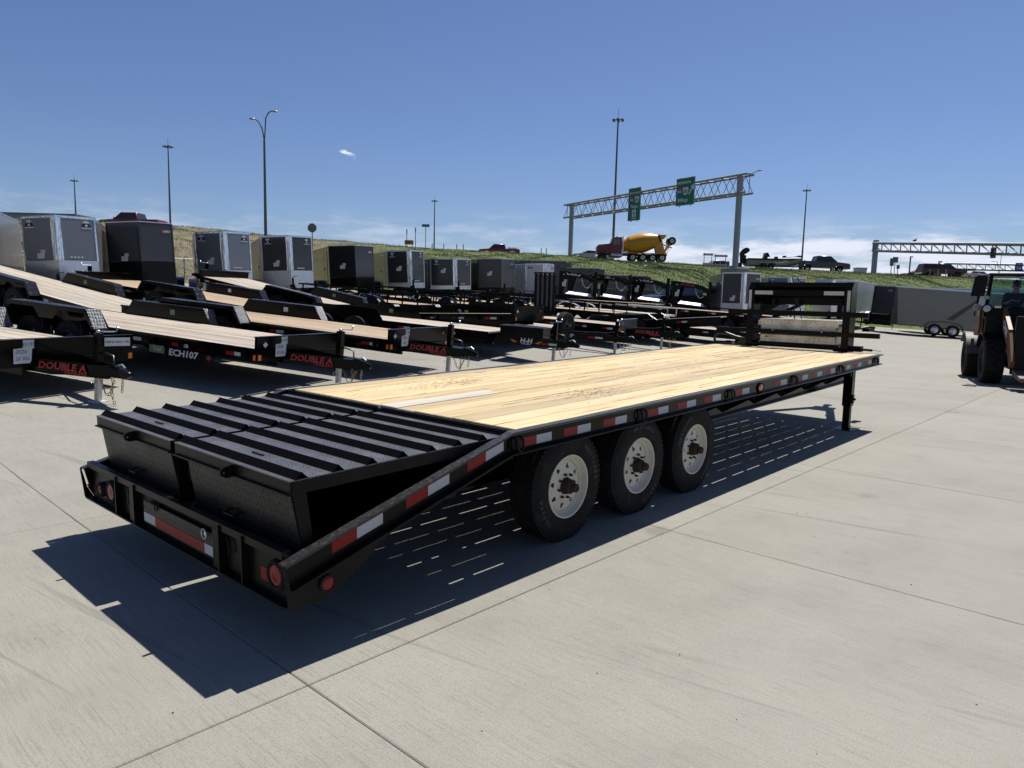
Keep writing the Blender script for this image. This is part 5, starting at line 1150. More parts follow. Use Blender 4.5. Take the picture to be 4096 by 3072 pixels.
g3 = vnose('long pewter enclosed trailer with black slanted stripe and spoked wheels at right', 23.45, 45.0, .30, 155, 2.4, 2.75, P_SLATE, P_BRN, P_BLK, GUB, L=8.0, V=1.1, logo='arrow', seed=44, door=False, stick=False, tilt=-3.6, rooftrim=ALU, whstyle='chrome_spoke', bodyz=.45, wpos=-2.85, ph=1.75)
q = MB(); yy = 1.2+.004
q.prism([(-2.9, 1.02), (-3.25, .98), (-4.95, 2.70), (-4.75, 2.70)], 'y', yy, yy+.003); q.build('stripe', P_BLK, g3)
q = MB(); q.prism([(-.02, .46), (-.42, .46), (-.12, 2.7), (-.02, 2.7)], 'y', yy, yy+.003); q.build('stripe', P_BLK, g3)
q = MB(); q.box(-.75, -.7, yy, yy+.012, 1.3, 1.34); q.build('marker_light', LAMB, g3)
vnose('white roofed enclosed trailer behind the long pewter one', 27.0, 48.6, Hf(27.5, 46.8)+.25, 155, 2.3, 2.75, P_WHITE, P_WHITE, ALU, ALU, L=7, logo='none', seed=45, door=False, stick=False)
# bright folded alu ramp / truck front seen under the red lettered neck
# ------------------------------------------------------------------ poles, gantries and signs on the embankment
def highmast(label, x, y, z0, z1, r=.30):
    t_ = thing('light_mast', label, 'light mast', (x, y, z0-1.5), (0, 0, 0), 'high mast lights beyond the embankment')
    h = z1-z0+1.5
    q = MB(); q.tube([(0, 0, 0), (0, 0, h*.5), (0, 0, h-.6)], [r, r*.75, r*.5], 10); q.build('pole', POLE, t_, smooth=50)
    q = MB(); q.cyl((0, 0, h-.7), (0, 0, h-.25), .24, 10); q.cyl((0, 0, h-.2), (0, 0, h+1.4), .04, 5); q.build('head_ring', POLE, t_)
    for k in range(6):
        a = PI/3*k+.3; q = MB(); q.bar((0, 0, h-.5), (.75*math.cos(a), .75*math.sin(a), h-.45), .08, .08); q.prism([(-.24, -.16), (.24, -.16), (.16, .12), (-.16, .12)], 'y', -.2, .2, Matrix.Translation((.92*math.cos(a), .92*math.sin(a), h-.52))); q.build('lamp_head', POLE, t_)
highmast('high mast light furthest left above the first enclosed trailers', -137, 227, 23, 35.2, .27)
highmast('high mast light between the left edge pole and the twin arm street lamp', -80.6, 170, 16.5, 35.1, .25)
highmast('tallest high mast light rising behind the green sign gantry', 18.1, 135, 9.0, 35.0, .27)
highmast('high mast light alone in the middle of the sky', -28.4, 254, 18, 35.3, .27)
highmast('high mast light standing behind the dark grey pickup', 82.9, 210, 12, 35.1, .28)
def street(x, y, z0):
    t_ = thing('street_lamp', 'tall street lamp with two curved arms behind the charcoal enclosed trailer', 'street lamp', (x, y, z0-1))
    q = MB(); q.tube([(0, 0, 0), (0, 0, 4), (0, 0, 8.9)], [.15, .12, .09], 10); q.cyl((0, 0, 0), (0, 0, .5), .2, 10); q.build('pole', POLE, t_, smooth=50)
    for s, (hx, hz_, hy) in ((1, (.62, 11.5, .5)), (-1, (-.62, 10.55, -.7))):
        q = MB(); q.tube([(0, 0, 8.8), (s*.05, hy*.05, 9.3), (s*.12, hy*.2, hz_-.7), (s*.32, hy*.5, hz_-.2), (hx*.9, hy*.9, hz_)], .055, 8); a_ = q.build('arm', POLE, t_, smooth=60)
        q = MB(); q.ball((hx*1.25, hy, hz_-.02), .18, 6, (1.5, .9, .5)); q.build('lamp_head', GALV, a_, smooth=50)
street(-21.98, 64, 6.9)
SGREEN = mat('sign_green', (.004, .125, .075), .5); SBACK = mat('sign_back_metal', (.13, .135, .14), .5, .4); SBLUE = mat('sign_blue', (.01, .05, .22), .5); SWHT = mat('sign_white', (.55, .56, .57), .5); SORG = mat('sign_orange', (.62, .17, .01), .5); SRED2 = mat('sign_red', (.5, .03, .03), .5)
# gantry
GA, GB_ = Vector((6.48, 93, 0)), Vector((22.13, 70, 0))
gd = (GB_-GA); GL = gd.length; gd.normalize(); gang = math.atan2(gd.y, gd.x)
g = thing('sign_gantry', 'grey lattice truss gantry carrying two green highway signs above the mixer truck', 'gantry', (GA.x, GA.y, 0), (0, 0, gang))
zA0, zA1, zB0, zB1 = 12.08, 13.66, 12.32, 14.03
zt_ = lambda u: zA1+(zB1-zA1)*u; zb_ = lambda u: zA0+(zB0-zA0)*u
q = MB(); q.tube([(.9, .0, 6.2), (.9, 0, 13.7)], .28, 12); q.build('post', GALV, g, smooth=50)
q = MB(); q.tube([(GL-1.1, 0, 5.0), (GL-1.1, 0, 14.0)], .30, 12); q.build('post', GALV, g, smooth=50)
q = MB(); q.prism([(GL-1.45, 5.3), (GL-1.1, 6.6), (GL-.75, 5.3)], 'y', -.03, .03); q.prism([(-.35, 5.3), (0, 6.6), (.35, 5.3)], 'x', GL-1.13, GL-1.07); q.box(GL-1.6, GL-.6, -.45, .45, 5.22, 5.3); q.build('base_flange', GALV, g)
q = MB(); q.box(GL-2.1, GL-.1, -.9, .9, 4.2, 5.22); q.build('pedestal', CAP, g, bevel=.03)
for k, (yo, f) in enumerate(((-.55, zt_), (.55, zt_), (-.55, zb_), (.55, zb_))):
    q = MB(); q.tube([(0, yo, f(0)), (GL, yo, f(1))], .11, 8); q.build('chord', GALV, g, smooth=50)
nb_ = 15
for k in range(nb_):
    u0, u1, um = k/nb_, (k+1)/nb_, (k+.5)/nb_
    for yo in (-.55, .55):
        for (p, c_) in (((u0*GL, yo, zb_(u0)), (um*GL, yo, zt_(um))), ((um*GL, yo, zt_(um)), (u1*GL, yo, zb_(u1)))):
            q = MB(); q.tube([p, c_], .035, 5); q.build('lattice_bar', GALV, g)
    q = MB(); q.tube([(u0*GL, -.55, zt_(u0)), (um*GL, .55, zt_(um)), (u1*GL, -.55, zt_(u1))], .03, 5); q.tube([(um*GL, -.55, zb_(um)), (um*GL, .55, zb_(um))], .03, 5); q.build('lattice_bar', GALV, g)
for u in (0, 1): q = MB(); q.tube([(u*GL, 0, zb_(u)), (u*GL, 0, zt_(u))], .04, 6); q.box(u*GL-.06, u*GL+.06, -.6, .6, zt_(u)-.06, zt_(u)+.06); q.build('end_frame', GALV, g)
q = MB(); q.tube([(GL, 0, zB1), (GL+.5, 0, zB1+.12), (GL+.9, 0, zB1+.2)], .04, 6); q.ball((GL+1.1, 0, zB1+.22), .16, 5, (2, .8, .4)); q.build('lamp_arm', GALV, g)
def gsign(u0, u1, z0, z1, lines, name='green_sign'):
    q = MB(); q.box(u0, u1, -.72, -.68, z0, z1); s_ = q.build(name, SGREEN, g)
    q = MB(); b_ = .05
    q.box(u0, u1, -.7225, -.7205, z1-b_, z1); q.box(u0, u1, -.7225, -.7205, z0, z0+b_); q.box(u0, u0+b_, -.7225, -.7205, z0+b_, z1-b_); q.box(u1-b_, u1, -.7225, -.7205, z0+b_, z1-b_); q.build('border', SWHT, s_)
    q = MB(); 
    for x_ in (u0+.5, u1-.5): q.box(x_-.05, x_+.05, -.68, -.60, z0-.1, z1+.05)
    q.build('hanger', GALV, s_)
    for (tx, fx, z, sz) in lines: text(tx, sz, SWHT, s_, frame_m((u0+(u1-u0)*fx, -.7225, z), (1, 0, 0), (0, 0, 1)), 'lettering', .002, .012)
    return s_
def shield(par, x, z, sz, num, interstate):
    pts = [(-.5, .35), (-.3, .5), (0, .42), (.3, .5), (.5, .35), (.46, -.1), (.3, -.38), (0, -.52), (-.3, -.38), (-.46, -.1)]
    q = MB(); q.prism([(x+p[0]*sz, z+p[1]*sz) for p in pts], 'y', -.7265, -.7235); o = q.build('route_shield', SBLUE if interstate else SWHT, par)
    if interstate: q = MB(); q.box(x-.44*sz, x+.44*sz, -.7285, -.7268, z+.22*sz, z+.38*sz); q.build('shield_band', SRED2, o)
    text(num, sz*.62, SWHT if interstate else INK, o, frame_m((x, -.7295, z-.06*sz), (1, 0, 0), (0, 0, 1)), 'lettering', .002, .01)
def uof(px):   # distance along the gantry for a picture column
    k = (px-2048)/FPX
    # GA + gd*t : (x)/(y)=k (roll neglected)
    return (k*GA.y-GA.x)/(gd.x-k*gd.y)
a0, a1 = uof(2503), uof(2551)
s1 = gsign(a0, a1, 10.75, 14.35, [('EAST', .25, 13.78, .27), ('SOUTH', .68, 13.78, .27), ('Fargo', .5, 12.32, .5)])
shield(s1, a0+(a1-a0)*.27, 13.05, .72, '94', True); shield(s1, a0+(a1-a0)*.70, 13.05, .72, '83', False)
q = MB(); q.box(a0+(a1-a0)*.34, a0+(a1-a0)*.66, -.7255, -.7225, 10.95, 11.95); o = q.build('arrow_panel', SWHT, s1)
xm = (a0+a1)/2; q = MB(); q.prism([(xm-.05, 11.3), (xm+.05, 11.3), (xm+.05, 11.55), (xm+.16, 11.55), (xm, 11.82), (xm-.16, 11.55), (xm-.05, 11.55)], 'y', -.7285, -.7258); q.build('arrow', INK, o); text('ONLY', .22, INK, o, frame_m((xm, -.728, 11.1), (1, 0, 0), (0, 0, 1)), 'lettering', .002, .008)
b0, b1 = uof(2688), uof(2760)
s2 = gsign(b0, b1, 11.75, 14.55, [('WEST', .19, 14.05, .32), ('NORTH', .56, 14.05, .32), ('Billings', .38, 12.3, .5)])
shield(s2, b0+(b1-b0)*.18, 13.2, .8, '94', True); shield(s2, b0+(b1-b0)*.52, 13.2, .8, '83', False)
xa = b0+(b1-b0)*.83; q = MB(); q.prism([(xa-.40, 12.85), (xa-.28, 12.75), (xa+.15, 13.35), (xa+.32, 13.22), (xa+.38, 13.85), (xa-.15, 13.6), (xa+.02, 13.46)], 'y', -.7255, -.7225); q.build('arrow', SWHT, s2)
# traffic signal gantries at the right
def span(label, A, B, zA, zB, h, r, n, base, beyond=0):
    A = Vector(A); B = Vector(B); d = B-A; L = d.length; ang_ = math.atan2(d.y, d.x); t_ = thing('signal_gantry', label, 'signal gantry', (A.x, A.y, 0), (0, 0, ang_), 'signal gantries at the right')
    q = MB(); q.tube([(0, 0, base), (0, 0, zA+h*.9)], r*2.2, 10); q.build('post', GALV, t_, smooth=50)
    f = lambda u: zA+(zB-zA)*u
    for yo in (-.4, .4):
        for dz in (0, h): q = MB(); q.tube([(0, yo, f(0)+dz-h*.5), (L, yo, f(1)+dz-h*.5)], r, 8); q.build('chord', GALV, t_, smooth=50)
    for k in range(n):
        u0, u1 = k/n, (k+1)/n
        q = MB(); q.tube([(u0*L, -.4, f(u0)-h*.5), (u0*L, -.4, f(u0)+h*.5)], r*.45, 5); q.tube([(u0*L, -.4, f(u0)+h*.5), (u1*L, -.4, f(u1)-h*.5)], r*.4, 5); q.tube([(u0*L, -.4, f(u0)-h*.5), (u0*L, .4, f(u0)-h*.5), (u1*L, -.4, f(u1)-h*.5)], r*.35, 5); q.build('lattice_bar', GALV, t_)
    for u in (.25, .5, .75): q = MB(); q.box(u*L-.08, u*L+.08, -.5, .5, f(u)-h*.62, f(u)-h*.38); q.box(u*L-.08, u*L+.08, -.5, .5, f(u)+h*.38, f(u)+h*.62); q.build('flange', GALV, t_)
    return t_, L, f
sa, La, fa = span('nearer horizontal truss gantry with hanging signal heads at the right edge', (47.0, 95), (52, 68), 9.6, 7.5, .98, .16, 16, 5.2)
for u, k in ((.70, 0), (.86, 1), (.90, 2)):
    q = MB(); q.box(u*La-.2, u*La+.2, -.75, -.45, fa(u)-.95, fa(u)+.15); o = q.build('signal_head', BLACK if k > 0 else SBACK, sa)
    for z in (.1, -.2, -.5): q = MB(); q.lathe([(.11, 0), (.11, -.12), (.09, -.12), (.09, -.01), (.001, -.01)], 'y', 12, (u*La, -.75, fa(u)+z-.2)); q.build('signal_lens', INK, o)
sb, Lb, fb = span('further horizontal truss gantry with route shields at the right edge', (67.3, 115), (80, 103), 8.55, 7.9, .85, .13, 14, 5.2)
for px, s_, it in ((4038, '94', True), (4078, '83', False)):
    u = None; k = (px-2048)/FPX; dx, dy = (80-67.3)/Lb, (103-115)/Lb; tt = (k*115-67.3)/(dx-k*dy)
    q = MB(); q.box(tt-.45, tt+.45, -.62, -.58, fb(tt/Lb)-.55, fb(tt/Lb)+.7); o = q.build('route_sign', SBLUE if it else SWHT, sb)
    text(s_, .62, SWHT if it else INK, o, frame_m((tt, -.625, fb(tt/Lb)-.1), (1, 0, 0), (0, 0, 1)), 'lettering', .003, .02)
    text('WEST' if it else 'NORTH', .25, SWHT if it else INK, o, frame_m((tt, -.625, fb(tt/Lb)+.5), (1, 0, 0), (0, 0, 1)), 'lettering', .003, .005)
# roadside signs (backs) and bollards
def signpost(name, label, cat, x, y, z0, z1, poly=None, w=.6, h=.6, m=SBACK, rot=0, group=None, post=.04):
    t_ = thing(name, label, cat, (x, y, z0), (0, 0, rad(rot)), group); H_ = z1-z0
    q = MB(); q.box(-post, post, 0, post*1.4, -.8, H_); q.build('post', GALV, t_)
    pl = poly or [(-w/2, -h/2), (w/2, -h/2), (w/2, h/2), (-w/2, h/2)]
    q = MB(); q.prism([(p[0], p[1]+H_-h/2) for p in pl], 'y', -.03, -.012); q.build('sign_panel', m, t_); return t_
oc = [(.4*math.cos(PI/8+k*PI/4), .4*math.sin(PI/8+k*PI/4)) for k in range(8)]
signpost('stop_sign', 'grey back of an octagonal stop sign above the charcoal enclosed trailer', 'road sign', -17.33, 62, 6.2, 7.68, oc, .8, .8)
def at_px(px, d, z): return ((px-2048)/FPX*d-(0), d, z)
x, y, _ = at_px(1694, 86, 0); signpost('road_sign', 'blank back of a wide rectangular sign on a thin post', 'road sign', x, y, 7.6, 10.2, None, .9, .32)
x, y, _ = at_px(1654, 84, 0); signpost('road_sign', 'narrow sign seen edge on between the orange board and the wide sign', 'road sign', x, y, 7.5, 9.6, None, .12, .5, rot=0)
x, y, _ = at_px(1620, 84, 0); signpost('road_sign', 'narrow sign seen edge on behind the orange detour board', 'road sign', x, y, 7.5, 9.4, None, .12, .5)
x, y, _ = at_px(1629, 82, 0); db = thing('construction_sign', 'orange rounded board with black lettering on the grassy crest', 'construction sign', (x, y, 7.75), (0, 0, rad(8)))
q = MB(); q.prism([(-.50, -.2), (.50, -.2), (.50, .2), (-.50, .2)], 'y', -.04, 0); q.prism([(-.505, .2), (-.44, .25), (.44, .25), (.505, .2)], 'y', -.04, 0); q.prism([(-.505, -.2), (-.44, -.25), (.44, -.25), (.505, -.2)], 'y', -.04, 0); q.build('board', mat('dull_orange', (.36, .17, .03), .6), db)
q = MB(); q.box(-.40, -.33, -.01, .03, -.8, -.2); q.box(.33, .40, -.01, .03, -.8, -.2); q.build('leg', GALV, db); text('ONG', .26, INK, db, frame_m((-.1, -.043, .0), (1, 0, 0), (0, 0, 1)), 'lettering', .002, .01)
for px in (1720, 1766, 1817, 1843, 2150, 2170):
    x, y, _ = at_px(px, 88, 0); z = 7.62 if px < 2000 else 7.4; q = MB(); q.box(-.05, .05, -.02, .02, -.6, .5); tag(q.build('delineator_post', SBACK, loc=(x, y, z)), {1720: 'first short marker post right of the lone high mast light', 1766: 'second short marker post right of the lone high mast light', 1817: 'third short marker post right of the lone high mast light', 1843: 'short marker post just left of the bright red pickup', 2150: 'short marker post just right of the bright red pickup', 2170: 'leaning marker stake furthest right before the gantry post'}[px], 'marker post', 'marker posts along the crest')
for k, (px, d, zb) in enumerate(((2808, 86, 5.55), (2858, 88, 5.55))):
    x, y, _ = at_px(px, d, 0); t_ = thing('barricade', 'orange and white striped road barricade %s the white pickup' % ('left of' if k == 0 else 'in front of'), 'barricade', (x, y, zb), (0, 0, rad(6)), 'striped barricades'); w = .62 if k == 0 else .85
    for s in (-1, 1): q = MB(); q.box(s*w*.75-.03, s*w*.75+.03, -.03, .03, 0, 2.15); q.build('upright', GALV, t_)
    for z in (.85, 1.95):
        q = MB(); q.box(-w, w, -.05, -.031, z-.13, z+.13); o = q.build('board', SWHT, t_)
        n_ = int(w*2/.3)
        for i in range(n_): x0_ = -w+.02+i*(2*w-.1)/n_; q = MB(); q.prism([(x0_, z-.128), (x0_+.13, z-.128), (x0_+.19, z+.128), (x0_+.06, z+.128)], 'y', -.054, -.0505); q.build('stripe', SORG, o)
def plain_sign(px, d, z0, z1, w, h, m, lab, rot=0):
    x, y, _ = at_px(px, d, 0); return signpost('road_sign', lab, 'road sign', x, y, z0, z1, None, w, h, m, rot)
plain_sign(3533, 92, 5.6, 8.0, .5, .95, SBACK, 'tall narrow sign back left of the taller square one')
plain_sign(3546, 98, 5.6, 8.6, .75, .75, SBACK, 'square sign back highest in the cluster right of the gantry post')
plain_sign(3559, 92, 5.6, 7.2, .4, .5, SBACK, 'small sign back lowest in the cluster right of the gantry post')
plain_sign(2887, 90, 5.5, 7.0, .45, .55, SBACK, 'small square sign right of the white pickup')
x, y, _ = at_px(3605, 88, 0); t_ = thing('bollard_light', 'thin dark post with a short arm left of the red vehicles', 'post', (x, y, 5.6)); q = MB(); q.box(-.06, .06, -.06, .06, -.5, 2.3); q.box(-.06, .28, -.06, .06, 2.3, 2.42); q.build('pole', POLE, t_)
x, y, _ = at_px(3411, 92, 0); tk = thing('water_tank', 'white square tank standing beyond the crest behind the grey pickup', 'tank', (x, y, 5.9)); q = MB(); q.prism([(-.5, 0), (.5, 0), (.62, .75), (-.62, .75)], 'y', -.5, .5); q.build('body', SWHT, tk, bevel=.04); q = MB(); q.box(-.66, .66, -.55, .55, .752, .82); q.build('rim', SBACK, tk)
for k, px in enumerate((3687, 3718, 3750)):
    x, y, _ = at_px(px, 93, 0); t_ = thing('channelizer_post', ('left', 'middle', 'right')[k]+' orange and white traffic post before the dark maroon pickup', 'traffic post', (x, y, 5.75), (0, 0, 0), 'traffic posts by the dark red vehicle'); q = MB(); q.tube([(0, 0, 0), (0, 0, 1.1)], .05, 8); q.build('tube', SORG, t_)
    for z in (.6, .85): q = MB(); q.cyl((0, 0, z), (0, 0, z+.12), .053, 8); q.build('band', SWHT, t_)
for k, (px, d) in enumerate(((2935-60, 88), (2904, 86))):
    x, y, _ = at_px(px if k else 2904, d, 0)
    if k: break
    t_ = thing('traffic_cone', 'small orange traffic cone left of the gantry foot', 'traffic cone', (x, y, 5.6)); q = MB(); q.tube([(0, 0, 0), (0, 0, .75)], [.17, .04], 10); q.build('cone', SORG, t_); q = MB(); q.cyl((0, 0, .35), (0, 0, .5), .112, 10, .085); q.build('band', SWHT, t_)
x, y, _ = at_px(2972, 80, 0); t_ = thing('barrel', 'red water filled barrier right of the gantry foot', 'barrier', (x-.2, y+4, 5.55)); q = MB(); q.prism([(-.5, 0), (.5, 0), (.32, .9), (-.32, .9)], 'y', -.25, .25); q.build('body', SRED2, t_, bevel=.05)
x, y, _ = at_px(3810, 112, 0); t_ = thing('box_truck_body', 'pale grey box of a truck beyond the crest at right', 'truck', (x, y, 5.6)); q = MB(); q.box(-1.5, 1.5, -1, 1, .6, 2.4); q.build('cargo_box', SBACK, t_, bevel=.03); q = MB(); q.box(-1.52, 1.52, -1.02, 1.02, 2.401, 2.46); q.build('roof_edge', ALU, t_)
for s, lab in ((-1, 'left of'), (1, 'right of')):
    x, y, _ = at_px(3848+s*14, 96, 0); t_ = thing('hazard_board', 'leaning orange striped hazard board %s the bright reflection' % lab, 'hazard board', (x, y, 5.6)); q = MB(); q.prism([(-.3, 0), (.3, 0), (.3, .95), (-.3, .95)], 'y', -.04, 0, Matrix.Rotation(s*.15, 4, 'Y')); o = q.build('board', SWHT, t_)
    for z in (.1, .4, .7): q = MB(); q.prism([(-.3, z), (.3, z+.12), (.3, z+.25), (-.3, z+.13)], 'y', -.045, -.0405, Matrix.Rotation(s*.15, 4, 'Y')); q.build('stripe', SORG, o)
# chain link fence fragments behind the left trailers
fn = thing('chain_link_fence', 'low wire fence behind the silver and slate enclosed trailers', 'fence', (0, 0, 0))
def fpt(px, f=.02):
    a = terr(np.array([float(px)]), np.array([f])); return Vector((float(a[0][0]), float(a[1][0]), float(a[2][0])))
FP = [fpt(p) for p in range(-160, 900, 60)]
for p in FP: q = MB(); q.tube([p-Vector((0, 0, .2)), p+Vector((0, 0, 1.1))], .03, 6); q.build('post', GALV, fn)
for a, b_ in zip(FP[:-1], FP[1:]):
    q = MB(); q.tube([a+Vector((0, 0, 1.08)), b_+Vector((0, 0, 1.08))], .02, 5)
    d = b_-a; n_ = int(d.length/.16)
    for i in range(n_):
        for sg in (1, -1):
            s0 = a+d*(i/n_); e0 = a+d*(min(n_, max(0, i+sg*6))/n_); q.tube([s0+Vector((0, 0, .05)), e0+Vector((0, 0, 1.05))], .0035, 3)
    q.build('wire_panel', GALV, fn, fix=False)
# ------------------------------------------------------------------ vehicles on the road
def paint(name, c, r=.3, metal=0): return mat(name, c, r, metal, .35, .12)
CR_RED = paint('car_red', (.22, .008, .012)); CR_DRED = paint('car_dark_red', (.05, .006, .008)); CR_WHITE = paint('car_white', (.45, .46, .47)); CR_GREY = paint('car_grey', (.035, .037, .038)); CR_MIX = paint('mixer_red', (.16, .008, .012)); YEL = paint('drum_yellow', (.50, .225, .012), .3)
def pickup(label, x, y, z, head, col, topper=False, L=5.8, suv=False, lean=0, load=None):
    """side profile extruded; +x forward"""
    t_ = thing('pickup_truck' if not suv else 'passenger_car', label, 'pickup truck' if not suv else 'car', (x, y, z), (0, rad(lean), rad(head)), 'vehicles on the road')
    hw = .95; wx_ = (1.75, -1.85); r = .39
    # body with wheel arches
    def arch(cx): return [(cx+.50*math.cos(a), .48+.46*math.sin(a)) for a in np.linspace(PI, 0, 9)]
    top = [(2.9, .55), (2.92, .92), (2.7, 1.05), (1.45, 1.16), (-.6, 1.18), (-2.85, 1.14), (-2.9, .5)]
    if suv: top = [(2.5, .5), (2.5, .85), (2.2, 1.0), (1.2, 1.1), (-2.2, 1.12), (-2.4, .9), (-2.4, .45)]; wx_ = (1.5, -1.5)
    bot = arch(wx_[1])+arch(wx_[0])
    poly = top+[(top[-1][0], .48)]+bot+[(top[0][0], .48)]
    tr = tessellate_polygon([[Vector((p[0], p[1], 0)) for p in poly]]); n_ = len(poly)
    q = MB(); q.add([(p[0], -hw, p[1]) for p in poly]+[(p[0], hw, p[1]) for p in poly], [tuple(k) for k in tr]+[tuple(i+n_ for i in k) for k in tr]+[(i, (i+1) % n_, n_+(i+1) % n_, n_+i) for i in range(n_)])
    q.build('body', col, t_, bevel=.03, smooth=30)
    c0, c1, c2, c3 = (1.5, .75, -.75, -.95) if not suv else (1.25, .5, -1.7, -2.25)
    zr = 1.82 if not suv else 1.5; ins = .17
    def green(x0, x1, x2, x3, z0, z1, inset, m, nm, hw_=hw):
        mb = MB(); vs = [(x0, -hw_+.02, z0), (x3, -hw_+.02, z0), (x3, hw_-.02, z0), (x0, hw_-.02, z0), (x1, -hw_+inset, z1), (x2, -hw_+inset, z1), (x2, hw_-inset, z1), (x1, hw_-inset, z1)]
        mb.add(vs, [(0, 1, 2, 3), (4, 5, 6, 7), (0, 1, 5, 4), (1, 2, 6, 5), (2, 3, 7, 6), (3, 0, 4, 7)]); return mb.build(nm, m, t_, bevel=.04, smooth=30)
    cab = green(c0, c1, c2, c3, 1.12, zr, ins, col, 'cab')
    for s in (-1, 1):
        def wpt(x_, f): return (x_, s*(hw-.02-(ins-.02)*f+.008), 1.12+(zr-1.12)*f)
        xm = (c1+c2)/2
        for (xa, xb, xc, xd) in ((c0-.22, c1-.05, xm+.04, xm+.04), (xm-.04, xm-.04, c2+.08, c3+.12)):
            mb = MB(); v_ = [wpt(xa, .1), wpt(xd, .1), wpt(xc, .86), wpt(xb, .86)]; w_ = [(p[0], p[1]-s*.02, p[2]) for p in v_]; mb.add(v_+w_, [(0, 1, 2, 3), (4, 5, 6, 7), (0, 1, 5, 4), (1, 2, 6, 5), (2, 3, 7, 6), (3, 0, 4, 7)]); mb.build('window', GLASS, cab)
        mb = MB(); mb.box(c0-.35, c0-.2, s*(hw+.02), s*(hw+.2), 1.15, 1.32); mb.build('mirror', col, cab, bevel=.02)
        mb = MB(); mb.box(top[0][0]-.03, top[0][0]+.015, s*.55, s*.88, .78, .92); mb.build('headlight', ALU, t_)
        mb = MB(); mb.box(top[-1][0]-.02 if not suv else -2.43, top[-1][0]+.03 if not suv else -2.35, s*.72, s*.93, .72, 1.0); mb.build('tail_light', LRED, t_)
        for x_ in (.5, -.35): mb = MB(); mb.box(x_-.1, x_+.05, s*(hw+.0), s*(hw+.02), .98, 1.01); mb.build('door_handle', col, t_)
    def ws(xb, xt, sgn):
        mb = MB(); e = .012*sgn; v_ = [(xb-(xb-xt)*.08+e, -hw+.14, 1.12+.06), (xb-(xb-xt)*.08+e, hw-.14, 1.18), (xt+(xb-xt)*.1+e, hw-ins-.06, zr-.07), (xt+(xb-xt)*.1+e, -hw+ins+.06, zr-.07)]; w_ = [(p[0]-.02*sgn, p[1], p[2]-.01) for p in v_]; mb.add(v_+w_, [(0, 1, 2, 3), (4, 5, 6, 7), (0, 1, 5, 4), (1, 2, 6, 5), (2, 3, 7, 6), (3, 0, 4, 7)]); mb.build('windscreen' if sgn > 0 else 'rear_window', GLASS, cab)
    ws(c0, c1, 1); ws(c3, c2, -1)
    if not suv:
        q = MB(); q.box(-2.82, -1.05, -hw+.12, hw-.12, 1.10, 1.185); q.build('bed_liner', BLACK, t_)
    if topper: green(-1.0, -1.05, -2.6, -2.85, 1.185, 1.80, .12, col, 'topper')
    q = MB(); q.box(top[0][0]-.06, top[0][0]+.08, -hw+.02, hw-.02, .42, .62); q.box(top[-1][0]-.12, top[-1][0]+.02, -hw+.05, hw-.05, .42, .6); q.build('bumper', ALU if not suv else col, t_, bevel=.02)
    q = MB(); q.box(top[0][0]-.02, top[0][0]+.022, -.5, .5, .68, .95); q.build('grille', INK, t_)
    for x_ in wx_:
        for s in (-1, 1): wheel(t_, (x_, s*.93, r), s, r, .22, .22, 'black_spoke', False)
    if load: q = MB(); q.box(-2.5, -1.2, -.6, .6, 1.19, 1.42); q.build(load, ALU, t_, bevel=.02)
    return t_
def atp(px, d): return (px-2048)/FPX*d
def tz(px, d):
    x_, dd, z_ = terr(np.array([float(px)]), np.array([1.0])); return float(z_[0])-.12
pickup('red crew cab pickup on the crest above the slate and black enclosed trailer', atp(545, 70), 70, tz(560, 63)+.2, 178, CR_RED)
pickup('bright red pickup with tonneau cover in the middle of the crest', atp(1985, 103), 103, tz(1985, 103)-.1, 180, CR_RED, load='bed_cover')
pickup('white car half hidden behind the red mixer truck cab', atp(2345, 92), 92, tz(2345, 92)+.1, 180, CR_WHITE, suv=True)
pickup('white pickup behind the striped barricades', atp(2850, 93), 93, tz(2850, 93)-.25, 180, CR_WHITE)
pickup('dark grey crew cab pickup towing the fishing boat', atp(3256, 84), 84, tz(3256, 84)+.15, -2, CR_GREY, lean=1)
pickup('dark maroon pickup with matching rounded topper at the right of the crest', atp(3730, 98), 98, tz(3730, 98)+.25, -3, CR_DRED, topper=True)
pickup('bright red low car left of the maroon pickup', atp(3650, 104), 104, tz(3650, 104)+.1, 180, CR_RED, suv=True)
pickup('dark vehicle roof just above the crest left of the sign cluster', atp(3468, 96), 96, tz(3468, 96)-.75, 0, CR_GREY, suv=True)
pickup('silver car with bright reflection between hazard boards', atp(3845, 100), 100, tz(3845, 100)-.2, 200, CR_WHITE, suv=True)
# boat on its trailer
bx_, by_ = atp(3060, 82.5), 82.5
bt = thing('fishing_boat', 'grey and black fishing boat with outboard motor and trolling motor on a trailer', 'boat', (bx_, by_, tz(3060, 82)+.18), (0, 0, rad(-1)))
HUL = paint('boat_hull_tan', (.20, .19, .165), .3, .2)
secs = [(-3.0, .95, .55, .35), (-2.4, 1.0, .5, .3), (-.5, 1.02, .45, .3), (1.2, .95, .55, .32), (2.3, .65, .8, .45), (3.0, .28, 1.05, .75), (3.35, .03, 1.22, 1.05)]
q = MB(); vs = []; zt2 = [1.20, 1.20, 1.20, 1.23, 1.28, 1.34, 1.40]
for (sx_, w_, zm, zb2), ztt in zip(secs, zt2): vs += [(sx_, -w_, ztt), (sx_, -w_*.92, zm), (sx_, 0, zb2), (sx_, w_*.92, zm), (sx_, w_, ztt)]
fs = []
for i in range(len(secs)-1):
    for k in range(4): fs.append((i*5+k, i*5+k+1, (i+1)*5+k+1, (i+1)*5+k))
    fs.append((i*5, (i+1)*5, (i+1)*5+4, i*5+4))
fs += [(0, 1, 2, 3, 4)]
q.add(vs, fs); q.build('hull', HUL, bt, smooth=30)
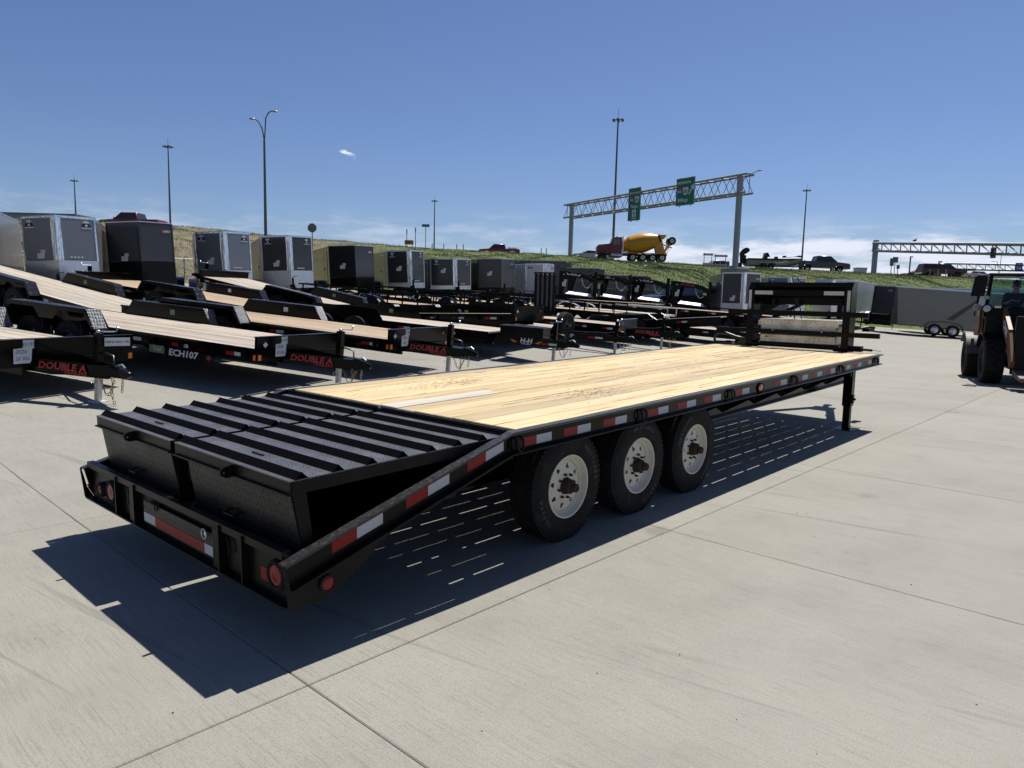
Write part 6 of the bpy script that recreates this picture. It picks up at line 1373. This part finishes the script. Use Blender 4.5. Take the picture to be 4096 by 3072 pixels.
q = MB(); q.prism([(-3.0, 1.0), (1.8, 1.02), (2.7, 1.25), (2.2, 1.28), (1.2, 1.23), (-3.0, 1.21)], 'y', -1.055, -1.03); q.build('side_stripe', INK, bt)
q = MB(); q.prism([(-1.6, .70), (.6, .72), (1.6, .98), (1.2, .98), (.4, .80), (-1.6, .78)], 'y', -1.045, -1.02); q.build('side_stripe', WDEC, bt)
q = MB(); q.prism([(-3.5, .75), (-3.1, .7), (-3.0, 1.5), (-3.3, 1.62), (-3.55, 1.45)], 'y', -.18, .18); q.prism([(-3.55, 1.46), (-3.3, 1.64), (-2.85, 1.9), (-2.65, 2.1), (-2.75, 2.3), (-3.0, 2.38), (-3.3, 2.2), (-3.6, 1.8)], 'y', -.24, .24); q.prism([(-3.7, .35), (-3.45, .35), (-3.3, .8), (-3.5, .8)], 'y', -.05, .05); q.build('outboard_motor', BLACK, bt, bevel=.05, smooth=40)
q = MB(); q.box(-1.0, -.6, -.35, .35, 1.2, 1.45); q.prism([(-.9, 1.45), (-.35, 1.45), (-.62, 1.9), (-.85, 1.85)], 'y', -.4, .4); q.box(.3, .6, -.25, .25, 1.22, 1.5); q.build('windscreen_and_seats', BLACK, bt, bevel=.02)
q = MB(); q.tube([(1.3, .1, 1.45), (2.6, .1, 1.55), (3.1, 0, 1.6)], .05, 6); q.prism([(1.2, 1.42), (1.6, 1.42), (1.6, 1.62), (1.25, 1.62)], 'y', 0, .2); q.box(2.9, 3.4, -.1, .1, 1.5, 1.68); q.build('trolling_motor', BLACK, bt)
q = MB(); q.bar((-2.8, -.8, .38), (4.4, 0, .42), .08, .1); q.bar((-2.8, .8, .38), (4.4, 0, .42), .08, .1); q.bar((3.5, 0, .45), (3.7, 0, 1.2), .08, .08); q.build('trailer_frame', BLACK, bt)
for x_ in (-1.2, -.4):
    for s in (-1, 1): wheel(bt, (x_, s*1.12, .33), s, .33, .2, .19, 'black_spoke', False)
for s in (-1, 1): q = MB(); q.prism([(-1.7, .45), (-1.5, .72), (-.1, .72), (.1, .45), (.04, .45), (-.14, .69), (-1.46, .69), (-1.64, .45)], 'y', s*1.1, s*1.34); q.build('fender', BLACK, bt)
# concrete mixer truck, facing left
mt = thing('concrete_mixer_truck', 'concrete mixer truck with dark red cab and yellow drum on the crest', 'mixer truck', (13.3, 84, tz(2520, 84)+.26), (0, 0, rad(178)))
mt.scale = (.89, .89, .89)
q = MB(); q.box(-4.6, 3.6, -.45, .45, .75, 1.02); q.build('chassis', BLACK, mt)
q = MB(); q.prism([(4.35, .95), (4.42, 1.7), (4.2, 2.0), (2.65, 2.18), (2.65, .95)], 'y', -.85, .85); q.build('hood', CR_MIX, mt, bevel=.06, smooth=30)
q = MB(); q.prism([(2.68, .75), (2.68, 2.15), (2.4, 2.95), (1.3, 3.0), (1.28, .75)], 'y', -1.12, 1.12); cabm = q.build('cab', CR_MIX, mt, bevel=.06, smooth=30)
q = MB(); q.add([(2.71, -.95, 2.2), (2.71, .95, 2.2), (2.47, .9, 2.85), (2.47, -.9, 2.85)], [(0, 1, 2, 3)]); q.build('windscreen', GLASS, cabm)
for s in (-1, 1):
    q = MB(); q.prism([(2.5, 2.1), (1.95, 2.05), (1.9, 2.8), (2.3, 2.82)], 'y', s*1.125, s*1.135); q.prism([(1.85, 2.1), (1.5, 2.1), (1.5, 2.8), (1.85, 2.8)], 'y', s*1.125, s*1.135); q.build('window', GLASS, cabm)
    q = MB(); q.prism([(4.5, .95), (4.3, 1.35), (3.8, 1.5), (3.3, 1.38), (3.05, .95), (3.2, .95), (3.4, 1.28), (3.8, 1.38), (4.15, 1.25), (4.3, .95)], 'y', s*.8, s*1.2); q.build('fender', CR_MIX, mt)
    q = MB(); q.box(2.45, 2.6, s*1.16, s*1.4, 2.1, 2.5); q.build('mirror', BLACK, cabm)
    q = MB(); q.cyl((1.1, s*.95, .9), (1.1, s*.95, 3.2), .09, 8); q.build('exhaust_stack', CHROME, mt, smooth=40)
    q = MB(); q.cyl((1.2, s*1.0, .75), (2.6, s*1.0, .75), .27, 12); q.build('fuel_tank', ALU, mt, smooth=40)
q = MB()
for k in range(9): q.box(4.36, 4.47, -.68+k*.17-.03, -.68+k*.17+.03, 1.05, 1.75)
q.box(4.38, 4.46, -.78, .78, 1.76, 1.83); q.build('grille', CHROME, mt)
q = MB(); q.box(4.3, 4.6, -1.15, 1.15, .5, .85); q.build('bumper', CHROME, mt, bevel=.04)
q = MB()
for k in range(5): q.box(2.2, 2.35, -.85+k*.42-.06, -.85+k*.42+.06, 3.0, 3.12)
q.build('roof_marker', LAMB, cabm)
for k in (-.4, .3): q = MB(); q.cyl((1.8, k, 3.0), (1.8, k, 3.2), .1, 8); q.build('beacon', LAMB, cabm)
for x_, st in ((3.75, 'black'), (-.2, 'white'), (-1.5, 'white'), (-2.75, 'white'), (-3.95, 'white')):
    for s in (-1, 1): wheel(mt, (x_, s*1.12, .52), s, .52, .28, .29, st, False)
prof = [(.35, -2.55), (.75, -2.35), (1.18, -1.5), (1.24, -.5), (1.24, .3), (1.02, 1.35), (.62, 2.3), (.55, 2.55), (.3, 2.6), (.001, 2.6)]
D_ = Matrix.Translation((-1.35, 0, 2.42)) @ Matrix.Rotation(rad(-167), 4, 'Y')
q = MB(); q.lathe([(1e-3, -2.55)]+prof, 'x', 28, M=D_); drum = q.build('drum', YEL, mt, smooth=20)
q = MB(); q.lathe([(.64, 2.25), (.68, 2.25), (.68, 2.42), (.62, 2.42)], 'x', 24, M=D_); q.build('drum_ring', BLACK, drum, smooth=30)
q = MB(); q.prism([(-3.3, 1.03), (-3.0, 2.2), (-3.35, 3.0), (-3.9, 3.0), (-4.4, 1.03)], 'y', -.55, -.42); q.prism([(-3.3, 1.03), (-3.0, 2.2), (-3.35, 3.0), (-3.9, 3.0), (-4.4, 1.03)], 'y', .42, .55); q.box(-4.3, -3.3, -.4, .4, 1.8, 1.95); q.build('rear_pedestal', YEL, mt)
q = MB(); q.prism([(-3.6, 3.0), (-3.4, 3.5), (-4.5, 3.5), (-4.2, 3.0)], 'y', -.5, .5); q.build('hopper', YEL, mt)
q = MB(); q.bar((-4.1, 0, 2.3), (-5.3, 0, 1.9), .5, .1); q.bar((-4.1, 0, 1.7), (-4.7, 0, .9), .4, .08); q.build('chute', YEL, mt)
q = MB(); q.bar((-4.2, -.7, 1.2), (-5.2, -.7, 2.6), .1, .16); q.bar((-4.2, .7, 1.2), (-5.2, .7, 2.6), .1, .16); q.tube([(-4.6, 0, 1.1), (-4.5, 0, 1.8), (-4.65, 0, 2.6), (-4.6, 0, 3.3)], .03, 5); q.tube([(-4.6, .3, 1.1), (-4.9, .3, 1.7), (-4.65, .3, 2.6)], .03, 5); q.build('booster_axle_arm', YEL, mt)
for s in (-1, 1): wheel(mt, (-5.15, s*.95, 2.72), s, .50, .26, .27, 'white', False)
q = MB(); q.cyl((.95, 0, 1.65), (.35, 0, 1.75), .38, 14); q.box(.3, .95, -.6, .6, 1.0, 1.3); q.build('water_tank', ALU, mt, smooth=40)
q = MB(); q.prism([(-4.6, 1.03), (.7, 1.03), (.7, 1.12), (-4.4, 1.12)], 'y', -1.2, -.9); q.prism([(-4.6, 1.03), (.7, 1.03), (.7, 1.12), (-4.4, 1.12)], 'y', .9, 1.2); q.build('deck_fender', YEL, mt)
text('READY MIX', .16, WDEC, mt, frame_m((1.95, 1.135, 1.6), (-1, 0, 0), (0, 0, 1)), 'lettering', .002, .003) if False else None

# ------------------------------------------------------------------ wheel loader with driver
LO = mat('loader_orange', (.13, .048, .016), .55); LB = steel('loader_black', (.006, .006, .0065), .35, .06); LG = mat('loader_grey_plastic', (.07, .07, .073), .6)
def ldr():
    px0, y0 = 12.3, 17.26
    t_ = thing('wheel_loader', 'orange and black wheel loader with driver in its glazed cab at the right edge', 'wheel loader', (px0, y0, 0), (0, 0, rad(-115)))
    # +x forward (towards the viewer), +y = loader's left (picture right)
    R, W = .53, .40
    def tyre(cx, cy, side, nm='wheel'):
        q = MB(); q.lathe([(.24, .10), (.30, .02), (.40, -.01), (R-.06, .0), (R-.02, .03), (R-.012, .08), (R-.012, W-.08), (R-.02, W-.03), (R-.06, W), (.40, W+.01), (.30, W-.02), (.24, W-.1)], 'y', 40)
        tm = q.mesh('tyre', RUBBER, smooth=40)
        q = MB()
        for i in range(18):
            a = 2*PI*i/18
            for (ya, yb, da) in ((.01, W*.52, .0), (W*.48, W-.01, PI/18)):
                for j in range(3):
                    f0, f1 = j/3, (j+1)/3; sk = .14
                    aa = a+da+(sk*f0 if ya < .1 else sk*(1-f0)); ab = a+da+(sk*f1 if ya < .1 else sk*(1-f1))
                    y_0, y_1 = ya+(yb-ya)*f0, ya+(yb-ya)*f1; w_ = .095
                    vs = []
                    for (an, yy) in ((aa, y_0), (ab, y_1)):
                        ro = R+.012-(.02 if yy < .03 or yy > W-.03 else 0)
                        for dd in (-w_, w_): vs += [(ro*math.cos(an+dd), yy, ro*math.sin(an+dd)), ((R-.04)*math.cos(an+dd), yy, (R-.04)*math.sin(an+dd))]
                    q.add(vs, [(0, 2, 6, 4), (1, 3, 7, 5), (0, 1, 3, 2), (4, 5, 7, 6), (0, 1, 5, 4), (2, 3, 7, 6)])
        lm = q.mesh('tread_lug', RUBBER)
        q = MB(); q.lathe([(.25, .06), (.24, .05), (.22, .08), (.20, .16), (.10, .17), (.10, .12), (.07, .11), (.001, .11)], 'y', 28); rm = q.mesh(nm, mat('loader_rim', (.06, .055, .05), .6) if 'loader_rim' not in bpy.data.materials else bpy.data.materials['loader_rim'], smooth=35)
        w = link(nm, rm, t_, (cx, cy, R), (0, 0, 0) if side < 0 else (0, 0, PI)); link('tyre', tm, w); o = link('tread_lug', lm, w); o['kind'] = 'stuff'
        q = MB(); q.lathe([(.09, .10), (.09, .09), (.001, .088)], 'y', 16); q.build('hub', GALVL, w, smooth=40)
        return w
    for cx, yo in ((.75, 0), (-1.05, -.13)):
        tyre(cx, -.95+yo, -1); tyre(cx, .95-yo*0, 1)
    q = MB(); q.box(-.2, 1.1, -.40, .40, .35, .80); q.box(-2.3, -.2, -.42, .42, .40, 1.15); q.build('chassis', LB, t_, bevel=.02)
    q = MB(); q.cyl((.75, -.75, R), (.75, .75, R), .12, 10); q.cyl((-1.05, -.75, R), (-1.05, .75, R), .12, 10); q.build('axle', LB, t_)
    q = MB(); q.prism([(-2.5, .75), (-2.55, 1.35), (-2.3, 1.75), (-.65, 1.82), (-.65, .95), (-1.0, 1.15), (-1.6, 1.15), (-2.0, .75)], 'y', -.62, .62); q.build('engine_hood', LO, t_, bevel=.05, smooth=30)
    # cab
    z0, z1 = 1.55, 2.52; xa, xb = -.75, .45; hw = .78; cs = -.10
    q = MB()
    P = {}
    for s in (-1, 1):
        P[s] = [Vector((xb+.12, s*(hw+.06)+cs, z0)), Vector((xb-.05, s*(hw-.02)+cs, z1)), Vector((xa-.15, s*(hw-.02)+cs, z1)), Vector((xa-.12, s*(hw+.06)+cs, z0))]
        for (a_, b_, w_) in ((0, 1, .08), (3, 2, .075), (1, 2, .07)): q = MB(); q.bar(P[s][a_], P[s][b_], w_, .085, (1, 0, 0) if a_ != 1 else (0, 0, 1)); q.build('cab_pillar', LB, t_, bevel=.012)
    q = MB(); q.box(xa-.22, xb+.05, -hw-.03+cs, hw+.03+cs, z1, z1+.07); q.build('cab_roof', LB, t_, bevel=.02)
    GL_ = bpy.data.materials.new('cab_glass'); GL_.use_nodes = True; tt = GL_.node_tree; tt.nodes.clear(); o_ = tt.nodes.new('ShaderNodeOutputMaterial'); gs = tt.nodes.new('ShaderNodeBsdfGlossy'); gs.inputs['Roughness'].default_value = .02; tr_ = tt.nodes.new('ShaderNodeBsdfTransparent'); tr_.inputs[0].default_value = (.62, .76, .74, 1); ms = tt.nodes.new('ShaderNodeMixShader'); fr_ = tt.nodes.new('ShaderNodeFresnel'); fr_.inputs[0].default_value = 1.5
    tt.links.new(fr_.outputs[0], ms.inputs[0]); tt.links.new(tr_.outputs[0], ms.inputs[1]); tt.links.new(gs.outputs[0], ms.inputs[2]); tt.links.new(ms.outputs[0], o_.inputs[0])
    q = MB(); q.add([P[-1][0]+Vector((0, .05, .25)), P[1][0]+Vector((0, -.05, .25)), P[1][1]+Vector((0, -.05, -.05)), P[-1][1]+Vector((0, .05, -.05))], [(0, 1, 2, 3)]); q.build('windscreen', GL_, t_)
    q = MB(); q.add([P[-1][3]+Vector((0, .05, .3)), P[1][3]+Vector((0, -.05, .3)), P[1][2]+Vector((0, -.05, -.05)), P[-1][2]+Vector((0, .05, -.05))], [(0, 1, 2, 3)]); q.build('rear_window', GL_, t_)
    for s in (-1, 1): q = MB(); q.add([P[s][0]+Vector((-.06, 0, .2)), P[s][3]+Vector((.06, 0, .2)), P[s][2]+Vector((.06, 0, -.06)), P[s][1]+Vector((-.06, 0, -.06))], [(0, 1, 2, 3)]); q.build('side_window', GL_, t_)
    q = MB(); q.box(xb+.04, xb+.17, -hw-.04+cs, hw+.04+cs, z0-.60, z0+.22); q.box(xa, xb+.03, -hw+.02+cs, hw-.02+cs, z0-.65, z0+.0); q.build('front_cowl', LB, t_, bevel=.03)
    for k in range(8): q = MB(); q.box(xb+.171, xb+.18, -.55, -.1, z0-.56+k*.05, z0-.54+k*.05); q.build('louvre', LB, t_)
    q = MB(); q.box(xb-.1, xb-.02, -.30, -.02, z1-.07, z1-.005); q.build('work_lamp', GALV, t_)
    q = MB(); q.lathe([(.08, -.06), (.105, .0), (.11, .05), (.085, .06)], 'x', 24, (xb+.28, -.94, z0+.20)); ho = q.build('headlamp', LB, t_, smooth=40)
    q = MB(); q.lathe([(.085, .055), (.07, .072), (.001, .078)], 'x', 24, (xb+.28, -.94, z0+.20)); q.build('lens', mat('lamp_glass', (.35, .35, .34), .15, .5), ho, smooth=40)
    q = MB(); q.lathe([(.04, -.1), (.085, -.04), (.085, .02), (.001, .03)], 'x', 18, (xb+.12, -1.10, z0+.22)); q.build('indicator', mat('grey_lamp_shell', (.18, .18, .18), .4), ho, smooth=40)
    q = MB(); q.bar((xb+.2, -.86, z0+.08), (xb+.5, -.5, z0-.25), .03, .03); q.build('lamp_bracket', LB, ho)
    q = MB(); q.prism([(-.13, -.24), (.13, -.24), (.17, .22), (-.02, .24), (-.08, .2)], 'x', xb+.18, xb+.24, Matrix.Translation((0, -1.14, z1-.24))); q.tube([(xb+.05, -.85, z1-.2), (xb+.2, -1.14, z1-.2)], .01, 5); q.build('mirror', LB, t_, bevel=.02)
    q = MB(); q.box(xb+.12, xb+.2, -1.0, -.9, z0+.42, z0+.5); q.tube([(xb+.1, -.85, z0+.45), (xb+.16, -1.05, z0+.48)], .012, 5); q.build('grab_bracket', GALV, t_)
    q = MB(); q.tube([(-.3, -.6, z1+.07), (-.3, -.6, z1+.55)], .006, 4); q.tube([(-.4, -.6, z1+.07), (-.42, -.65, z1+.38), (-.4, -.78, z1+.40)], .006, 4); q.build('antenna', LB, t_)
    q = MB(); q.box(-.3, -.1, .45, .6, z1+.07, z1+.19); q.build('roof_lamp', LB, t_)
    # fenders
    q = MB(); pts = [(-1.05+.66*math.cos(a), R+.62*math.sin(a)) for a in np.linspace(.15, PI*.8, 12)]; q.prism(pts+[(p[0]*1.0+(-1.05-p[0])*.06, R+(p[1]-R)*.94) for p in pts][::-1], 'y', -1.12, -.62); q.build('fender', LG, t_, smooth=50)
    q = MB(); pts = [(.55+.64*math.cos(a), R+.66*math.sin(a)) for a in np.linspace(PI*.35, PI*.85, 8)]; q.prism(pts+[(p[0]+(.55-p[0])*.05, R+(p[1]-R)*.95) for p in pts][::-1], 'y', -.98, -.5); q.build('fender', LB, t_, smooth=50)
    q = MB(); q.prism([(-.62, 1.1), (-.62, 1.80), (.0, 1.75), (.1, 1.3), (-.1, 1.1)], 'y', -.97, -.90); sp_ = q.build('side_panel', LO, t_, bevel=.02)
    text('2F', .17, WDEC, sp_, frame_m((-.12, -.976, 1.62), (1, 0, 0), (0, 0, 1)), 'lettering', .002, .004)
    # boom, carriage and attachment
    for s, yy in ((-1, -.56), (1, .50)):
        q = MB(); q.prism([(.4, 1.45), (.62, 1.78), (1.55, 1.28), (2.1, .60), (1.95, .45), (1.4, .95), (.6, 1.40)], 'y', yy-.035, yy+.035); bm_ = q.build('boom_arm', LO, t_, bevel=.01)
    text('CASE', .24, WDEC, t_, frame_m((1.12, -.5985, 1.30), (.88, 0, -.47), (0, 0, 1)), 'lettering', .002, .01)
    q = MB(); q.add([(.64, -.60, 1.79), (.64, -.52, 1.79), (1.56, -.52, 1.292), (1.56, -.60, 1.292)], [(0, 1, 2, 3)]); q.build('arm_face', LO, t_)
    q = MB(); q.box(1.75, 1.85, -.52, .7, .42, 1.60); q.build('quick_coupler_plate', LB, t_, bevel=.02)
    q = MB(); q.prism([(1.95, .42), (2.75, .30), (2.75, .22), (1.9, .30)], 'y', -.52, .7); q.build('fork_carriage', mat('worn_fork_steel', (.12, .09, .07), .6, .4), t_)
    q = MB(); q.cyl((2.1, .5, 1.0), (2.35, .55, 1.0), .09, 12); q.cyl((2.05, .42, .75), (2.3, .42, .75), .06, 10); q.build('hydraulic_cylinder', LO, t_, smooth=40)
    for pts in ([(.45, -.12, 1.5), (.8, -.05, 1.72), (1.2, .0, 1.62), (1.6, .05, 1.32)], [(.5, -.02, 1.45), (.8, .05, 1.62), (1.2, .08, 1.5), (1.7, .1, 1.30)], [(.9, -.3, 1.1), (1.0, -.42, .9), (1.1, -.38, .65), (1.25, -.3, .55)]):
        q = MB(); q.tube(pts, .018, 7); q.build('hydraulic_hose', HOSE, t_, smooth=60)
    q = MB(); q.tube([(1.3, -.30, .95), (1.42, -.33, .7), (1.5, -.3, .5)], .022, 7); q.build('steel_pipe', GALVL, t_, smooth=60)
    q = MB(); q.box(.95, 1.15, -.45, .5, .38, .62); q.cyl((1.0, -.38, .25), (1.0, -.38, .5), .03, 8); q.cyl((1.0, -.2, .25), (1.0, -.2, .5), .03, 8); q.build('front_frame', LB, t_)
    # seat
    q = MB(); q.box(-.45, .05, -.48, .0, 1.551, 1.60); q.box(-.52, -.40, -.46, -.02, 1.60, 2.12); q.build('seat', LB, t_, bevel=.03)
    q = MB(); q.tube([(.22+.03*math.cos(a), -.22+.17*math.sin(a), 1.93+.15*math.cos(a)) for a in np.linspace(0, 2*PI, 19)[:-1]], .012, 6, closed=True); q.cyl((.42, -.22, 1.56), (.24, -.22, 1.92), .02, 8); q.build('steering_wheel', LB, t_, smooth=50)
    return t_
L_ = ldr()
SKIN = mat('skin', (.32, .19, .13), .55); SHIRT = mat('navy_shirt', (.012, .016, .024), .85); HAIR = mat('dark_cap', (.012, .011, .012), .9); JEANS = mat('dark_jeans', (.02, .026, .04), .9)
def skinned(name, pts, edges, rad_, m, parent, root=0, sub=2):
    me = bpy.data.meshes.new(name); me.from_pydata(pts, edges, []); o = bpy.data.objects.new(name, me); COL.objects.link(o)
    if parent: o.parent = parent
    sm = o.modifiers.new('s', 'SKIN')
    sv = me.skin_vertices[0].data
    for i, r in enumerate(rad_): sv[i].radius = (r, r) if not isinstance(r, tuple) else r
    sv[root].use_root = True
    ss = o.modifiers.new('u', 'SUBSURF'); ss.levels = ss.render_levels = sub; me.materials.append(m)
    bpy.context.view_layer.update()
    ev = o.evaluated_get(bpy.context.evaluated_depsgraph_get()); nm = bpy.data.meshes.new_from_object(ev); nm.materials.clear(); nm.materials.append(m)
    nm.polygons.foreach_set('use_smooth', [True]*len(nm.polygons)); o.modifiers.clear(); o.data = nm; nm.name = name; return o
def seated(label, M, shirt, hands=True, scale=1.0):
    """person facing +x, seat surface at z=0 below the pelvis"""
    t_ = bpy.data.objects.new('person', None); COL.objects.link(t_); tag(t_, label, 'person'); t_.matrix_world = M
    P = [(0, 0, .10), (.02, 0, .25), (.03, 0, .42), (.02, 0, .52), (.035, 0, .60), (.05, 0, .69), (.055, 0, .78),
         (.02, .17, .50), (.10, .24, .30), (.34, .17, .33), (.43, .14, .38), (.02, -.17, .50), (.10, -.24, .30), (.34, -.17, .33), (.43, -.14, .38),
         (.05, .10, .09), (.42, .13, .12), (.46, .13, -.22), (.55, .13, -.30), (.05, -.10, .09), (.42, -.13, .12), (.46, -.13, -.22), (.55, -.13, -.30)]
    Ed = [(0, 1), (1, 2), (2, 3), (3, 4), (4, 5), (5, 6), (3, 7), (7, 8), (8, 9), (9, 10), (3, 11), (11, 12), (12, 13), (13, 14), (0, 15), (15, 16), (16, 17), (17, 18), (0, 19), (19, 20), (20, 21), (21, 22)]
    Rr = [(.14, .15), (.135, .14), (.15, .12), (.09, .08), .05, (.085, .075), (.08, .075), .06, .045, .033, .03, .06, .045, .033, .03, .085, .06, .045, .04, .085, .06, .045, .04]
    b_ = skinned('body', P, Ed, Rr, SKIN, t_)
    P2 = [P[i] for i in (0, 1, 2, 3, 7, 8, 11, 12)]+[(.20, .225, .305), (.20, -.225, .305)]
    skinned('shirt', P2, [(0, 1), (1, 2), (2, 3), (3, 4), (4, 5), (3, 6), (6, 7), (5, 8), (7, 9)], [(.155, .17), (.155, .165), (.165, .14), (.10, .085), .075, .058, .075, .058, .052, .052], shirt, t_)
    P3 = [P[i] for i in (0, 15, 16, 17, 19, 20, 21)]
    skinned('trousers', P3, [(0, 1), (1, 2), (2, 3), (0, 4), (4, 5), (5, 6)], [(.15, .16), .095, .07, .055, .095, .07, .055], JEANS, t_)
    for s in (1, -1):
        hx, hy, hz_ = .43, s*.14, .38
        for k in range(4): q = MB(); y_ = hy+s*(k-1.5)*.018; q.tube([(hx+.01, y_, hz_+.01), (hx+.055, y_, hz_+.02), (hx+.075, y_, hz_-.005), (hx+.06, y_, hz_-.025)], [.010, .0095, .009, .007], 6); q.build('finger', SKIN, b_, smooth=60)
        q = MB(); q.tube([(hx-.01, hy-s*.03, hz_), (hx+.03, hy-s*.05, hz_+.005), (hx+.055, hy-s*.045, hz_-.01)], [.011, .01, .008], 6); q.build('thumb', SKIN, b_, smooth=60)
    q = MB(); q.ball((.045, 0, .80), .098, 8, (1.0, .88, .85)); q.build('hair', HAIR, b_, smooth=60)
    q = MB(); q.tube([(.125, 0, .735), (.155, 0, .705), (.13, 0, .695)], [.008, .014, .008], 6); q.build('nose', SKIN, b_, smooth=60)
    for s in (1, -1):
        q = MB(); q.ball((.05, s*.083, .71), .022, 5, (.9, .5, 1.4)); q.build('ear', SKIN, b_, smooth=60)
        q = MB(); q.ball((.128, s*.03, .735), .010, 5); q.build('eye', INK, b_, smooth=60)
    q = MB(); q.box(.126, .134, -.024, .024, .672, .679); q.build('mouth', mat('lips', (.25, .09, .08), .5) if 'lips' not in bpy.data.materials else bpy.data.materials['lips'], b_)
    return t_
ML = Matrix.Translation((12.3, 17.26, 0)) @ Matrix.Rotation(rad(-115), 4, 'Z')
pr = seated('driver in a dark shirt and short dark hair seated in the loader cab', ML @ Matrix.Translation((-.22, -.24, 1.58)), SHIRT)
q = MB(); q.box(.19, .1915, -.07, .07, .36, .375); o = q.build('chest_print', STK, pr)
pm_ = seated('mixer truck driver in a yellow green safety vest behind the side window', Matrix.Translation((13.3, 84, tz(2520, 84)+.26)) @ Matrix.Rotation(rad(178), 4, 'Z') @ Matrix.Scale(.89, 4) @ Matrix.Translation((1.75, .55, 1.75)), mat('hi_vis_vest', (.35, .5, .03), .7))
# dark cab pickup standing beyond the low end of the wall
pickup('black pickup with bright chrome behind the red lettered gooseneck neck', 10.2, 44.2, Hf(10.2, 44.2)+.02, 215, P_BLK, L=5.6)
# a bird over the right side
bd = MB(); bd.ball((0, 0, 0), .11, 5, (1.6, .7, .7)); bd.add([(0, 0, 0), (.05, .4, .12), (-.1, .38, .12), (-.12, 0, 0)], [(0, 1, 2, 3)]); bd.add([(0, 0, 0), (.05, -.4, .12), (-.1, -.38, .12), (-.12, 0, 0)], [(3, 2, 1, 0)])
tag(bd.build('bird', INK, loc=(atp(3615, 60), 60, 7.3)), 'small dark bird flying in the sky above the signal gantry', 'bird')
# distant roofline at far left
fb_ = thing('far_building', 'flat grey building far off behind the first enclosed trailers', 'building', (-150, 230, 18.4)); q = MB(); q.box(-14, 14, -5, 5, 0, 5.6); q.build('wall', mat('far_wall_grey', (.2, .23, .27), .9), fb_); q = MB(); q.box(-14.3, 14.3, -5.3, 5.3, 5.6, 6.0); q.build('roof', SBACK, fb_)
# litter on the slope
for (px, u, s, lab) in ((2565, .62, .22, 'white litter lying in the grass below the mixer truck'), (1719, .42, .25, 'white litter lying in the grass above the paired charcoal trailers')):
    x, y, z = [float(k) for k in terr(np.array([px*1.0]), np.array([u]))]; q = MB(); q.add([(-s, -.05, 0), (s*.2, -.1, .12), (s, .05, .02), (0, .15, .16), (-s*.6, .2, .05)], [(0, 1, 3, 4), (1, 2, 3)]); q.add([(-s, -.05, -.02), (s*.2, -.1, -.02), (s, .05, -.02)], [(0, 1, 2)]); tag(q.build('litter', SWHT, loc=(x, y, z+.12)), lab, 'litter')
